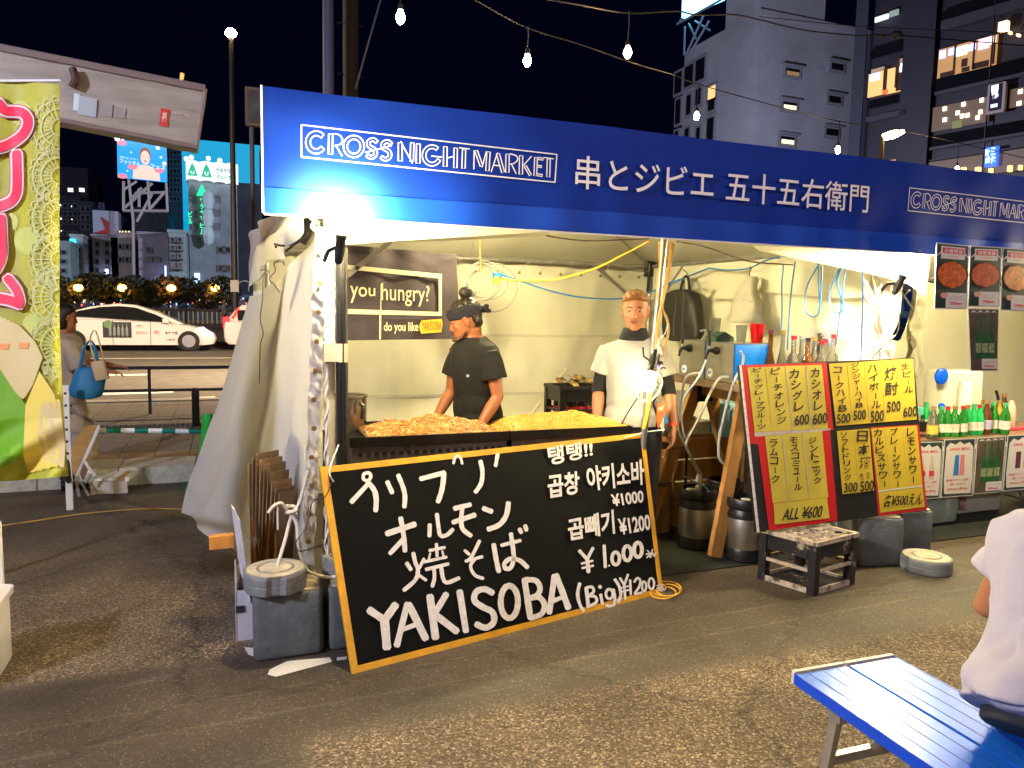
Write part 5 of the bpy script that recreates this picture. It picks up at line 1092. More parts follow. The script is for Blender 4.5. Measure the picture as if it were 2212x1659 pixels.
for a in (('600',682,612,128,92),('600',842,602,130,98),('500',1050,600,122,84),('500',1192,570,112,86),('500',1346,580,118,100),('500',1492,494,122,92),('600',1636,540,124,88),('300',1112,1208,122,84),('500',1256,1196,122,92),('ALL ¥600',688,1434,350,106,-5,.02),('各¥500えん',1578,1318,345,112,-4,.02)): hnum(*a)
# ================================================================ BEER CRATE IT STANDS ON
ck=mat('worn black crate plastic',(.014,.013,.016),.5,grime=(13,.57,(.46,.38,.28)),bump=(40,.2)); ckl=mat('chalky worn crate edges',(.46,.38,.29),.7,noise=(18,.3),grime=(12,.54,(.016,.015,.016)))
def beer_crate(lab,p1,ex,ey,L,W,h,z0=0,mats=(ck,ckl),top=True,name='beer_crate',grp=None):
    ex=Vector(ex).normalized(); ey=Vector(ey).normalized(); M=basis(ex,ey,Vector((0,0,1))); o=Vector((p1[0],p1[1],z0))
    t=thing(name,lab,'crate',tuple(o),group=grp)
    def B(nm,x,y,z,a,b_,c_,m_): return MB().box(o+M@Vector((x,y,z)),(a,b_,c_),M).build(nm,m_,t)
    for x in (.02,L-.02):
        for y in (.02,W-.02): B('corner_post',x,y,h/2,.045,.045,h,mats[0])
    for y in (.008,W-.008):
        B('side_panel',L/2,y,h*.80,L-.10,.012,h*.30,mats[0]); B('rail',L/2,y,h*.44,L-.09,.014,.018,mats[1]); B('rail',L/2,y,h*.06,L-.09,.016,.03,mats[1])
    for x in (.008,L-.008):
        B('side_panel',x,W/2,h*.80,.012,W-.10,h*.30,mats[0]); B('rail',x,W/2,h*.44,.014,W-.09,.018,mats[1]); B('rail',x,W/2,h*.06,.016,W-.09,.03,mats[1])
    r_=MB(); 
    for a_ in ((L/2,0,L+.012,.02),(L/2,W,L+.012,.02),(0,W/2,.02,W-.012),(L,W/2,.02,W-.012)): r_.box(o+M@Vector((a_[0],a_[1],h-.008)),(a_[2],a_[3],.024),M)
    r_.build('top_rim',mats[1],t)
    B('floor_grid',L/2,W/2,.012,L-.03,W-.03,.01,mats[0])
    if top:
        g_=MB()
        for i in range(5):
            for j in range(4):
                c_=o+M@Vector((.04+(L-.08)*(i+.5)/5,.035+(W-.07)*(j+.5)/4,h-.004)); g_.lathe([(.027,-.012),(.034,-.012),(.034,.003),(.027,.003),(.027,-.012)],c_,12)
        for i in range(6): g_.box(o+M@Vector((.04+(L-.08)*i/5,W/2,h-.010)),(.006,W-.05,.014),M)
        for j in range(5): g_.box(o+M@Vector((L/2,.035+(W-.07)*j/4,h-.0104)),(L-.06,.006,.013),M)
        g_=g_.build('bottle_grid',mats[1],t); g_['kind']='stuff'
    return t
P1=Vector((3.029,3.142,0)); beer_crate('worn black beer crate upside down on the asphalt, carrying the menu board',P1,(3.398-3.029,3.215-3.142,0),(2.914-3.029,3.467-3.142,0),.376,.345,.305)
for k in range(3):
    m2=(mat('black crate plastic',(.014,.013,.012),.4,bump=(30,.2)),mat('black crate rim',(.03,.026,.022),.4))
    c_=PY(1265,838,5.1); 
    beer_crate(['lowest black crate of the stack behind the cooks','middle black crate of the stack behind the cooks','topmost black crate behind the cooks, full of soft drink bottles'][k],(c_.x-.21,5.1,0),(1,0,0),(0,1,0),.42,.30,.325,k*.328,m2,False,'bottle_crate','black crates stacked behind the cooks')
redl=mat('red bottle label',(.50,.02,.02),.5); greenp=mat('green snack bag',(.03,.22,.08),.4)
petm=mat('dark cola bottle',(.02,.010,.006),.12,coat=.4); petg=mat('clear plastic bottle',(.35,.38,.34),.1,trans=.6)
def bottle(name,lab,cat,c,prof,m_,lab_m=None,lz=(.05,.11),cap_m=None,grp=None,n=14):
    """prof: (radius,height) outline of the glass; cap drawn on its top"""
    t=thing(name,lab,cat,c,group=grp); MB().lathe([(.001,.001)]+prof+[(.001,prof[-1][1])],c,n).build('glass',m_,t,smooth=True)
    r_=max(p[0] for p in prof)
    if lab_m: MB().lathe([(r_*1.0,lz[0]),(r_*1.035,lz[0]),(r_*1.035,lz[1]),(r_*1.0,lz[1])],c,n).build('label',lab_m,t,smooth=True)
    if cap_m: zt_=prof[-1][1]; rr=prof[-1][0]; MB().lathe([(rr*1.05,zt_-.022),(rr*1.25,zt_-.02),(rr*1.25,zt_+.004),(.001,zt_+.005)],c,10).build('cap',cap_m,t,smooth=True)
    return t
pet=[(.030,.0),(.034,.02),(.034,.15),(.028,.19),(.013,.23),(.012,.25)]
c_=PY(1265,838,5.1)
for i in range(5):
    for j in range(2):
        bottle('soft_drink_bottle',['dark cola','clear soda'][(i+j)%3==0]+' bottle, '+['first','second','third','fourth','fifth'][i]+' from the left in the '+['front','back'][j]+' row of the topmost crate','bottle',(c_.x-.16+i*.08,5.16+j*.1,.328*2+.03),pet,petm if (i+j)%3 else petg,redl,(.09,.14),blk if i%2 else wh,'bottles in the topmost black crate',10)
b=MB()
for k in range(26):
    x,y=c_.x-.17+random.random()*.34,5.12+random.random()*.2; a=random.random()*3; q=Vector((x,y,.328*3+.015+random.random()*.05)); d1=Vector((math.cos(a),math.sin(a),.4))*.035; d2=Vector((-math.sin(a),math.cos(a),.5))*.03
    b.quad(q-d1,q-d2,q+d1,q+d2)
o=b.build('crumpled_wrappers',mat('glossy wrapper',(.30,.20,.07),.25,noise=(20,.9)),None,recalc=False); tag(o,'crumpled green and brown wrappers heaped on the topmost black crate','litter',kind='stuff')
t=MB().tube([PY(1128,920,5.8),PY(*Z4(1350,1180),5.9),PY(*Z4(1415,1090),5.95),PY(*Z4(1522,960),6.05)],.014,8).build('bamboo_pole',mat('pale bamboo',(.66,.60,.42),.5,noise=(6,.1)),None,smooth=True); tag(t,'pale bamboo pole leaning against the back sheet between the two cooks','pole')
for q in ((1350,1180),(1440,1062)): p=PY(*Z4(*q),5.92); d=(PY(*Z4(1522,960),6.05)-PY(*Z4(1350,1180),5.9)).normalized(); MB().tube([p-d*.012,p,p+d*.012],[.015,.018,.015],8).build('node',mat('bamboo node',(.50,.44,.28),.6),t,smooth=True)
# ================================================================ BANNER "you hungry?"
nav=mat('charcoal purple cloth',(.050,.038,.048),.85,noise=(4,.2),bump=(60,.2)); crm=mat('cream print',(.72,.66,.42),.7)
Yb=5.0; hb=R(23); Pc=PY(870,630,4.75); nrm=Vector((math.sin(hb),-math.cos(hb),0))
def HB(x,y): return PL(*Z4(x,y),Pc,nrm)
HQ=[HB(60,228),HB(885,298),HB(895,788),HB(60,800)]
t=thing('cloth_banner','charcoal cloth banner asking about being hungry, hung inside at the left','banner',tuple(HQ[3]))
def hbf(u,v):
    p=HQ[3].lerp(HQ[2],u).lerp(HQ[0].lerp(HQ[1],u),v); return p-nrm*(-.0)+nrm*(.012*n3(u*7,v*3,5)+.012*math.sin(u*22)*(1 if v>.9 else .2)*v)
MB().grid(hbf,60,24).build('cloth',nav,t,smooth=2,recalc=False)
nf=nrm if nrm.dot(CAM-Pc)>0 else -nrm
def hstroke(pts,name='frame_line'):
    MB().prism([HB(x,y)+nf*.020 for x,y in pts],-nf*.001).build(name,crm,t)
hstroke([(100,345),(785,412),(785,438),(100,372)]); hstroke([(100,610),(785,632),(785,654),(100,640)]); hstroke([(768,436),(785,436),(785,634),(768,634)]); hstroke([(424,640),(434,640),(432,790),(423,790)],'seam_line'); hstroke([(430,470),(434,470),(434,640),(429,640)],'seam_line')
b=MB(); H=lambda *ps:[HB(x,y)+nf*.022 for x,y in ps]
qtext(b,'you',*H((252,478),(398,494),(398,560),(252,580)),bold=.006); qtext(b,'hungry?',*H((434,462),(712,480),(712,600),(434,596)),bold=.0); qtext(b,'do you like',*H((448,690),(648,690),(648,758),(448,758)),bold=.012); qtext(b,'Are',*H((90,470),(232,482),(232,556),(90,560)),bold=.02)
b.build('lettering',crm,t,recalc=False)
pa=thing('paper_patch','torn yellow paper patch lettered with the noodle name, pinned on the charcoal banner','paper label',tuple(HB(715,715)))
MB().prism([HB(x,y)+nf*.028 for x,y in ((665,680),(780,672),(785,700),(778,748),(662,756),(655,735),(652,705))],-nf*.002).build('paper',mat('mustard paper',(.72,.42,.02),.6),pa)
b=MB(); qtext(b,'YAKISOBA',*[HB(x,y)+nf*.030 for x,y in ((662,690),(778,684),(778,734),(662,742))]); b.build('lettering',mat('brown marker',(.22,.07,.01),.6),pa,recalc=False)
t=MB().box((PY(*Z4(355,335),4.3)),(.52,.012,.028),rz3(.1)@Matrix.Rotation(R(-39),3,'Y')).build('diagonal_brace',alu,None); tag(t,'flat metal brace slanting across the upper left of the charcoal banner','tent brace')
MB().lathe([(.006,-.012),(.012,-.01),(.012,.01),(.006,.012)],PY(*Z4(305,375),4.28),8,Matrix.Rotation(R(90),3,'X')).build('bolt',dk,t)
# ================================================================ CABLES IN THE TENT
bcab=mat('blue cable',(.02,.17,.45),.4); gcab=mat('grey cable',(.38,.37,.30),.5)
def cab(lab,pts,m_,r=.006,nm='cable',n=6,par=None):
    o=MB().tube(cr(pts,n),r,6).build(nm,m_,par,smooth=True)
    if not par: tag(o,lab,'cable')
    return o
sx=lambda x,y:PX(*Z6(x,y),3.62)
cab('long yellow extension cable sagging across the tent from the grey coil to the pole',[PY(*Z4(x,y),5.3-.0005*(x-1100)*1.3) for x,y in ((1120,432),(1200,446),(1320,450),(1450,444),(1560,420),(1700,375),(1850,300),(2000,222))],ycab,.007)
cab('long blue cable sagging behind the man in white along the back sheet',[PY(*Z4(x,y),5.4-.0003*(x-1100)) for x,y in ((1130,412),(1270,458),(1400,502),(1560,540),(1720,556),(1850,552),(1980,526),(2120,470),(2200,440))]+[sx(150,325),sx(280,280),sx(420,224)],bcab,.006)
cab('blue cable draped along the right tent frame tube',[sx(x,y) for x,y in ((420,224),(520,236),(640,228),(720,192),(780,170),(825,166))],bcab,.006)
t=thing('blue_plug','blue and yellow plug pair joining two cables at the grey coil','plug',tuple(PY(*Z4(1112,425),5.28)))
MB().rbox(PY(*Z4(1118,418),5.26),(.07,.03,.035),.01).build('plug',mat('blue plug',(.01,.14,.5),.4),t); MB().rbox(PY(*Z4(1112,448),5.26),(.05,.03,.06),.01).build('plug',ycab,t)
t=thing('grey_cable_coil','coil of thin grey cable hanging by an orange string from the rear tube','cable',tuple(PY(*Z4(1030,460),5.5)))
for k,(cx,cy,rx,ry) in enumerate(((1028,455,95,108),(1034,448,88,100),(1022,462,99,104),(1040,450,98,116),(1030,470,90,92),(1090,490,145,142),(1062,465,118,96))):
    MB().tube([PY(*Z4(cx+rx*math.cos(2*PI*i/26),cy+ry*math.sin(2*PI*i/26)),5.5+.012*k+.01*math.sin(i)) for i in range(26)],.0045,5,closed=True).build('loop',gcab,t,smooth=True)
MB().tube(cr([PY(*Z4(1016,212),5.48),PY(*Z4(1018,300),5.48),PY(*Z4(1022,395),5.48)],4),[.004]*8+[.009],6).build('orange_string',mat('orange string',(.60,.30,.08),.7),t,smooth=True)
hl=(((858,200),(848,330),(850,450),(845,580)),((925,188),(905,330),(890,500),(880,690)),((1062,200),(1000,310),(978,400),(985,470),(1020,500),(1058,482),(1070,380),(1078,215)),((1056,180),(1058,300),(1066,430)),((1172,230),(1128,340),(1122,420),(1150,475),(1185,475),(1198,430),(1172,350),(1165,290),(1188,215)),((1212,228),(1190,400),(1170,560),(1155,665)),((1308,235),(1310,400),(1304,600),(1298,745)),((1085,540),(1110,610),(1120,670)))
lb=('blue cable hanging straight, leftmost on the right side sheet','second blue cable from the left, hanging straight down the side sheet','blue cable in a big hanging loop above the liquor bottles','short straight blue cable ending at the capped tall bottle','blue cable twisted in a narrow loop, right of the big loop','blue cable hanging from the narrow loop down to the red-capped bottles','blue cable hanging alone beside the wrapped post','blue cable end behind the tall clear bottle')
for p,l in zip(hl,lb): cab(l,[sx(*q)+Vector((-.02,0,0)) for q in p],bcab,.0055)
cab('brown cable sagging from the banner edge to the right frame',[PY(*Z6(x,y),3.7+.0008*(x-240)) for x,y in ((240,75),(380,98),(520,145),(660,188),(800,200),(960,208),(1090,200))],mat('brown cable',(.16,.11,.07),.5),.005)
cab('brown cable under the front edge of the tent roof, left of the pole',[PY(*Z4(x,y),3.75) for x,y in ((1400,188),(1500,205),(1640,218),(1780,215),(2000,205))],mat('brown cable',(.16,.11,.07),.5),.004)
# cords wrapped round the leaning lamp pole
for lab,pts,m_,r_ in (('orange flat cord running down the right face of the lamp pole',((2130,228),(2110,400),(2080,560),(2050,700),(2040,830),(2030,900)),mat('orange cord',(.62,.33,.08),.5),.009),('orange cord looping right of the lamp pole above the lamp clamp',((2142,235),(2100,480),(2075,600),(2105,680),(2110,760),(2085,850),(2080,890)),mat('orange brown cord',(.42,.26,.09),.5),.008),('yellow cord on the lamp pole below the caged lamp',((2018,1060),(2000,1150),(1985,1240),(1968,1310)),ycab,.011),('orange cord crossing the upper lamp pole to its left',((2055,225),(2060,350),(2048,480),(2052,590)),mat('orange cord',(.62,.33,.08),.5),.005)):
    cab(lab,[PY(*Z4(x,y),PLY-.035) for x,y in pts],m_,r_)
cab('black lead hanging in a bow behind the lower lamp pole',[PY(*Z4(x,y),PLY+.03) for x,y in ((2045,1120),(2025,1160),(2040,1210),(2048,1262),(2040,1300))],blk,.006)
t=thing('lamp_clamp','dark clamp and bunched cable ties holding the middle work lamp to the pole','clamp',tuple(PY(*Z4(2050,935),PLY-.03)))
MB().rbox(PY(*Z4(2052,940),PLY-.04),(.05,.04,.045),.01).build('jaw',blk,t); MB().ball(PY(*Z4(2060,950),PLY-.07),.018,n=8).build('knob',mat('purple knob',(.08,.06,.16),.3),t,smooth=True)
for a,b_ in (((2020,905),(2000,950)),((2030,1000),(2015,975)),((2075,1000),(2095,960)),((2060,880),(2030,905))): MB().tube([PY(*Z4(*a),PLY-.05),PY(*Z4(2050,935),PLY-.05),PY(*Z4(*b_),PLY-.06)],.005,5).build('tie',blk,t)
cab('thin white tie curling off the lamp pole',[PY(*Z4(x,y),PLY-.05) for x,y in ((2040,820),(2060,865),(2075,870),(2050,800),(2090,760),(2110,700))],wh,.0025)
# ================================================================ BACKPACK AND BAG ON THE RIGHT SHEET
def hangbag(name,lab,cat,prof,m_,T,Xp=3.66,bumpn=.02,strap=None):
    """prof: rows (left px, right px, y px) in Zl"""
    rings=[];
    for (xl,xr,y) in prof:
        a=PX(*Zl(xl,y),Xp-T/2); b_=PX(*Zl(xr,y),Xp-T/2); c=(a+b_)/2; hw=abs(a.y-b_.y)/2; ring=[]
        tt=T/2*(min(1,.35+hw*4))
        for k in range(20):
            an=2*PI*k/20; cc=math.copysign(abs(math.cos(an))**.75,math.cos(an)); ss=math.copysign(abs(math.sin(an))**.8,math.sin(an))
            q=Vector((c.x+tt*ss,c.y+hw*cc,c.z)); q+=Vector((n3(q.y*9,q.z*9,1)*bumpn,n3(q.y*9,q.z*9,5)*bumpn*.6,0)); ring.append(q)
        rings.append(ring)
    t=thing(name,lab,cat,tuple(rings[-1][0])); MB().loft(rings).build('body',m_,t,smooth=2); return t
bagm=mat('black nylon',(.012,.012,.012),.55,bump=(18,.6))
t=hangbag('backpack','black nylon backpack hanging on the right tent sheet behind the taps','backpack',[(1060,1130,200),(985,1165,215),(945,1195,240),(935,1215,330),(930,1235,430),(925,1250,520),(940,1250,600),(960,1240,640),(1000,1200,650)],bagm,.17)
for x0,x1 in ((1035,1000),(1095,1072)): MB().tube(cr([PX(*Zl(x,y),3.46) for x,y in ((x0,90 if x0>1050 else 270),(x0-8,300),(x1+5,450),(x1,600))],4),.004,5).build('cord_trim',mat('grey dotted cord',(.08,.08,.07),.6),t)
MB().tube(cr([PX(*Zl(x,y),3.58) for x,y in ((1060,215),(1085,110),(1110,85),(1130,110),(1140,210))],5),.012,6).build('carry_strap',bagm,t,smooth=True)
MB().tube(cr([PX(*Zl(x,y),3.60) for x,y in ((1110,90),(1118,60),(1095,35),(1080,25))],5),.004,5).build('hook',dk,t,smooth=True)
MB().tube(cr([PX(*Zl(x,y),3.55) for x,y in ((1235,560),(1275,555),(1280,590),(1245,640))],5),.01,6).build('side_strap',mat('grey strap',(.30,.29,.26),.6),t,smooth=True)
pl=mat('thin white plastic bag',(.74,.72,.60),.3,transl=.35,bump=(16,.7))
t=hangbag('plastic_bag','white plastic bag hanging on the right tent sheet above the taps','plastic bag',[(1658,1688,85),(1645,1700,110),(1610,1715,160),(1575,1730,240),(1545,1745,330),(1520,1755,420),(1508,1758,470),(1530,1750,492)],pl,.14,bumpn=.055)
MB().tube(cr([PX(*Zl(x,y),3.60) for x,y in ((1670,95),(1660,50),(1675,20),(1665,0))],4),.004,5).build('hook',dk,t,smooth=True)
b=MB(); qtext(b,'ポリ袋',*[PX(*Zl(x,y),3.525) for x,y in ((1600,282),(1690,298),(1688,312),(1600,298))]); b.build('print',mat('pale grey print',(.3,.3,.33),.5),t,recalc=False)
# ================================================================ BEER TAPS ON THE PLANK BENCH
sst=mat('brushed steel panel',(.46,.44,.36),.32,metal=.85,noise=(25,.1),stretch=(1,.1,1),bump=(70,.12)); bside=mat('blue server side',(.0,.16,.62),.35,coat=.3); bdark=mat('navy server edge',(.01,.02,.10),.4)
S0=PY(1587,747,3.90); zS=1.118
def tap_box(lab,y0,y1,sx0,w_=.30,h=.25):
    t=thing('beer_server',lab,'beer tap box',(sx0+w_/2,(y0+y1)/2,zS),group='two steel beer tap boxes'); cx=sx0+w_/2; cy=(y0+y1)/2; d=y1-y0
    MB().rbox((cx,cy,zS+h/2),(w_,d,h),.012).build('body',bside,t,smooth=True)
    MB().box((sx0-.003,cy,zS+h/2),(.006,d-.004,h-.004)).build('front_panel',sst,t); MB().box((cx,cy,zS+h+.003),(w_+.004,d+.004,.006)).build('lid',mat('clear grey lid',(.42,.40,.34),.2,metal=.6),t)
    z=zS+h*.80; x=sx0-.006; q=Matrix.Rotation(R(-90),3,'Y')
    tp=MB().lathe([(.026,0),(.026,.02),(.018,.028),(.014,.05),(.001,.05)],(x,cy+.02,z),16,q).build('tap_boss',blk,t,smooth=True)
    MB().tube(cr([(x-.04,cy+.02,z),(x-.07,cy+.02,z+.0),(x-.085,cy+.02,z-.03),(x-.09,cy+.02,z-.055)],4),[.012]*8+[.008]*5,8).build('spout',blk,t,smooth=True)
    MB().tube([(x-.068,cy+.02,z),(x-.066,cy+.02,z+.03)],.006,8).build('stem',alu,t); MB().tube([(x-.066,cy+.02,z+.03),(x-.066,cy+.02,z+.05),(x-.066,cy+.02,z+.13)],[.008,.012,.010],10).build('handle',blk,t,smooth=True)
    bd=MB().lathe([(.001,0),(.028,0),(.028,.002),(.001,.002)],(x-.001,cy+.09*(1 if cy<4.2 else .9),zS+.05),20,q).build('round_badge',mat('white badge',(.75,.75,.75),.4),t)
    b=MB(); 
    for (a,c_) in (((-.012,-.010),(-.006,.012)),((-.006,.012),(.006,-.008)),((.006,-.008),(.014,.012))):
        yy=cy+.09*(1 if cy<4.2 else .9); b.prism([(x-.005,yy-a[0]-.003,zS+.05+a[1]),(x-.005,yy-a[0]+.003,zS+.05+a[1]),(x-.005,yy-c_[0]+.003,zS+.05+c_[1]),(x-.005,yy-c_[0]-.003,zS+.05+c_[1])],(-.001,0,0))
    b.build('badge_mark',mat('badge blue',(.01,.06,.45),.4),bd); return t
x0s=S0.x
tap_box('nearer steel beer tap box with a bright blue side, red cup on top',3.90,4.19,x0s)
tap_box('farther steel beer tap box next to the man in white',4.205,4.50,x0s+.0)
wood=mat('orange pine timber',(.42,.20,.055),.6,noise=(7,.35),stretch=(1,1,.12),bump=(30,.2)); woodd=mat('dark bench plank',(.16,.10,.06),.6,noise=(5,.3),stretch=(1,.15,1))
t=thing('sawhorse_bench','pine sawhorse bench with a plank top carrying the beer taps','bench',(x0s+.2,4.2,0))
MB().box((x0s+.16,4.2,zS-.022),(.42,.92,.042)).build('plank',woodd,t)
def leg(a,b_,nm='leg'): 
    a,b_=Vector(a),Vector(b_); d=(b_-a).normalized(); x=Vector((0,1,0)); x=(x-d*x.dot(d)).normalized(); y=d.cross(x); M=basis(y,x,d)
    return MB().box((a+b_)/2,(.085,.04,(b_-a).length),M).build(nm,wood,t)
f1=G(1547,1214); 
leg((f1.x,f1.y+.02,.03),(x0s+.10,3.90,zS-.05)); leg((x0s+.62,3.78,.03),(x0s+.20,3.88,zS-.05)); leg((x0s-.28,4.42,.03),(x0s+.10,4.42,zS-.05)); leg((x0s+.60,4.5,.03),(x0s+.20,4.44,zS-.05))
for y in (3.89,4.43): MB().box((x0s+.15,y,zS-.10),(.13,.07,.16)).build('bracket',blk,t)
MB().box((x0s+.15,4.16,zS-.09),(.06,.5,.085)).build('cross_beam',wood,t)
MB().rbox((x0s+.02,3.86,zS+.010),(.03,.03,.022),.006).build('yellow_clip',mat('yellow plastic',(.80,.60,.02),.4),t)
# cups on the tap boxes
clear=mat('clear plastic cup',(.85,.88,.86),.06,trans=.92,ior=1.3); beer=mat('milky drink',(.70,.68,.58),.3)
zc=zS+.256
def cup(name,lab,c,r,h,m_,fill=None):
    t=thing(name,lab,'cup',c); MB().lathe([(r*.72,.001),(r*.74,.0),(r,h),(r*1.05,h+.003),(r*.97,h),(r*.70,.006),(.001,.006)],c,24).build('cup',m_,t,smooth=True)
    if fill: MB().lathe([(.001,.008),(r*.68,.008),(r*.76,h*.30),(.001,h*.30)],c,20).build('drink',beer,t,smooth=True)
    return t
cup('plastic_cup','tall clear plastic cup with a little pale drink, standing on the tap boxes',(x0s+.13,4.30,zc),.045,.15,clear,True)
cup('plastic_cup','shorter clear plastic cup left of the red cup on the near tap box',(x0s+.14,4.02,zc),.037,.11,clear)
cup('paper_cup','bright red party cup on the near tap box',(x0s+.225,3.97,zc),.047,.12,mat('red cup',(.70,.01,.01),.35))
t=MB().prism([(x0s+.02,4.12,zc),(x0s+.16,4.12,zc),(x0s+.16,4.12,zc+.03),(x0s+.09,4.12,zc+.065),(x0s+.02,4.12,zc+.03)],(0,.09,0)).build('small_carton',mat('dark green carton',(.02,.06,.03),.5),None); tag(t,'small dark green carton behind the clear cups','carton')
# ================================================================ LIQUOR BOTTLES BEHIND THE MENU BOARD
cg=mat('clear glass',(.80,.78,.70),.04,trans=.9,ior=1.4); cgb=mat('brown liquor',(.25,.10,.02),.08,trans=.5); gold=mat('gold cap',(.60,.38,.10),.3,metal=.8); redc=mat('red cap',(.50,.01,.02),.35); lw_=mat('white label',(.70,.66,.56),.6); lr_=mat('red and white label',(.55,.10,.08),.6,noise=(40,.9)); dred=mat('dark red cap',(.12,.01,.03),.4)
sh_=[(.030,0),(.036,.01),(.036,.15),(.030,.18),(.014,.20),(.013,.26)]; sl_=[(.030,0),(.034,.01),(.034,.13),(.014,.20),(.012,.27)]; sq_=[(.036,0),(.040,.01),(.042,.12),(.034,.16),(.013,.18),(.013,.24)]
zt_=zS-.16
LB=[(775,sl_,cgb,lw_,dred,'dark-red-capped bottle leftmost of the liquor row'),(845,sl_,cg,lr_,gold,'clear gold-necked bottle second from the left of the liquor row'),(905,sh_,cg,lr_,redc,'clear bottle with a red cap, third from the left of the liquor row'),(952,sq_,cg,lw_,alu,'silver-capped bottle in the middle of the liquor row'),(985,sh_,cgb,lw_,blk,'dark squat bottle half hidden behind the silver-capped one'),(1025,sh_,cg,lr_,gold,'clear bottle with a yellow red neck right of the silver-capped one'),(1065,sh_,cg,lr_,redc,'red-capped bottle just left of the tall capped bottle base'),(1090,sh_,cg,lw_,redc,'red-capped bottle in front of the tall capped bottle'),(1132,sh_,cg,lr_,redc,'red-capped clear bottle rightmost of the liquor row')]
t=thing('bottle_shelf','dark shelf board behind the menu board carrying the liquor bottles','shelf',(3.65,4.0,0))
MB().box((3.62,4.0,.955),(.62,.40,.03)).build('board',woodd,t)
for x in (3.34,3.90):
    for y in (3.83,4.17): MB().box((x,y,.47),(.035,.035,.94)).build('leg',woodd,t)
for i,(zx,pr,m1,m2,m3,l) in enumerate(LB):
    topy={775:580,845:580,905:612,952:612,985:625,1025:620,1065:640,1090:632,1132:605}[zx]
    Yp=3.90+(i%2)*.10; q=PY(*Z6(zx,topy),Yp); s_=(q.z-.972)/pr[-1][1]; pr2=[(r_*min(1.15,s_),h*s_) for r_,h in pr]
    bottle('liquor_bottle',l,'bottle',(q.x,Yp,.972),pr2,m1,m2,(.07*s_,.13*s_),m3,'liquor bottles behind the menu board')
q=PY(*Z6(1065,430),4.1); bottle('tall_bottle','tall clear spirit bottle topped by an upturned white measure','bottle',(q.x,4.1,.972),[(.045,0),(.05,.01),(.05,q.z-.972-.24),(.03,q.z-.972-.18),(.016,q.z-.972-.14),(.016,q.z-.972-.06)],cg,None,(0,0),None)
MB().lathe([(.018,-.10),(.020,-.10),(.026,-.035),(.026,-.0),(.001,0)],(q.x,4.1,q.z),14).build('measure',mat('white measure',(.75,.70,.50),.4),bpy.data.objects['tall_bottle']); MB().lathe([(.017,-.14),(.019,-.14),(.019,-.09),(.017,-.09)],(q.x,4.1,q.z),12).build('amber_neck',cgb,bpy.data.objects['tall_bottle'])
# ================================================================ KEGS, HOSES
kst=mat('keg steel',(.50,.47,.40),.33,metal=.95,noise=(3,.15),stretch=(1,1,.2)); kbk=mat('black keg rubber',(.010,.010,.011),.35,bump=(20,.1))
def keg(lab,c,r=.118,h=.40,valve=True):
    t=thing('beer_keg',lab,'keg',(c[0],c[1],.007),group='small beer kegs with black rubber ends'); c=(c[0],c[1],.007)
    MB().lathe([(r*.9,0),(r*1.04,.01),(r*1.04,.075),(r*.99,.085),(r*.9,.085)],c,28).build('base_ring',kbk,t,smooth=True)
    MB().lathe([(r*.98,.08),(r,.085),(r,h*.68),(r*.97,h*.70)],c,28).build('shell',kst,t,smooth=True)
    MB().lathe([(r*.98,h*.68),(r*1.02,h*.69),(r*1.02,h*.74),(r*.90,h*.82),(r*.92,h*.84),(r*1.04,h*.86),(r*1.05,h*.98),(r,h),(r*.90,h),(r*.88,h*.86),(.001,h*.84)],c,28).build('top_ring',kbk,t,smooth=True)
    if valve:
        MB().lathe([(.032,h*.84),(.032,h*.90),(.022,h*.93),(.022,h*1.02),(.012,h*1.04),(.012,h*1.10),(.016,h*1.11),(.016,h*1.18),(.001,h*1.19)],c,16).build('coupler',alu,t,smooth=True); MB().tube([(c[0]-.02,c[1]-.01,c[2]+h*.97),(c[0]-.11,c[1]-.03,c[2]+h*1.0)],[(.008,.012),(.010,.016)],8).build('coupler_lever',lw_,t)
        MB().lathe([(.017,h*1.10),(.022,h*1.13),(.017,h*1.19),(.012,h*1.25),(.001,h*1.26)],c,12).build('white_nut',wh,t,smooth=True)
    return t
k1=G(1503,1182); keg('steel beer keg with a hose on top, left of the leaning pine leg',k1); k2=G(1604,1207); keg('steel beer keg tucked behind the left edge of the menu board',k2,valve=False)
MB().lathe([(.001,.36),(.03,.36),(.03,.39),(.001,.392)],(k2.x-.0,k2.y,.0),14).build('bung_cap',lw_,bpy.data.objects['beer_keg.001'] if 'beer_keg.001' in bpy.data.objects else bpy.data.objects['beer_keg'])
k3=(k1.x+.33,k1.y+.16,0); keg('steel beer keg farthest back, between the other two',k3,valve=False)
hose=mat('milky beer hose',(.62,.62,.56),.25,transl=.2); 
def hs(lab,pts,r=.008,m_=None): cab(lab,pts,m_ or hose,r,'beer_hose')
hs('milky hose from the keg coupler up to the far tap box',[(k1.x,k1.y,.50)]+[PY(*Zl(x,y),4.0) for x,y in ((1100,1560),(1050,1430),(1040,1300),(1065,1200),(1080,1050),(1110,960),(1180,930),(1230,925))])
hs('milky hose looping from the keg to the near tap box bottom',[(k1.x+.01,k1.y-.01,.50)]+[PY(*Zl(x,y),3.9) for x,y in ((1120,1590),(1125,1500),(1200,1360),(1260,1230),(1320,1100),(1390,980),(1440,960),(1475,962))],.009)
hs('pale blue hose hanging from the near tap spout',[PY(*Zl(x,y),3.88) for x,y in ((1285,810),(1240,920),(1180,1020),(1120,1090),(1080,1180),(1075,1350),(1100,1500))],.007,mat('pale blue hose',(.45,.58,.65),.25,transl=.2))
hs('milky hose falling from the near tap side down behind the menu board edge',[PY(*Zl(x,y),3.84) for x,y in ((1585,735),(1608,790),(1590,880),(1540,970),(1500,1080),(1460,1220),(1420,1380),(1395,1520),(1395,1659),(1440,1720))],.008)
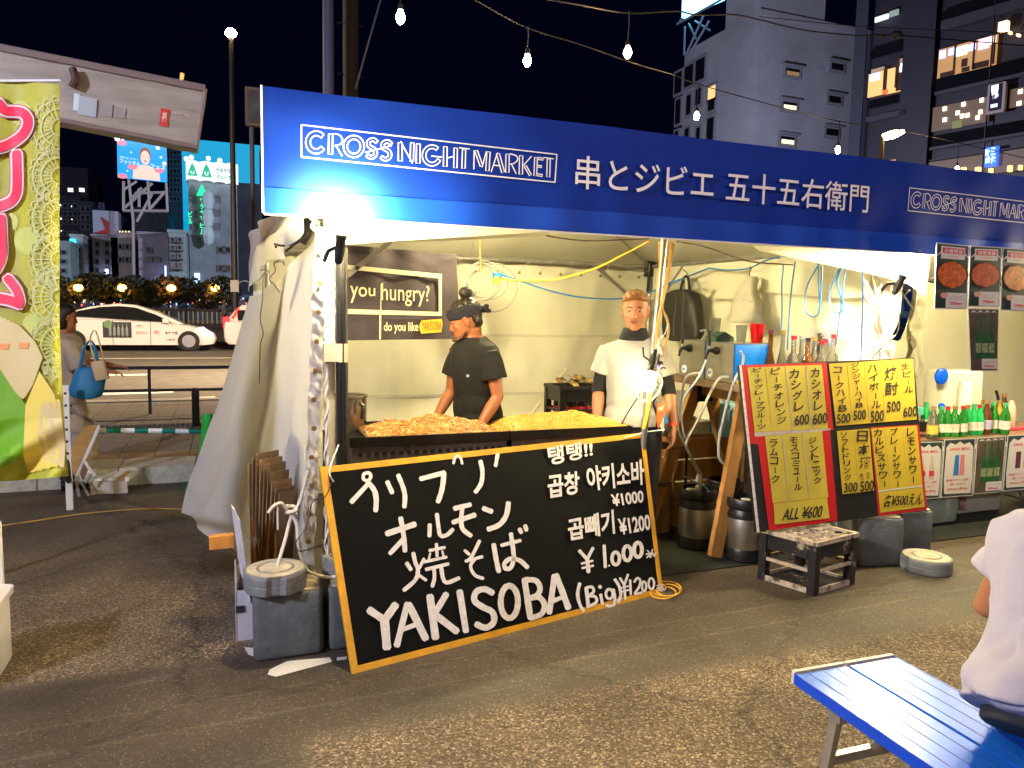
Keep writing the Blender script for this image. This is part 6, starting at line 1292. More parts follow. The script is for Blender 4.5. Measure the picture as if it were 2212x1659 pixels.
cab('thin green hose curling on top of the left keg',[PY(*Zm(x,y),4.0) for x,y in ((965,485),(1010,520),(1100,560),(1170,595),(1215,650),(1205,690),(1170,700))],mat('green hose',(.05,.30,.22),.4),.005)
cab('thin green cord between the kegs behind the pine leg',[PY(*Zm(x,y),4.05) for x,y in ((1260,580),(1330,600),(1390,550),(1345,600),(1330,680))],mat('green hose',(.05,.30,.22),.4),.003)
t=thing('plastic_bag','crumpled clear plastic bag on the mat behind the left keg','plastic bag',tuple(G(1452,1095)))
def pbf(u,v): 
    a=2*PI*u; p=PI*v; r_=.11*(1+.35*n3(math.cos(a)*2,math.sin(a)*2,v*5)); q=G(1452,1100); return (q.x+r_*1.1*math.cos(a)*math.sin(p),q.y+r_*math.sin(a)*math.sin(p),.07+r_*.6*math.cos(p))
MB().grid(pbf,22,12).build('film',mat('clear film',(.7,.7,.66),.12,trans=.55,bump=(30,.9)),t,recalc=False)
# wooden crates and gear behind
t=thing('wooden_crate','rough pine crate under the plank bench behind the kegs','crate',(3.45,4.75,0)); cx,cy=3.40,4.80
for k in range(4): MB().box((cx,cy-.27,.10+k*.16),(.80,.02,.145)).build('slat',wood,t); MB().box((cx-.41,cy,.10+k*.16),(.02,.5,.145)).build('slat',wood,t)
for x in (cx-.39,cx+.39): MB().box((x,cy-.25,.34),(.03,.03,.66)).build('corner_batten',wood,t)
MB().box((cx,cy,.665),(.82,.54,.02)).build('lid',wood,t)
wpl=mat('cream plastic',(.66,.62,.46),.4)
t=thing('portable_stove','cream portable gas stove on the crate behind the hoses','stove',(3.05,4.72,.68)); q=(3.13,4.66,.68)
MB().rbox((q[0],q[1],q[2]+.05),(.34,.28,.10),.02).build('body',wpl,t); MB().lathe([(.10,.10),(.11,.11),(.11,.12),(.09,.12)],q,20).build('pan_support',blk,t); MB().lathe([(.001,-.01),(.02,-.01),(.02,.01),(.001,.01)],(q[0]-.08,q[1]-.145,q[2]+.05),14,Matrix.Rotation(R(90),3,'X')).build('knob',alu,t)
MB().rbox((q[0]+.08,q[1]+.12,q[2]+.2),(.16,.02,.2),.008).build('raised_lid',wpl,t)
t=bottle('water_bottle','clear water bottle with a blue label behind the hoses','bottle',(2.98,4.56,.68),[(.04,0),(.045,.02),(.045,.20),(.03,.25),(.014,.28),(.014,.30)],cg,mat('blue water label',(.05,.25,.55),.5),(.09,.17),wh)
t=thing('cooler_box','pale blue cooler box with a white handle behind the pine legs','cooler',(3.45,4.5,.68)); q=PY(1592,888,4.35)
MB().rbox((q.x+.06,4.46,.80),(.30,.22,.24),.03).build('body',mat('pale blue cooler',(.25,.50,.65),.4),t,smooth=True); MB().tube(cr([(q.x-.04,4.34,.89),(q.x-.03,4.32,.85),(q.x+.05,4.31,.845),(q.x+.13,4.32,.85),(q.x+.14,4.34,.89)],4),.010,6).build('handle',wh,t,smooth=True)
t=thing('wire_rack','dark wire rack shelf left of the wooden crate','rack',(2.72,4.5,.62))
for k in range(9): MB().tube([(2.55,4.38+k*.04,.62),(3.0,4.38+k*.04,.62)],.004,5).build('bar',dk,t)
for x in (2.55,3.0): 
    MB().tube([(x,4.37,.62),(x,4.71,.62)],.006,5).build('bar',dk,t)
    for y in (4.37,4.71): MB().tube([(x,y,0),(x,y,.63)],.009,6).build('leg',dk,t)
t=thing('cardboard_box','open brown cardboard box on the mat under the wire rack','box',(2.74,4.55,.0))
for c_,d in (((2.74,4.42,.20),(.36,.008,.38)),((2.74,4.70,.20),(.36,.008,.38)),((2.56,4.56,.20),(.008,.28,.38)),((2.92,4.56,.20),(.008,.28,.38))): MB().box(c_,d).build('wall',cardb,t)
MB().box((2.70,4.37,.37),(.34,.10,.006),Matrix.Rotation(R(-35),3,'X')).build('flap',cardb,t)
t=thing('dark_bag','dark crumpled cloth bag on the wire rack','bag',(2.72,4.48,.63)); MB().ball((2.70,4.46,.72),.13,(1.1,.8,.75),14).build('body',bagm,t,smooth=True)
# rubber mat over the stall floor
mt=MB().box((5.3,4.95,.0045),(6.3,2.55,.007)); mt.build('rubber_mat',mat('dark green black rubber mat',(.020,.024,.022),.5,noise=(5,.2),bump=(70,.2)),None)
tag(bpy.data.objects['rubber_mat'],'dark rubber mat spread over the asphalt inside the stalls','floor mat')
# ================================================================ SECOND STALL TENT ON THE RIGHT
T2=thing('market_tent','neighbouring white tent on the right, selling bottled drinks','tent',(6.2,4.85,0))
def w2(u,v):
    x=6.45+4.2*u; zt=1.95 if x>7.12 else 1.28+.55*max(0,(x-6.95)/.17)**2+.05*n3(x*5,0,0); zt=min(zt,1.95); z=.02+(zt-.02)*v
    return (x,6.2+.035*n3(x*1.3,z,6)+.016*math.sin(x*6+z)*(1-v)+.02*n3(x*7,z*5,3)*(1 if x<7.2 else .35),z)
MB().grid(w2,100,40).build('back_sheet',vinyl,T2,smooth=2,recalc=False)
MB().grid(lambda u,v:(7.05+.16*u+.04*n3(v*9,u*3,2),6.10+.05*math.sin(u*9+v*14),.9+1.05*v),14,40).build('gathered_sheet_edge',vinyl,T2,smooth=2,recalc=False)
roof(3.95,10.2,3.46,6.25,2.0,2.66).build('roof_sheet',vinyl,T2,smooth=2,recalc=False)
for a,c_ in (((4.0,6.1,1.985),(10.2,6.1,1.985)),((4.0,3.52,1.985),(10.2,3.52,1.985))): MB().tube([a,c_],.019,10).build('frame_tube',alu,T2,smooth=True)
q=PY(1985,600,5.2); MB().tube([PY(*Zf(380,640),5.2),PY(*Zf(545,890),5.4)],.010,6).build('brace',alu,T2); MB().tube([PY(*Zf(500,670),5.2),PY(*Zf(375,810),5.4)],.010,6).build('brace',alu,T2)
MB().tube([PY(*Zf(590,620),5.6),PY(*Zf(560,900),5.6)],.014,6).build('brace',alu,T2)
for x in (4.02,10.1): MB().tube([(x,6.1,0),(x,6.1,1.98)],.02,8).build('tent_leg',alu,T2,smooth=True)
# blue print seen through the gap
t=thing('blue_shop_sheet','blue sign sheet seen through the gap behind the wrapped post','sign board',tuple(PY(1950,700,8.2)))
a,b_=PY(1930,628,8.2),PY(1985,740,8.2); MB().box(((a.x+b_.x)/2,8.2,(a.z+b_.z)/2),(b_.x-a.x,.02,a.z-b_.z)).build('sheet',mat('deep blue print',(.01,.06,.42),.5),t)
F_=lambda x,y,d=0.:PY(*Zf(x,y),8.18-d)
MB().prism([F_(385,735),F_(435,735),F_(435,900),F_(510,905),F_(508,980),F_(380,970)],(0,-.01,0)).build('pale_shape',mat('pale blue print',(.12,.28,.55),.5),t)
b=MB(); qtext(b,'ぎゃ',F_(400,1010,.02),F_(530,1030,.02),F_(528,1110,.02),F_(400,1100,.02),bold=.02); b.build('lettering',mat('pale blue print',(.12,.28,.55),.5),t,recalc=False)
for z in (0,): MB().box(((a.x+b_.x)/2,8.24,a.z/2),(.05,.04,a.z)).build('stand',dk,t)
# wrapped post between the tents, with its cable knot
pinkv=mat('pinkish wrapped vinyl',(.70,.58,.50),.35,transl=.2,bump=(12,.6))
t=thing('wrapped_post','tent post wrapped in crumpled vinyl and tied, under the right work lamp','post',(4.05,3.78,0))
wpx=PY(1902,770,3.78).x; wpt=PY(1925,600,3.78).x
def wp(u,v):
    a=2*PI*u; pin=1-.42*math.exp(-((v-.72)/.035)**2)-.18*math.exp(-((v-.52)/.03)**2); r_=(.062+.016*math.sin(a*5+v*12)+.014*n3(math.cos(a)*2,math.sin(a)*2,v*9))*pin
    q0=Vector((wpx-.02,3.78,0)).lerp(Vector((wpt,3.78,0)),v); return (q0.x+r_*math.cos(a),q0.y+r_*math.sin(a),.35+1.50*v)
MB().grid(wp,40,90).build('vinyl_wrap',pinkv,t,smooth=2,recalc=False)
MB().tube([(wpx,3.80,0),(wpt,3.80,1.97)],.026,12).build('post',white_p,t,smooth=True)
for z in (1.43,1.13): MB().tube([(wpt-.02+.05*math.cos(k*PI/8),3.77+.05*math.sin(k*PI/8),z+.004*math.sin(k)) for k in range(16)],.005,5,closed=True).build('tie',cord,t,smooth=True)
for i,pts in enumerate((((20,560),(60,650),(130,780),(200,860),(260,900)),((90,480),(120,620),(150,720),(190,860)),((235,490),(190,620),(160,720),(190,790)),((0,730),(60,830),(150,890),(240,900)),((270,500),(300,640),(330,700),(370,830)),((170,760),(240,760),(300,840),(370,960)),((130,520),(200,560),(250,570)),((160,1230),(230,1250),(310,1270)))):
    MB().tube(cr([PY(*Zf(x,y),3.70) for x,y in pts],5),.007,6).build('lashing',cord if i%2 else white_p,t,smooth=True)
MB().tube([PY(*Zf(0,540),3.66),PY(*Zf(150,820),3.66)],[(.02,.004)]*2,6).build('flat_strap',white_p,t)
cab('thin dark lead running from the wrapped post down to the menu board top',[PY(*Zf(x,y),3.64) for x,y in ((385,900),(385,1080),(320,1200),(230,1270),(150,1350),(90,1420))],blk,.004)
# ---------------------------------------------------------------- posters
pgrn=mat('dark green poster print',(.03,.05,.05),.35,noise=(12,.4)); pwh=mat('white poster print',(.60,.58,.56),.35); pred=mat('pink red print',(.60,.05,.10),.4); pgry=mat('grey small print',(.28,.26,.27),.5); pdish=mat('orange stew print',(.50,.07,.008),.35,noise=(38,.55),grime=(45,.60,(.80,.38,.08))); pdish2=mat('red stew print',(.40,.03,.006),.35,noise=(34,.55),grime=(40,.64,(.70,.24,.05))); pdish3=mat('fried chicken print',(.55,.16,.03),.35,noise=(30,.5),grime=(28,.55,(.75,.45,.08)))
plam=mat('laminated white border',(.62,.62,.64),.2,coat=.5)
def poster(lab,fn,q,bg=None,name='poster',frame=True,grp=None):
    """fn(u,v,off): u right 0..1, v up 0..1"""
    t=thing(name,lab,'poster',tuple(fn(0,0,0)),group=grp)
    def R_(nm,u0,u1,v0,v1,o,m_,skew=0.): return MB().prism([fn(u0,v0,o),fn(u1,v0,o),fn(u1,v1,o),fn(u0,v1,o)],fn(0,0,0)-fn(0,0,.0008)).build(nm,m_,t)
    R_('sheet',0,1,0,1,.002,plam); R_('printed_ground',.03,.97,.015,.985,.003,bg or pgrn); t['_']=1; return t,R_
def PT(fn,t,s_,u0,u1,v0,v1,o,m_,bold=.02,nm='lettering'):
    b=MB(); qtext(b,s_,fn(u0,v1,o),fn(u1,v1,o),fn(u1,v0,o),fn(u0,v0,o),bold=bold); return b.build(nm,m_,t,recalc=False)
def blobp(fn,cx,cy,rx,ry,o,n=20,wob=0.): return [fn(cx+rx*(1+wob*math.sin(k*3.1))*math.cos(2*PI*k/n),cy+ry*(1+wob*math.sin(k*2.3))*math.sin(2*PI*k/n),o) for k in range(n)]
def disc_p(fn,t,nm,cx,cy,rx,ry,o,m_,n=22,wob=0.): return MB().quad(*blobp(fn,cx,cy,rx,ry,o,n,wob)).build(nm,m_,t,recalc=False)
def qf(pts,Yp):
    TL,TR,BR,BL=[PY(*Zf(x,y),Yp) if len(pts)==4 else None for x,y in pts]
    return lambda u,v,o=0.: BL.lerp(BR,u).lerp(TL.lerp(TR,u),v)-Vector((0,o,0))
def menu_poster(lab,pts,title,sub,price,dish,body=('とりあえず','おすすめ')):
    fn=qf(pts,3.355); t,R_=poster(lab,fn,pts,grp='laminated food posters under the right end of the banner')
    R_('label',.15,.88,.77,.955,.004,pwh); R_('title_band',.19,.85,.85,.935,.0048,pred)
    PT(fn,t,title,.24,.80,.862,.922,.0056,pwh,.03); PT(fn,t,sub,.36,.68,.795,.825,.0056,pred)
    for u in (0,1): MB().prism([fn(.04 if u==0 else .96,.80,.0042),fn(.04 if u==0 else .96,.825,.0042),fn(.18 if u==0 else .85,.89,.0042),fn(.18 if u==0 else .85,.865,.0042)],(0,-.0004,0)).build('brush_corner',pwh,t)
    disc_p(fn,t,'bowl',.5,.53,.50,.225,.0040,mat('dark bowl print',(.05,.03,.02),.3)); disc_p(fn,t,'printed_food',.5,.53,.44,.195,.0048,dish,26,.05)
    R_('price_label',.33,.95,.02,.255,.0056,pwh); disc_p(fn,t,'flower_badge',.28,.21,.12,.045,.0060,mat('pale pink print',(.60,.30,.22),.4),9,.1)
    PT(fn,t,price,.44,.82,.055,.115,.0064,pred,.04); PT(fn,t,body[0],.45,.80,.185,.205,.0064,pgry); PT(fn,t,body[1],.45,.84,.150,.170,.0064,pgry); return t
menu_poster('left poster of orange stew in a bowl, priced 700yen',((790,150),(1145,185),(1122,880),(765,876)),'오돌볶음','おどるぽっくむ','700yen',pdish)
menu_poster('middle poster of dark red stew, priced 700yen, above the green bottle poster',((1157,186),(1502,202),(1475,856),(1130,850)),'곱창볶음','こぷちゃん','700yen',pdish2,('ホルモン炒め','甘辛い味'))
menu_poster('right poster of fried chicken, priced 1000yen, at the frame edge',((1512,204),(1830,232),(1812,905),(1485,890)),'양념치킨','チキン','1000yen',pdish3,('ヤンニョム','チキン 甘辛'))
gbot=mat('green bottle print',(.02,.10,.035),.35,noise=(20,.4)); ggl=mat('pale green label print',(.22,.28,.15),.4,noise=(60,.5))
def bprof(fn,t,cx,w_,y0,y1,o,m_,lm):
    pts=[(cx-w_/2,y0),(cx+w_/2,y0),(cx+w_/2,y0+(y1-y0)*.50),(cx+w_*.16,y0+(y1-y0)*.72),(cx+w_*.14,y1),(cx-w_*.14,y1),(cx-w_*.16,y0+(y1-y0)*.72),(cx-w_/2,y0+(y1-y0)*.50)]
    MB().quad(*[fn(u,v,o) for u,v in pts]).build('printed_bottle',m_,t,recalc=False); MB().quad(*[fn(u,v,o+.0008) for u,v in ((cx-w_*.46,y0+(y1-y0)*.14),(cx+w_*.46,y0+(y1-y0)*.14),(cx+w_*.46,y0+(y1-y0)*.36),(cx-w_*.46,y0+(y1-y0)*.36))]).build('printed_label',lm,t,recalc=False)
def bottle_poster(lab,fn,price):
    t,R_=poster(lab,fn,None,mat('brown grey poster print',(.10,.075,.06),.35,noise=(6,.5)),grp='laminated drink posters')
    for k,u in enumerate((.30,.52,.75)): bprof(fn,t,u,.21,.20,.90,.004+.0004*k,gbot,ggl)
    for k in range(4): MB().prism([fn(.08+k*.22,.93,.0062),fn(.13+k*.22,.965,.0062),fn(.19+k*.22,.965,.0062),fn(.26+k*.22,.93,.0062),fn(.17+k*.22,.945,.0062)],(0,-.0003,0)).build('white_brush_arch',pwh,t)
    R_('price_label',.40,.95,.04,.20,.0066,pwh); PT(fn,t,price,.48,.84,.055,.105,.0074,pred,.04); PT(fn,t,'チャミスル 各種',.46,.88,.14,.165,.0074,pgry)
bottle_poster('poster of three green bottles hanging below the middle food poster',qf(((1130,866),(1472,872),(1457,1552),(1160,1552)),3.36),'500yen')
# ---------------------------------------------------------------- table with the bottles
tY=3.88; tz=PY(2050,950,tY).z; tx0=PY(1992,953,tY).x
t=thing('folding_table','folding table with a dark edge carrying the drink bottles on the right','table',(6,4.15,0))
MB().box((tx0+1.0,tY+.27,tz-.015),(2.0,.54,.03)).build('table_top',mat('brown table top',(.20,.11,.06),.35,noise=(3,.3)),t)
MB().box((tx0+1.0,tY-.004,tz-.02),(2.004,.006,.045)).build('dark_edge',blk,t)
for x in (tx0+.08,tx0+1.9):
    for y in (tY+.05,tY+.49): MB().tube([(x,y,.008),(x,y,tz-.03)],.014,8).build('leg',alu,t)
def qg(pts,Yp=None):
    Yp=Yp or tY-.012
    TL,TR,BR,BL=[PY(*Zg(x,y),Yp) for x,y in pts]
    return lambda u,v,o=0.: BL.lerp(BR,u).lerp(TL.lerp(TR,u),v)-Vector((0,o,0))
def drink_poster(lab,fn,kind):
    t,R_=poster(lab,fn,None,grp='laminated drink posters along the table front')
    MB().prism([fn(u,v,.004) for u,v in ((.10,.06),(.92,.05),(.95,.30),(.93,.85),(.80,.93),(.62,.90),(.5,.955),(.36,.90),(.2,.94),(.08,.86),(.06,.3))],(0,-.0004,0)).build('white_field',pwh,t)
    PT(fn,t,'DRINK MENU',.20,.84,.80,.85,.005,pred,.02)
    if kind==0:
        for u,c_ in ((.42,mat('blue can print',(.02,.18,.55),.4)),(.60,mat('pink can print',(.62,.20,.26),.4))): MB().quad(*[fn(a,b__,.005) for a,b__ in ((u-.085,.37),(u+.085,.37),(u+.07,.72),(u-.05,.72))]).build('printed_can',c_,t,recalc=False)
    elif kind==1:
        for u in (.30,.62): bprof(fn,t,u,.20,.34,.76,.005,mat('pale bottle print',(.55,.45,.38),.4),pred)
    else:
        for u,c_ in ((.40,mat('purple can print',(.12,.03,.06),.4)),(.66,mat('gold can print',(.45,.32,.10),.4))): MB().quad(*[fn(a,b__,.005) for a,b__ in ((u-.08,.40),(u+.08,.40),(u+.08,.70),(u-.08,.70))]).build('printed_can',c_,t,recalc=False)
    PT(fn,t,'韓国サワー 各種',.14,.84,.27,.31,.005,pred,.015); PT(fn,t,'桃・ぶどう',.26,.74,.20,.24,.005,pred,.015); PT(fn,t,'600yen (税込)',.18,.82,.11,.16,.005,pred,.03)
drink_poster('drink menu poster with pale bottles, partly behind the yellow menu board',qg(((110,806),(388,800),(352,1330),(120,1340))),1)
drink_poster('drink menu poster showing one blue and one pink can',qg(((396,782),(690,768),(657,1305),(360,1326))),0)
bottle_poster('poster of dark green bottles on the table front',qg(((700,766),(975,748),(930,1272),(665,1292))),'600yen')
drink_poster('drink menu poster with a purple and a gold can at the frame edge',qg(((986,746),(1270,728),(1235,1240),(938,1266))),2)
gl_g=mat('green bottle glass',(.06,.50,.08),.06,trans=.75,ior=1.45); gl_b=mat('vivid green plastic bottle',(.02,.55,.14),.12,trans=.35); gl_br=mat('brown bottle glass',(.16,.05,.015),.08,trans=.4); gl_o=mat('orange drink bottle',(.80,.42,.05),.15,trans=.25); labm=mat('pale mixed label',(.62,.60,.52),.45,noise=(70,.25),grime=(60,.60,(.35,.06,.08))); laby=mat('yellow round label',(.72,.50,.08),.45,noise=(60,.3)); labp=mat('lilac label',(.45,.42,.60),.45,noise=(50,.4)); rcap=mat('bronze cap',(.40,.25,.10),.4,metal=.5); gcap=mat('green cap',(.05,.35,.15),.35)
soju=[(.030,0),(.034,.008),(.034,.115),(.028,.145),(.014,.18),(.013,.215)]
BT=[(237,708,440,gl_b,labm,gcap,'vivid green bottle leftmost on the table, by the menu board'),(302,778,480,cg,laby,rcap,'clear bottle with a yellow round label in front at the left'),(378,756,482,gl_g,labm,gcap,'green bottle with a fruit label, first of the four in the front row'),(436,756,480,gl_g,labm,redc,'green bottle with a red cap, second of the four in the front row'),(503,757,477,gl_g,labm,rcap,'green bottle with a bronze cap, third of the four in the front row'),(580,752,476,gl_g,labm,redc,'green bottle with a dark cap, fourth of the four in the front row'),(622,738,462,gl_b,labm,rcap,'vivid green bottle just right of the four green ones'),(680,738,460,gl_b,labm,gcap,'vivid green bottle in the middle of the three vivid ones'),(733,738,462,gl_b,labm,redc,'vivid green bottle with a red cap, left of the brown bottle'),(668,680,400,gl_g,None,gcap,'green bottle standing behind the vivid ones'),(750,690,416,gl_b,None,gold,'orange-capped green bottle at the back, left of the brown bottle'),(802,732,424,gl_br,labp,rcap,'brown glass bottle with a lilac label'),(862,722,440,gl_g,labm,gcap,'dark green bottle between the brown and the orange bottle'),(915,716,426,gl_o,laby,gold,'orange drink bottle with an orange cap'),(976,732,448,gl_g,labm,gcap,'green bottle rightmost of the table row'),(962,660,362,gl_br,laby,gold,'sauce bottle with a nozzle behind the orange bottle')]
for x,yb,yt,m1,m2,m3,lab in BT:
    Yp=tY+.06+(760-yb)/80*.11; q0=G(*Zg(x,yb),tz); Yp=min(max(q0.y,tY+.04),tY+.45); q=PY(*Zg(x,yt),Yp); h=q.z-tz; k=h/.215
    bottle('drink_bottle',lab,'bottle',(q.x,Yp,tz+.001),[(r_*min(k,1.12),z*k) for r_,z in soju],m1,m2,(.035*k,.095*k),m3,'bottles on the right table')
t=thing('water_jug','translucent water jug with blue caps behind the bottles','jug',tuple(PY(2060,880,4.25))); a=PY(*Zg(275,470),4.25); c_=PY(*Zg(685,130),4.25); jm=mat('translucent jug plastic',(.70,.70,.60),.3,transl=.3,noise=(5,.08))
MB().rbox(((a.x+c_.x)/2,4.25,(tz+c_.z)/2+.0),(c_.x-a.x,.20,c_.z-tz-.002),.05).build('body',jm,t,smooth=True)
bl=mat('bright blue cap',(.0,.08,.70),.35)
for (x,y,r_) in ((362,192,.062),(362,473,.026)): q=PY(*Zg(x,y),4.14); MB().lathe([(r_,0),(r_,.018),(r_*.85,.024),(.001,.024)],q,20,Matrix.Rotation(R(90),3,'X')).build('cap',bl,t,smooth=True)
q=PY(*Zg(603,250),4.12); t=thing('paper_roll','white paper roll standing behind the bottles beside the jug','paper roll',(q.x,4.12,tz+.001)); MB().lathe([(.045,0),(.045,q.z-tz),(.018,q.z-tz),(.018,q.z-tz-.03),(.001,q.z-tz-.03)],(q.x,4.12,tz+.001),20).build('roll',mat('white paper roll',(.74,.70,.62),.8),t,smooth=True)
q=PY(*Zg(218,395),4.1); t=thing('tissue_box','teal box behind the leftmost drink bottle','box',(q.x,4.15,tz+.001)); MB().rbox((q.x,4.2,(q.z+tz)/2+.03),(.13,.10,.06),.01).build('box',mat('teal box',(.10,.38,.32),.5),t); MB().box((q.x,4.2,tz+.048),(.16,.14,.09)).build('dark_stand',blk,t)
q=PY(*Zg(1030,420),4.2); t=thing('pink_bottle','pale pink squeeze bottle at the right end of the table','bottle',(q.x,4.2,tz+.001)); MB().lathe([(.035,0),(.038,.01),(.038,.10),(.035,.13),(.036,.16),(.02,q.z-tz-.02),(.012,q.z-tz),(.001,q.z-tz)],(q.x,4.2,tz+.001),18).build('body',mat('pale pink plastic',(.70,.50,.38),.4,transl=.2),t,smooth=True)
q=G(*Zg(215,750),tz); t=thing('tray','small brown dish at the left end of the table','dish',tuple(q)); MB().lathe([(.04,0),(.07,.006),(.085,.018),(.08,.018),(.06,.008),(.001,.006)],(q.x,q.y,tz+.001),20).build('dish',mat('brown dish',(.20,.11,.06),.4),t,smooth=True)
t=MB().rbox((q.x+1.05,4.1,tz+.01),(.16,.06,.018),.008).build('pink_holder',mat('pink plastic',(.75,.05,.14),.4),None); tag(t,'flat pink plastic piece at the right edge of the table','tray')
t=MB().tube(cr([(q.x+1.03,4.25,tz+.16),(q.x+1.02,4.25,tz+.24),(q.x+.99,4.25,tz+.30)],4),.012,6).tube([(q.x+1.03,4.25,tz),(q.x+1.03,4.25,tz+.16)],.03,10).build('pump_bottle',blk,None,smooth=True); tag(t,'black pump bottle cut by the right frame edge behind the bottles','bottle')
def tank(lab,pts,Yp,m_,nm='water_tank'):
    a=PY(*Zg(*pts[0]),Yp); b_=PY(*Zg(*pts[1]),Yp); t=thing(nm,lab,'tank',((a.x+b_.x)/2,Yp+.15,.008)); h=a.z-.008
    MB().rbox(((a.x+b_.x)/2,Yp+.15,h/2+.008),(b_.x-a.x,.30,h),.05).build('body',m_,t,smooth=True); return t
tank('translucent grey water tank under the table, nearest the concrete blocks',((215,1200),(530,1640)),3.97,mat('greenish tank plastic',(.34,.42,.36),.35,noise=(3,.2)))
t=tank('white plastic tank with a printed sticker under the table',((535,1180),(928,1560)),4.12,mat('cream tank plastic',(.62,.64,.52),.4,noise=(6,.06)))
F_=lambda x,y:PY(*Zg(x,y),4.115)
MB().prism([F_(545,1320),F_(603,1322),F_(598,1445),F_(543,1440)],(0,-.002,0)).build('sticker',mat('mixed sticker print',(.45,.25,.22),.5,noise=(30,.9)),t)
t=thing('metal_rack','dark folded metal frame under the table at the frame edge','frame',tuple(G(2190,1060)))
for a,b_ in (((935,1290),(1142,1340)),((935,1275),(1142,1255)),((1100,1260),(1130,1360))): MB().tube([PY(*Zg(*a),4.3),PY(*Zg(*b_),4.3)],.010,6).build('bar',alu,t)
# ================================================================ LEFT FOREGROUND: AWNING, FLAG, BIN, BENCH PIECES
awn=mat('grimy grey beige vinyl',(.30,.265,.225),.45,noise=(2.5,.2),grime=(3.5,.56,(.19,.16,.13)),stretch=(.5,.5,5),bump=(3,.3))
t=thing('awning','long grimy rolled awning sticking in from the left above the flag','awning',tuple(PD(440,320,4.2)))
def aw(x,y,D): return PD(x,y,D)
TLa,TRa,BRa,BLa=aw(-160,72,3.75),aw(443,192,4.2),aw(424,318,4.2),aw(-160,203,3.75)
bk_=(TRa-TLa).cross(TRa-BRa).normalized(); bk_=bk_ if bk_.dot(FW)>0 else -bk_; bk_=(bk_+Vector((0,0,.0)))*.16
def awf(u,v):
    p=BLa.lerp(BRa,u).lerp(TLa.lerp(TRa,u),v); return p-bk_*(.10*math.sin(PI*v)+.05*n3(u*9,v*4,2))
MB().grid(awf,50,12).build('front_sheet',awn,t,smooth=2,recalc=False)
MB().quad(TLa,TRa,TRa+bk_,TLa+bk_).quad(TRa,BRa,BRa+bk_,TRa+bk_).quad(BLa,BRa,BRa+bk_,BLa+bk_).quad(TLa+bk_,TRa+bk_,BRa+bk_,BLa+bk_).build('folded_back',awn,t,recalc=False)
for a,b_,r_ in ((TLa,TRa,.022),(BLa,BRa,.014),(TRa,BRa,.012)): MB().tube([a-bk_*.03,b_-bk_*.03],r_,8).build('edge_bar',mat('brown grey edge tube',(.20,.15,.14),.5),t,smooth=True)
q_=BLa.lerp(BRa,.06)+bk_*.5; MB().tube([(q_.x,q_.y,0),q_+Vector((0,0,.1))],.02,8).build('support_post',alu,t,smooth=True)
st_=[awf(u,v)-bk_*.05 for u,v in ((.842,.52),(.842+.035,.52),(.842+.035,.23),(.842,.23))]
s_=MB().quad(*st_).build('red_sticker',mat('red sticker',(.55,.03,.02),.4),t,recalc=False); b=MB(); qtext(b,'福',*[awf(u,v)-bk_*.07 for u,v in ((.850,.46),(.869,.46),(.869,.30),(.850,.30))],bold=.03); b.build('sticker_mark',mat('pale sticker print',(.7,.5,.45),.5),s_,recalc=False)
b=MB(); qtext(b,'TENT 2K',*[awf(u,v)-bk_*.07 for u,v in ((.885,.50),(.955,.50),(.955,.46),(.885,.46))]); b.build('printed_mark',mat('pale sticker print',(.7,.5,.45),.5),t,recalc=False)
for (u0,u1,v0,v1,c_) in ((.53,.60,.15,.46,(.35,.40,.45)),(.61,.66,.2,.42,(.25,.23,.22)),(.665,.71,.22,.40,(.24,.22,.21)),(.515,.535,.2,.48,(.55,.65,.72))): MB().quad(*[awf(u,v)-bk_*.045 for u,v in ((u0,v1),(u1,v1),(u1,v0),(u0,v0))]).build('patch',mat('patch %.2f'%u0,c_,.35),t,recalc=False)
MB().tube(cr([awf(.505,.86)-bk_*.2,awf(.52,.70)-bk_*.25,awf(.51,.55)-bk_*.2],4),.02,8).build('torn_fold',mat('dark brown fold',(.05,.02,.015),.5),t,smooth=True)
MB().tube([TRa+(TLa-TRa)*.095,TRa+(TLa-TRa)*.09+Vector((0,0,.06))],.012,6).build('roof_clip',brass,t)
# flag
def fpos(x,y):
    D=3.15+.012*math.sin(x*.05)+.02*n3(x*.02,y*.006,1); 
    if y>900: D+=.05*math.sin((y-900)*.05+x*.04)*min(1,(y-900)/80)
    return PD(x,y,D)
FL=thing('flag','tall yellow green vertical flag with pink outlined letters at the left edge','flag',tuple(fpos(60,1020)))
def ff(u,v):
    y=175+ (1040-175)*v; xr=128+ (1 if y<700 else 1+17*((y-700)/310)**1.3); x=-170+(xr+170)*u
    yy=y+ (x<200)*( -8*(1-u)+6*u if v<.01 else 0); 
    if v>.9: yy=y-(v-.9)*300*max(0,(u-.55))**1.2
    return fpos(x,yy)
limeg=mat('lime flag cloth',(.50,.50,.05),.55,transl=.3,noise=(2.2,.22)); fw=mat('white flag print',(.66,.63,.55),.6); fp=mat('pink flag print',(.80,.01,.06),.55); fd=mat('deep pink print',(.55,.01,.06),.55); fl_l=mat('lace print',(.55,.56,.22),.6); fpeach=mat('peach print',(.66,.53,.22),.6); fgr=mat('leaf green print',(.16,.38,.01),.6); fyl=mat('warm yellow print',(.80,.62,.10),.6); fol=mat('olive dot print',(.52,.56,.12),.6)
MB().grid(ff,34,90).build('cloth',limeg,FL,smooth=2,recalc=False)
vw=(PD(60,500,1)-CAM).normalized()
fo=[.003]
def fm(x,y): return fpos(x,y)-vw*fo[0]
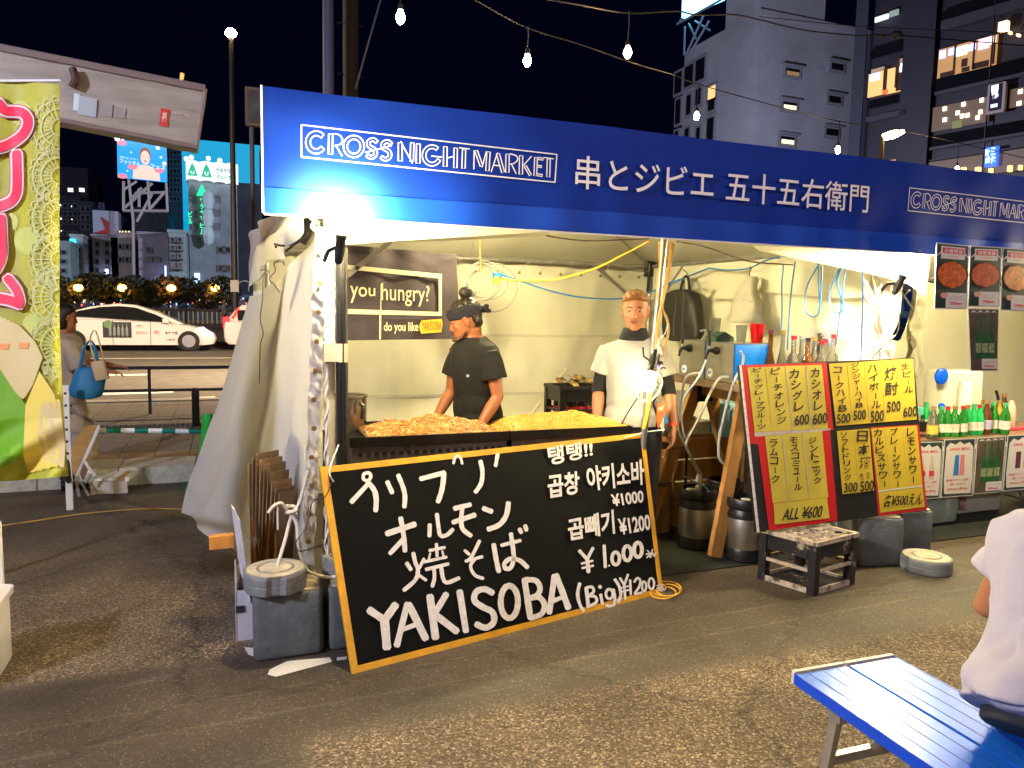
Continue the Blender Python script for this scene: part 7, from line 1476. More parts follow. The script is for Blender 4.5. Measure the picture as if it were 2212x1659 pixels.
def ffill(nm,pts,m_,sub=1):
    fo[0]+=.0008
    # fill as a fan of small cells so that it follows the waving cloth
    xs=[p[0] for p in pts]; ys=[p[1] for p in pts]; import bisect
    def inside(x,y):
        c=False; j=len(pts)-1
        for i in range(len(pts)):
            (x1,y1),(x2,y2)=pts[i],pts[j]
            if (y1>y)!=(y2>y) and x<(x2-x1)*(y-y1)/(y2-y1)+x1: c=not c
            j=i
        return c
    b=MB(); s_=4.; y=min(ys)
    while y<max(ys):
        # spans of this row
        yc=y+s_/2; cr_x=[]
        j=len(pts)-1
        for i in range(len(pts)):
            (x1,y1),(x2,y2)=pts[i],pts[j]
            if (y1>yc)!=(y2>yc): cr_x.append((x2-x1)*(yc-y1)/(y2-y1)+x1)
            j=i
        cr_x.sort()
        for a in range(0,len(cr_x)-1,2):
            xa,xb=cr_x[a],cr_x[a+1]; n=max(1,int((xb-xa)/14))
            for k in range(n):
                x0=xa+(xb-xa)*k/n; x1=xa+(xb-xa)*(k+1)/n; b.quad(fm(x0,y+s_+.3),fm(x1,y+s_+.3),fm(x1,y),fm(x0,y))
        y+=s_
    return b.build(nm,m_,FL,recalc=False)
def frib(nm,pts,w_,m_,sm=True,smooth_n=True):
    fo[0]+=.0008; b=MB(); ribbon(b,pts,w_,fm,Vector((0,0,0)),sm,True,0); return b.build(nm,m_,FL,recalc=False)
for (x,y,r_) in ((45,245,26),(20,480,20),(60,520,30),(35,620,16),(95,600,12),(70,700,22)): ffill('printed_dot',[(x+r_*math.cos(k*PI/8),y+r_*math.sin(k*PI/8)) for k in range(16)],fol)
# lace doilies down the right side
b=MB()
for cy in (275,380,470,560,640,745,830):
    for rr in (18,40,58): fo[0]+=.0001; ribbon(b,[(128+rr*math.cos(a),cy+rr*math.sin(a)) for a in [PI/2+PI*k/12 for k in range(13)]],2.6,fm,Vector((0,0,0)),False,False,0)
    for k in range(1,12,1):
        a=PI/2+PI*k/12; fo[0]+=.00005; ribbon(b,[(128+20*math.cos(a),cy+20*math.sin(a)),(128+57*math.cos(a),cy+57*math.sin(a))],1.8,fm,Vector((0,0,0)),False,False,0)
    for k in range(10):
        a=PI/2+PI*(k+.5)/10; cx_,cy_=128+60*math.cos(a),cy+60*math.sin(a); fo[0]+=.00005; ribbon(b,[(cx_+8*math.cos(q),cy_+8*math.sin(q)) for q in [2*PI*i/10 for i in range(11)]],1.8,fm,Vector((0,0,0)),False,False,0)
o=b.build('lace_print',fl_l,FL,recalc=False)
L1=[(-60,205),(-10,214),(14,236),(48,240),(58,262),(50,290),(26,312),(-2,325),(-60,340)]
L1=[(-60,212),(-8,222),(10,240),(46,244),(60,262),(52,288),(28,308),(0,320),(-60,330)]
L2=[(36,332),(37,400),(32,425),(16,440),(-30,455)]
L3=[(2,470),(4,520),(3,555),(-12,585),(-40,600)]
L4a=[(16,600),(36,626),(44,654)]; L4b=[(-30,640),(14,646),(44,656)]; 
for L in (L1,L2,L3,L4a,L4b): frib('letter_outline',L,32 if L is not L4a else 30,fd)
for L in (L1,L2,L3,L4a,L4b): frib('letter_white',L,28 if L is not L4a else 26,fw)
for L in (L1,L2,L3,L4a,L4b): frib('letter_pink',L,20 if L is not L4a else 18,fp)
ffill('cream_print',[(-80,690),(0,682),(40,700),(75,735),(92,770),(70,830),(50,860),(0,820),(-80,790)],fpeach)
ffill('green_print',[(-80,770),(0,795),(30,840),(55,870),(50,980),(0,1010),(-80,1025)],fgr)
ffill('yellow_print',[(55,872),(85,800),(118,850),(128,930),(132,1000),(60,1018),(50,980)],fyl)
ffill('peach_print',[(90,870),(128,860),(140,960),(138,1006),(96,990),(80,930)],fpeach)
for k,(x,y) in enumerate(((10,748),(52,746))): ffill('orange_mark',[(x-12,y-8),(x+10,y-6),(x+8,y+6),(x-12,y+5)],mat('orange print',(.80,.30,.08),.6))
# folds pulled to the tie at the foot
t=MB().tube([G(150,1046),PD(140,1000,3.35)],.02,8).build('flag_clip',mat('black clip',(.02,.01,.015),.5),None); tag(t,'black clip tying the lower corner of the yellow green flag','clip')
t=MB().tube([PD(134,170,3.5),PD(150,1060,3.6)],.008,6).build('x',dk,None); bpy.data.objects.remove(t)
# flag frame pole outside the picture
MB().tube([(fpos(-175,1040).x,fpos(-175,1040).y,0),fpos(-175,150)],.012,8).build('flag_pole',wh,FL)
MB().tube([fpos(-175,176),fpos(130,174)],.006,6).build('top_rod',wh,FL)
# white bin in the corner
q=G(-25,1484); t=thing('white_bin','white plastic bin cut off by the lower left corner','bin',(q.x,q.y,0)); 
MB().rbox((q.x-.13,q.y+.12,.155),(.32,.30,.31),.04).build('body',mat('dingy white plastic',(.66,.62,.58),.45,noise=(5,.06)),t,smooth=True); MB().rbox((q.x-.13,q.y+.12,.315),(.35,.33,.03),.045).build('rim',mat('dingy white plastic',(.66,.62,.58),.45),t,smooth=True)
MB().box((q.x-.02,q.y+.30,.30),(.03,.03,.60)).build('upright',white_p,t)
# tilted folding bench by the kerb
tan=mat('tan wood panel',(.42,.24,.07),.5,noise=(5,.2),stretch=(1,1,3)); wht_=mat('white aluminium edge',(.68,.66,.62),.4)
t=thing('tilted_bench','tan folding bench tipped on its end by the kerb, behind the flag','bench',tuple(G(165,1068)))
K=lambda x,y,Y=6.72:PY(*Zk(x,y),Y)
MB().prism([K(430,600),K(625,572),K(455,1000),K(332,1240),K(240,1190),K(225,950)],(.0,.03,0)).build('seat_panel',tan,t)
MB().prism([K(612,580,6.70),K(640,568,6.70),K(630,640,6.70),K(470,1000,6.70),K(340,1260,6.70),K(322,1240,6.70)],(0,.05,0)).build('edge_trim',wht_,t)
MB().prism([K(430,1060,6.66),K(480,1180,6.66),K(420,1300,6.66),K(380,1220,6.66)],(0,.02,0)).build('brown_panel',mat('brown bench leg panel',(.20,.10,.05),.6),t)
for a,b_ in (((430,1040),(570,1240)),((340,1240),(500,1500)),((480,1180),(560,1215)),((450,1330),(545,1200)),((330,1290),(370,1510))): MB().tube([K(*a,6.62),K(*b_,6.62)],.012,6).build('leg',wht_ if a[0]<500 and a[1]<1240 else mat('shaded bench leg',(.25,.22,.20),.5),t)  # darker legs have shade put into their colour
t=thing('low_step','low pale slatted step with a brown end lying on the asphalt','step',tuple(G(230,1070)))
a=G(*Zk(505,1490)); b_=G(*Zk(1015,1470)); h=.12; dd=(b_-a).normalized(); nn=Vector((-dd.y,dd.x,0)); M=basis(dd,nn,Vector((0,0,1)))
L_=(b_-a).length
for k in range(5): MB().box(a+dd*L_*(.1+.2*k)*.9+nn*.22+Vector((0,0,h)),(L_*.165,.42,.02),M).build('slat',wht_ if k<4 else tan,t)
MB().box(a+dd*L_*.97+nn*.22+Vector((0,0,h)),(.03,.45,.035),M).build('end_cap',wht_,t); MB().box(a+dd*L_*.5+nn*.01+Vector((0,0,h*.45)),(L_*.95,.02,h*.85),M).build('front_board',mat('grey pink board',(.42,.37,.34),.6),t)
for x in (.05,.95): MB().box(a+dd*L_*x+nn*.4+Vector((0,0,h*.45)),(.03,.03,h*.9),M).build('leg',wht_,t)
t=MB().box(G(97,1052)+Vector((0,0,.05)),(.24,.12,.10)).build('dark_block',mat('dark timber block',(.05,.04,.03),.8),None); tag(t,'dark timber block lying by the kerb under the flag corner','block')
t=thing('perforated_post','white perforated angle post standing behind the flag edge','post',(G(138,1060).x,6.3,0)); q0=PY(140,1060,6.3); q1=PY(141,832,6.3)
MB().box((q1.x,6.3,q1.z/2),(.045,.03,q1.z)).build('post',wht_,t)
for k in range(6): MB().lathe([(.001,-.001),(.010,-.001),(.010,.001),(.001,.001)],(q1.x,6.284,q1.z-.06-.09*k),10,Matrix.Rotation(R(90),3,'X')).build('hole',blk,t)
MB().tube([K(235,355,6.5),K(590,560,6.5)],.018,6).build('cross_bar',mat('brown grey edge tube',(.20,.15,.14),.5),t)
# ================================================================ BLUE BENCH IN THE FOREGROUND
BH=.42; A=G(1712,1450,BH); B_=G(1905,1404,BH); E2=G(2030,1665,BH); dl=(E2-A).normalized(); dw=(B_-A); dw=(dw-dl*dw.dot(dl)); Wb=dw.length; dw.normalize(); M=basis(dl,dw,Vector((0,0,1)))
if M.determinant()<0: M=basis(dl,dw,Vector((0,0,1)))
bluep=mat('glossy blue aluminium bench plank',(.01,.13,.70),.28,metal=.25,noise=(3,.05),stretch=(1,12,1),bump=(30,.03),coat=.4); capm=mat('beige plastic end cap',(.62,.55,.48),.45); alug=mat('grey aluminium leg',(.50,.48,.43),.38,metal=.7,noise=(7,.1))
def bm3(s,w_,z): return A+dl*s+dw*w_+Vector((0,0,z))
t=thing('blue_bench','glossy blue two-plank folding bench in the lower right corner','bench',(A.x,A.y,0)); BLn=1.35; pw=(Wb-.012)/2
for k in (0,1):
    w0=k*(pw+.012)+pw/2
    MB().box(bm3(BLn/2+.012,w0,-.015),(BLn-.024,pw,.030),M).build('plank',bluep,t)
    g_=MB()
    for j in (-.28,.0,.28): g_.box(bm3(BLn/2+.012,w0+pw*j,.0004),(BLn-.03,.004,.0012),M)
    g_=g_.build('plank_grooves',mat('blue groove',(.01,.07,.40),.4),t); g_['kind']='stuff'
    for s_ in (.006,BLn-.006): MB().box(bm3(s_,w0,-.016),(.014,pw+.004,.040),M).build('end_cap',capm,t)
MB().box(bm3(BLn/2,-.003,-.017),(BLn-.03,.006,.036),M).build('side_rail',mat('deep blue rail',(.005,.07,.62),.35),t); MB().box(bm3(BLn/2,Wb+.003,-.017),(BLn-.03,.006,.036),M).build('side_rail',mat('deep blue rail',(.005,.07,.62),.35),t)
for s_,sg in ((.17,-1),(BLn-.17,1)):
    for w0 in (.03,Wb-.03):
        f=bm3(s_+sg*.06,w0,-BH+.006); tp_=bm3(s_,w0,-.035); d=(tp_-f).normalized(); MB().box((f+tp_)/2,(.03,.022,(tp_-f).length),basis(dl,dw,d)).build('leg',alug,t); MB().rbox(f+Vector((0,0,.008)),(.038,.03,.02),.006,M).build('foot',blk,t)
        MB().box(bm3(s_,w0,-.05),(.05,.035,.05),M).build('hinge',alug,t)
    MB().box(bm3(s_+sg*.03,Wb/2,-.22),(.022,Wb-.07,.03),M).build('cross_bar',alug,t)
    MB().tube([bm3(s_+sg*.02,Wb/2,-.205),bm3(s_-sg*.10,Wb/2,-.045)],[(.010,.018)]*2,6).build('folding_brace',alug,t)
# ================================================================ PEOPLE
def skinned(mb,name,m_,parent,vox,it=4,post=None):
    me=mb.mesh('tmp'); o=bpy.data.objects.new('tmp',me); col.objects.link(o)
    r_=o.modifiers.new('r','REMESH'); r_.mode='VOXEL'; r_.voxel_size=vox
    if it: s_=o.modifiers.new('s','SMOOTH'); s_.iterations=it; s_.factor=.5
    bpy.context.view_layer.update(); me2=bpy.data.meshes.new_from_object(o.evaluated_get(bpy.context.evaluated_depsgraph_get()))
    bpy.data.objects.remove(o); bpy.data.meshes.remove(me)
    if post:
        for v in me2.vertices: v.co=post(v.co)
    me2.transform(WM[parent.name].inverted()); me2.polygons.foreach_set('use_smooth',[True]*len(me2.polygons)); me2.materials.clear()
    return link(name,me2,m_,parent)
def ering(M,c,rx,ry,n=24,pw=.9,front=None):
    out=[]
    for k in range(n):
        a=2*PI*k/n; cc=math.copysign(abs(math.cos(a))**pw,math.cos(a)); ss=math.copysign(abs(math.sin(a))**pw,math.sin(a)); out.append(M@Vector((c[0]+rx*cc,c[1]+ry*ss,c[2])))
    return out
def head_rings(MH,k=1.,grow=0.,zmin=-1,zmax=1,flat=False):
    S=[(-.004,.018,.070,.040),(.004,.030,.080,.020),(.020,.044,.086,-.010),(.045,.057,.087,-.045),(.075,.066,.087,-.078),(.105,.073,.086,-.092),(.125,.075,.084,-.098),(.150,.076,.087,-.101),(.178,.075,.082,-.100),(.203,.067,.066,-.088),(.222,.050,.043,-.064),(.234,.025,.015,-.035)]
    rings=[]
    for z,w_,f,b_ in S:
        if zmin<=z<=zmax:
            cy=(f+b_)/2; rings.append(ering(MH,(0,cy*k,z*k),(w_+grow)*k,((f-b_)/2+grow)*k,28,.92))
    return rings
def hand(mb,wr,d,nrm,s_=1.,curl=.5,mir=1):
    """wr wrist, d direction of the fingers, nrm palm normal"""
    d=Vector(d).normalized(); nrm=Vector(nrm); nrm=(nrm-d*nrm.dot(d)).normalized(); x=d.cross(nrm)*mir; M=basis(x,nrm,d)
    def P(a,b_,c_): return wr+M@Vector((a*s_,b_*s_,c_*s_))
    mb.tube([P(0,0,-.015),P(0,0,.02),P(0,0,.055),P(0,.002,.088)],[(.026*s_,.018*s_),(.034*s_,.017*s_),(.041*s_,.015*s_),(.038*s_,.013*s_)],12,side=x)
    for (a,L) in ((-.029,.066),(-.010,.076),(.010,.072),(.028,.056)):
        p=P(a,0,.078); pts=[p]; ang=0; dd=d
        for seg in (.45,.32,.25):
            ang+=curl*.55; v=(M@Vector((a*.6,math.sin(ang),math.cos(ang)))).normalized(); pts.append(pts[-1]+v*L*seg*s_)
        mb.tube(pts,[.0088*s_,.0084*s_,.0078*s_,.0062*s_],8)
    pts=[P(-.026,.004,.022),P(-.048,.014,.045),P(-.054,.024,.070),P(-.050,.032,.090)]; mb.tube(pts,[.013*s_,.011*s_,.0095*s_,.0075*s_],8)
skinw=mat('tanned skin',(.36,.145,.062),.5,noise=(14,.07)); skind=mat('deeper tanned skin',(.30,.105,.043),.5,noise=(14,.07)); eyew=mat('eye white',(.30,.26,.22),.3); eyeb=mat('dark iris',(.02,.012,.008),.2); lipm=mat('lip tone',(.25,.07,.045),.5); blackh=mat('black hair',(.014,.010,.008),.45,bump=(120,.6),stretch=(1,1,.2)); brownh=mat('light brown hair',(.19,.075,.02),.55,noise=(60,.3),bump=(140,.6),stretch=(1,1,.3)); blk_t=mat('black cotton tee',(.006,.006,.006),.9,bump=(8,.3)); wht_t=mat('cream white cotton tee',(.33,.315,.27),.85,bump=(7,.6)); drk=mat('dark trousers',(.018,.018,.022),.8); brow=mat('eyebrow hair',(.06,.03,.015),.8)
def fold_post(M,amp,seed):
    Mi=M.inverted()
    def f(c):
        l=Mi@c; w_=amp*(noise.noise(Vector((l.x*6+seed,l.y*6,l.z*3.5)))+.6*noise.noise(Vector((l.x*14,l.y*10+seed,l.z*5)))-.9*max(0,1-5*abs(noise.noise(Vector((l.x*4.5+l.z*2.5,l.y*4.5+seed,l.z*5.5-l.x*2)))))*max(.35,min(1,(1.35-l.z)*2.2))); d=Vector((l.x,l.y,0)); 
        if d.length>1e-4: d.normalize()
        return M@(l+d*w_)
    return f
def person(lab,loc,rz,MT_,MH_,arms,skinm,shirt,legm,hair,k=1.,vox=.0065,hem=.86,loose=1.0,sleeve=.62,face=True,legs=None,build=None,parts=True,shz=.0,tw=1.):
    """MT_: torso matrix about the hips (local), MH_: head matrix (local, chin at origin).
    arms: list of (shoulder, elbow, wrist, hand dir, palm normal, mir)"""
    M0=Matrix.Translation(Vector(loc))@Matrix.Rotation(rz,4,'Z')@Matrix.Scale(k,4)
    t=thing('person',lab,'person',loc,rz)
    TS=[(.84,.160,.110,0),(.92,.168,.112,0),(1.0,.155,.103,0),(1.08,.148,.100,0),(1.18,.160,.108,0),(1.28,.176,.113,0),(1.35,.180,.105,0),(1.39,.160,.090,0),(1.42,.110,.072,0),(1.445,.066,.062,.0)]
    MM=M0@MT_; b=MB()
    b.loft([ering(MM,(0,c_,z),rx*tw,ry) for z,rx,ry,c_ in TS])
    nk=MM@Vector((0,-.005,1.40)); hc=M0@MH_@Vector((0,-.03,.06)); b.tube([nk,nk.lerp(hc,.5),hc],[.062*k,.056*k,.058*k],14)
    b.loft(head_rings(M0@MH_))
    HM=M0@MH_
    b.loft([ering(HM,(0,.080,.068),.014,.012,10),ering(HM,(0,.092,.070),.015,.016,10),ering(HM,(0,.094,.078),.014,.014,10),ering(HM,(0,.086,.098),.009,.012,10),ering(HM,(0,.080,.120),.008,.010,10)])   # nose
    for s_ in (-1,1):
        b.ball(HM@Vector((s_*.013,.084,.073)),.0085*k,n=8)
        b.loft([ering(HM,(s_*.077,-.006+.004*q,.074+.016*q),.006+.0015*q,.007+.004*min(q,3),10) for q in range(5)])
    b.ball(HM@Vector((0,.084,.043)),.011*k,(1.9,.8,.75),10,HM.to_3x3().normalized()); b.ball(HM@Vector((0,.078,.010)),.020*k,(1.1,.8,.8),10)
    for s_ in (-1,1): b.ball(HM@Vector((s_*.030,.078,.127)),.015*k,(1.5,.5,.45),10,HM.to_3x3().normalized()); b.ball(HM@Vector((s_*.044,.060,.085)),.022*k,(1,.7,.7),10)
    for sh,el,wr,hd,pn,mir in arms:
        a=M0@Vector(sh); e=M0@Vector(el); w_=M0@Vector(wr); b.tube([a+(a-e).normalized()*.01,a.lerp(e,.3),a.lerp(e,.7),e,e.lerp(w_,.3),e.lerp(w_,.7),w_],[.052*k,.050*k,.042*k,.037*k,.040*k,.031*k,.024*k],14)
        R3=M0.to_3x3().normalized(); hand(b,w_,R3@Vector(hd),R3@Vector(pn),k*.98,.6,mir)
    LG_=legs or [((s_*.095,0,.86),(s_*.105,.01,.47),(s_*.11,-.02,.09)) for s_ in (-1,1)]
    for h_,kn,an in LG_:
        h_,kn,an=M0@Vector(h_),M0@Vector(kn),M0@Vector(an); b.tube([h_,h_.lerp(kn,.4),kn,kn.lerp(an,.35),an],[.085*k,.075*k,.052*k,.052*k,.036*k],14)
    skinned(b,'body',skinm,t,vox,3)
    # shirt
    b=MB(); lo=1.10*loose
    SR=[(hem-.0,.172*lo*1.04,.125*lo,-.06 if legs else 0),(hem+.08,.170*lo*1.02,.122*lo,-.04 if legs else 0)]+[(z,rx*lo+.006,ry*lo+.010,c_) for z,rx,ry,c_ in TS if z>hem+.1 and z<1.40]+[(1.415,.125,.088,0),(1.440,.088,.078,0)]
    b.loft([ering(MM,(0,c_,z),rx*tw,ry) for z,rx,ry,c_ in SR])
    for sh,el,wr,hd,pn,mir in arms:
        a=M0@Vector(sh); e=M0@Vector(el); q=a.lerp(e,sleeve); b.tube([a+(a-e).normalized()*.012,a.lerp(q,.35),a.lerp(q,.7),q],[.046*k*lo,.060*k*lo,.066*k*lo,.070*k*lo],16)
    if shirt: skinned(b,'shirt',shirt,t,vox,9,fold_post(M0,.015*k*(1.5 if legs else 1),len(lab)))
    b=MB()
    if not legs: b.loft([ering(M0@MT_ if False else M0,(0,0,z),rx,ry) for z,rx,ry in ((.78,.165,.115),(.86,.175,.12),(.98,.165,.115))])
    else: b.loft([ering(MM,(0,0,z),rx,ry) for z,rx,ry in ((.80,.175,.13),(.88,.180,.13),(.98,.165,.118))])
    for h_,kn,an in LG_:
        h_,kn,an=M0@Vector(h_),M0@Vector(kn),M0@Vector(an); b.tube([h_,h_.lerp(kn,.4),kn,kn.lerp(an,.4),an],[.098*k,.092*k,.070*k,.066*k,.060*k],14)
    skinned(b,'trousers',legm,t,vox*1.3,3)
    for h_,kn,an in LG_:
        an=Vector(an); sb_=MB(); sb_.tube([M0@(an+Vector((0,-.05,-.045))),M0@(an+Vector((0,.02,-.045))),M0@(an+Vector((0,.12,-.055))),M0@(an+Vector((0,.17,-.06)))],[(.042*k,.045*k),(.045*k,.045*k),(.046*k,.034*k),(.03*k,.022*k)],12,side=M0.to_3x3()@Vector((1,0,0))); sb_.build('shoe',blk,t,smooth=True)
    if face:
        R3=HM.to_3x3().normalized()
        for s_ in (-1,1):
            e_=MB().ball(HM@Vector((s_*.031,.0795,.1135)),.0110*k,(1.25,.50,.42),12,R3).build('eye',eyew if face!='down' else skinm,t,smooth=True)
            MB().ball(HM@Vector((s_*.031,.0850,.1135)),.0055*k,(1,.5,1),10,R3).build('iris',eyeb,e_,smooth=True)
            MB().tube([HM@Vector((s_*.017,.0865,.1185)),HM@Vector((s_*.031,.0885,.1205)),HM@Vector((s_*.046,.078,.1165))],[.0022*k,.0032*k,.0018*k],6).build('eyelid',skinm,t,smooth=True)
            MB().tube([HM@Vector((s_*.014,.0895,.1345)),HM@Vector((s_*.030,.0905,.1395)),HM@Vector((s_*.050,.076,.1345))],[.0022*k,.0038*k,.0018*k],6).build('eyebrow',brow,t,smooth=True)
        MB().ball(HM@Vector((0,.0925,.0455)),.0085*k,(2.6,.5,.36),12,R3).build('upper_lip',lipm,t,smooth=True); MB().ball(HM@Vector((0,.0915,.0395)),.0085*k,(2.1,.5,.42),12,R3).build('lower_lip',lipm,t,smooth=True)
    return t,M0,HM,MM
def RM(ax,deg,at=(0,0,0)): at=Vector(at); return Matrix.Translation(at)@Matrix.Rotation(R(deg),4,ax)@Matrix.Translation(-at)
def headm(pos,yaw=0,pitch=0,roll=0): return Matrix.Translation(Vector(pos))@Matrix.Rotation(R(yaw),4,'Z')@Matrix.Rotation(R(pitch),4,'X')@Matrix.Rotation(R(roll),4,'Y')
# ---- man in the white T-shirt, facing the viewer behind the right griddle
kW=.975; dW=4.50; pW=PD(1372,700,dW); lw0=(pW.x,pW.y+.0,.008); rzW=math.atan2(-(CAM.y-pW.y),-(CAM.x-pW.x))-PI/2+PI-R(-4)
fz=math.atan2(CAM.y-pW.y,CAM.x-pW.x)-PI/2+R(3)
sl=lambda s_,x,z,y=0:(s_*x,y,z)
armsW=[((-.158,0,1.360),(-.222,-.02,1.100),(-.252,.06,.885),(-.02,.18,-1),(1,.1,0),-1),((.158,0,1.360),(.212,-.02,1.100),(.216,.07,.885),(.0,.15,-1),(-1,.1,0),1)]
t,M0,HM,MM=person('man with short light brown hair in a cream T-shirt behind the yellow noodles',lw0,fz,Matrix.Identity(4),headm((0,.012,1.478),-8,1,0),armsW,skinw,wht_t,drk,None,kW,.0062,.885,1.06,.60,tw=.90)
# hair
b=MB(); rg=head_rings(HM@Matrix.Translation(Vector((0,-.006,.004))),1.,.0075,.13,1); rg2=[]
S2=[(.105,.078,.018,-.100),(.130,.081,.030,-.107),(.152,.082,.040,-.110),(.170,.082,.062,-.110),(.184,.081,.084,-.109),(.196,.079,.096,-.106),(.216,.072,.092,-.096),(.234,.054,.066,-.072),(.246,.030,.030,-.040),(.252,.008,.0,-.02)]
for z,w_,f,b_ in S2: rg2.append(ering(HM,(0,(f+b_)/2,z),w_,(f-b_)/2,28,.88))
b.loft(rg2); hp=lambda c:c+Vector((n3(c.x*60,c.y*60,c.z*25),n3(c.x*60,c.y*60,c.z*25+9),n3(c.x*50,c.y*50,c.z*50)))*.007
skinned(b,'hair',brownh,t,.004,2,hp)
b=MB(); 
for s_ in (-1,1): b.loft([ering(HM,(s_*.0735,-.020,z),.008,.030-.010*(z<.10),12) for z in (.085,.105,.14,.165)])
skinned(b,'sideburn_hair',mat('faded dark side hair',(.10,.055,.028),.7),t,.004,2)
MB().tube([HM@Vector((-.022,.0935,.0525)),HM@Vector((0,.0965,.0555)),HM@Vector((.022,.0935,.0525))],.0022,5).build('moustache',brow,t)
# black roll collar and under-sleeves
b=MB(); b.loft([ering(MM,(0,.004,1.415),.098,.090),ering(MM,(0,.008,1.44),.092,.088),ering(MM,(0,.006,1.478),.076,.076),ering(MM,(0,.004,1.492),.072,.072)]); b.build('roll_collar',blk_t,t,smooth=2)
for sh,el,wr,*_ in armsW:
    a=M0@Vector(sh); e=M0@Vector(el); w_=M0@Vector(wr); q0=a.lerp(e,.45); MB().tube([q0,a.lerp(e,.8),e,e.lerp(w_,.10)],[.050,.046,.0445,.0445],16).build('under_sleeve',blk_t,t,smooth=True)
w_=M0@Vector(armsW[0][2]); e=M0@Vector(armsW[0][1]); d=(w_-e).normalized(); MB().tube([w_-d*.03,w_-d*.005],.0285,16).build('orange_wristband',mat('orange red band',(.75,.08,.01),.4),t,smooth=True)
MB().box(MM@Vector((-.085,.128,1.20)),(.022,.004,.022),basis(*[c for c in MM.to_3x3().normalized().transposed()])).build('chest_print',mat('dark green print',(.05,.16,.10),.6),t)
# orange leaflet held in his left hand
hw=M0@Vector((-.235,.10,.80)); t2=thing('leaflet','folded orange printed bag held in the hand of the man in the cream T-shirt','leaflet',tuple(hw))
lf=[PD(*Zl(x,y),4.36) for x,y in ((862,1205),(935,1165),(925,1290),(868,1410),(850,1330))]; MB().prism(lf,FW*.01).build('sheet',mat('orange red paper',(.80,.10,.02),.5,noise=(20,.2)),t2)
b=MB(); qtext(b,'屋台村',*[PD(*Zl(x,y),4.354) for x,y in ((868,1225),(922,1200),(920,1245),(866,1270))],bold=.02); b.build('print',mat('cream leaflet print',(.75,.55,.40),.6),t2,recalc=False)
MB().prism([PD(*Zl(x,y),4.37) for x,y in ((855,1330),(925,1290),(868,1412))],FW*.006).build('white_fold',paper,t2)
# ---- cook in the black T-shirt, in profile to the left
dB=4.42; pB=PD(1035,700,dB); fzB=math.atan2(CAM.y-pB.y,CAM.x-pB.x)-PI/2-R(50)
MT_=RM('X',-5,(0,0,.9))
armsB=[((-.158,.045,1.345),(-.205,.02,1.085),(-.185,.155,.895),(.05,.6,-.8),(1,.2,.3),-1),((.158,.045,1.345),(.205,.05,1.085),(.185,.20,.90),(-.05,.6,-.8),(-1,.2,.3),1)]
FACE_DOWN='down'
t,M0,HM,MM=person('cook with a topknot and navy headband in a black T-shirt, looking down',(pB.x,pB.y,.008),fzB,MT_,headm((0,.085,1.415),38,-16,0) if False else headm((.0,.075,1.428),-34,-15,0),armsB,skind,blk_t,drk,None,.965,.0062,.80,1.02,.60,'down',tw=.90)
b=MB(); S2=[(.060,.060,-.055,-.092),(.09,.076,-.03,-.103),(.120,.080,.0,-.108),(.150,.081,.04,-.110),(.180,.080,.074,-.108),(.205,.072,.072,-.098),(.228,.054,.050,-.074),(.241,.030,.020,-.040)]
b.loft([ering(HM,(0,(f+b_)/2,z),w_,(f-b_)/2,28,.9) for z,w_,f,b_ in S2]); skinned(b,'hair',blackh,t,.004,2,hp)
b=MB().ball(HM@Vector((0,-.045,.272)),.040,(1.05,1.,.95),14); 
for k in range(14): a=k*2.4; b.tube(cr([HM@Vector((.02*math.cos(a),-.045+.02*math.sin(a),.245)),HM@Vector((.036*math.cos(a),-.045+.036*math.sin(a),.272)),HM@Vector((.02*math.cos(a+.7),-.045+.02*math.sin(a+.7),.303))],3),.007,5)
skinned(b,'hair_bun',blackh,t,.003,2)
b=MB()
for k in range(18): a=k*.9; b.tube([HM@Vector((.03*math.cos(a),-.05+.03*math.sin(a),.24)),HM@Vector((.05*math.cos(a),-.055+.05*math.sin(a),.262+.01*math.sin(k*3))),HM@Vector((.062*math.cos(a),-.07+.06*math.sin(a),.255))],[.0016,.0012,.0006],4)
o=b.build('loose_hair_strands',blackh,t); o['kind']='stuff'
nav2=mat('dark navy knit headband',(.010,.010,.018),.9,bump=(90,.6)); b=MB()
b.loft([ering(HM,(0,-.008,z),w_,w_*1.20,30,.95) for z,w_ in ((.126,.080),(.132,.088),(.150,.0925),(.175,.0925),(.190,.088),(.197,.080))]); skinned(b,'headband',nav2,t,.004,3,lambda c:c+Vector((n3(c.x*14,c.y*14,c.z*40),n3(c.x*14+5,c.y*14,c.z*40),0))*.006)
b=MB().ball(HM@Vector((.0,-.125,.150)),.022,(1.,1,1),10); b.tube([HM@Vector((0,-.125,.15)),HM@Vector((.01,-.150,.165)),HM@Vector((.012,-.165,.16))],[.014,.016,.008],8); b.tube([HM@Vector((0,-.125,.15)),HM@Vector((.0,-.152,.135)),HM@Vector((.0,-.168,.125))],[.014,.015,.008],8); skinned(b,'headband_knot',nav2,t,.004,2)
b=MB()
for s_ in (-1,1): b.tube([HM@Vector((s_*.02,.088,.020)),HM@Vector((s_*.035,.074,.012)),HM@Vector((s_*.050,.045,.022)),HM@Vector((s_*.062,.015,.05))],[.011,.012,.010,.006],8)
b.tube([HM@Vector((-.024,.093,.053)),HM@Vector((0,.097,.056)),HM@Vector((.024,.093,.053))],.0035,6); b.ball(HM@Vector((0,.090,.012)),.018,(1.1,.7,.8),10)
skinned(b,'beard_stubble',mat('stubble tone',(.10,.05,.03),.8),t,.004,2)
MB().box(MM@Vector((-.07,.124,1.22)),(.045,.003,.014),basis(*[c for c in MM.to_3x3().normalized().transposed()])).build('chest_print',mat('grey chest print',(.35,.35,.35),.6),t)
w_=M0@Vector(armsB[0][2]); e=M0@Vector(armsB[0][1]); d=(w_-e).normalized(); MB().tube([w_-d*.012,w_-d*.006],.028,14).build('wrist_cord',blk,t)
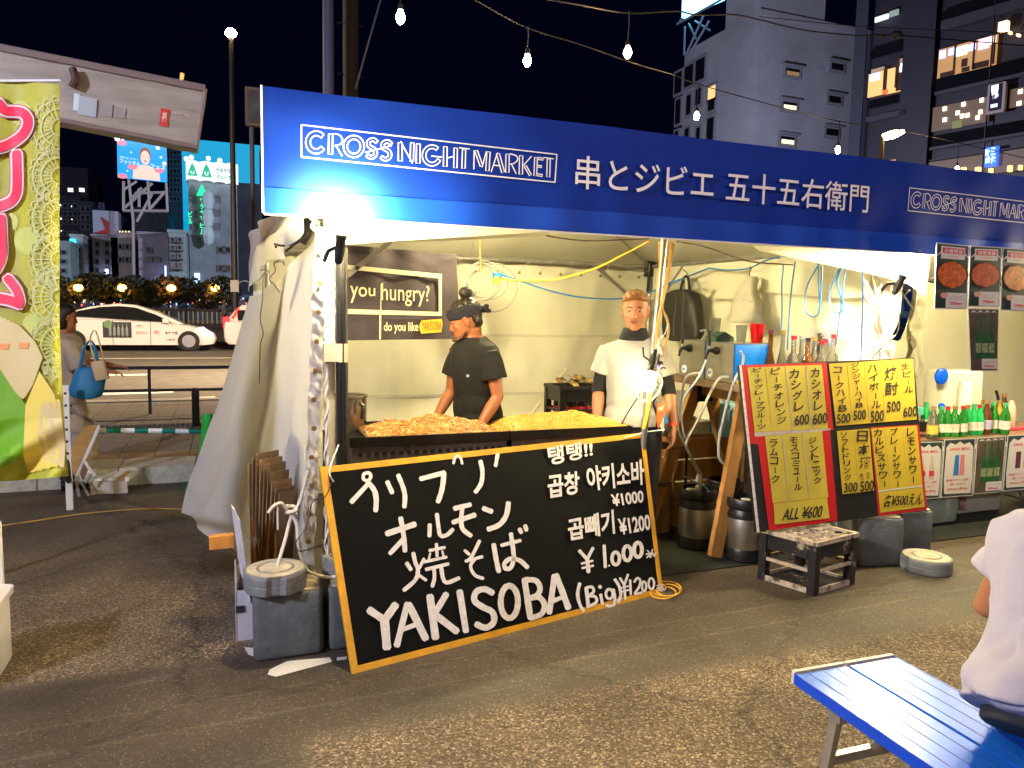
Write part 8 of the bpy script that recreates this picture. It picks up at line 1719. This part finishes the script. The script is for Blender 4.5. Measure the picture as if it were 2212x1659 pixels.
# ---- seated visitor in the lower right corner, back to the viewer
hp_=bm3(.62,Wb*.55,0); lavt=mat('lavender white cotton shirt',(.40,.375,.45),.85,bump=(6,1.0)); fzS=R(-66)
sp0=PD(2232,1500,1.98); sp0.z=0
dz_=BH-.80+.02
MTs=Matrix.Translation(Vector((0,0,dz_)))@RM('X',-33,(0,0,.86))
lg=[((s_*.10,.04,.52),(s_*.14,.46,.50),(s_*.14,.44,.09)) for s_ in (-1,1)]
armS=[((-.150,.27,1.255+dz_),(-.235,.24,1.03+dz_),(-.14,.53,.98+dz_),(.3,.8,-.1),(0,0,-1),-1),((.150,.27,1.255+dz_),(.205,.33,1.04+dz_),(.14,.53,.98+dz_),(-.3,.8,-.1),(0,0,-1),1)]
q=bm3(.60,Wb*.5,0)
person('seated visitor in a loose lavender white shirt seen from behind on the blue bench',(2.015,1.205,.0),fzS,MTs,headm((0,.35,1.35+dz_),4,-8,0),armS,skinw,lavt,mat('dark grey trousers',(.03,.032,.036),.85),None,1.02,.008,.83,1.14,.62,False,lg,tw=1.05)
pr=[o for o in bpy.data.objects if o.name.startswith('person') and o.type=='EMPTY'][-1]; HMs=Matrix.Translation(Vector((2.015,1.205,0)))@Matrix.Rotation(fzS,4,'Z')@Matrix.Scale(1.02,4)@headm((0,.35,1.35+dz_),4,-8,0)
b=MB(); b.loft([ering(HMs,(0,(f+b_)/2,z),w_,(f-b_)/2,28,.9) for z,w_,f,b_ in [(.050,.060,-.055,-.092)]+S2[1:]]); skinned(b,'hair',blackh,pr,.005,2)
# ---- woman walking past on the left behind the flag
pw_=PD(152,660,6.15); coat=mat('beige long coat',(.34,.27,.19),.85,bump=(8,.3)); fzC=R(-78)
armC=[((-.165,.02,1.345),(-.20,.20,1.16),(-.14,.42,1.12),(.1,1,-.1),(0,0,-1),-1),((.165,.02,1.345),(.22,.12,1.11),(.20,.34,1.10),(0,1,-.2),(0,0,-1),1)]
t,M0,HM,MM=person('woman with a dark bob in a beige coat, reaching forward, behind the flag',(pw_.x-.06,pw_.y,.0),fzC,RM('X',-3,(0,0,.9)),headm((0,.01,1.475),0,-6,0),armC,skinw,coat,drk,None,.90,.009,.80,1.08,.92)
b=MB(); b.loft([ering(HM,(0,(f+b_)/2,z),w_,(f-b_)/2,26,.9) for z,w_,f,b_ in ((.0,.085,.02,-.10),(.05,.098,.03,-.115),(.10,.100,.035,-.12),(.15,.098,.06,-.12),(.19,.09,.085,-.11),(.23,.06,.06,-.08),(.245,.03,.02,-.04))]); skinned(b,'bob_hair',blackh,t,.007,3)
b=MB(); b.loft([ering(M0,(0,y,z),rx,ry,26) for z,rx,ry,y in ((.28,.26,.28,0),(.5,.23,.23,0),(.8,.19,.17,0),(.98,.16,.125,0))]); skinned(b,'long_skirt',coat,t,.012,3,fold_post(M0,.02,5))
q=PD(193,828,5.75); t2=thing('tote_bag','big teal blue tote bag carried on the arm of the woman behind the flag','bag',tuple(q)); bb=MB()
bb.loft([[q+Vector((rx*math.cos(a)-.02*(z<0),.07*math.sin(a)*(1.2 if z<.05 else .7),z)) for a in [2*PI*k/18 for k in range(18)]] for rx,z in ((.06,-.115),(.105,-.10),(.12,-.05),(.115,.03),(.095,.10),(.075,.125))]); bb.build('body',mat('teal blue bag',(.01,.14,.30),.6,bump=(12,.4)),t2,smooth=2)
for s_ in (-1,1): MB().tube(cr([q+Vector((-.06,s_*.04,.11)),q+Vector((-.03,s_*.03,.26)),q+Vector((.02,0,.33)),q+Vector((.05,s_*.03,.25)),q+Vector((.06,s_*.04,.11))],4),.008,6).build('handle',mat('teal blue bag',(.01,.14,.30),.6),t2,smooth=True)
q=PD(216,800,5.7); t2=thing('shoulder_bag','small beige bag hanging in front of the teal tote','bag',tuple(q)); MB().rbox(q,(.10,.06,.15),.02,Matrix.Rotation(R(-12),3,'Y')).build('body',mat('beige leather',(.46,.33,.18),.6),t2,smooth=True); MB().tube(cr([q+Vector((-.03,0,.07)),q+Vector((-.06,0,.22)),q+Vector((-.02,0,.30)),q+Vector((.03,0,.07))],4),.006,5).build('strap',mat('beige leather',(.46,.33,.18),.6),t2,smooth=True)
q=PY(485,690,47); person('tiny distant pedestrian in a pale top beside the balustrade',(q.x,47,.2),R(80),Matrix.Identity(4),headm((0,.01,1.478)),[((s_*.178,0,1.36),(s_*.23,0,1.1),(s_*.22,.03,.87),(0,0,-1),(-s_,0,0),s_) for s_ in (-1,1)],skinw,wht_t,drk,None,1,.03,.86,1.05,.6,False)
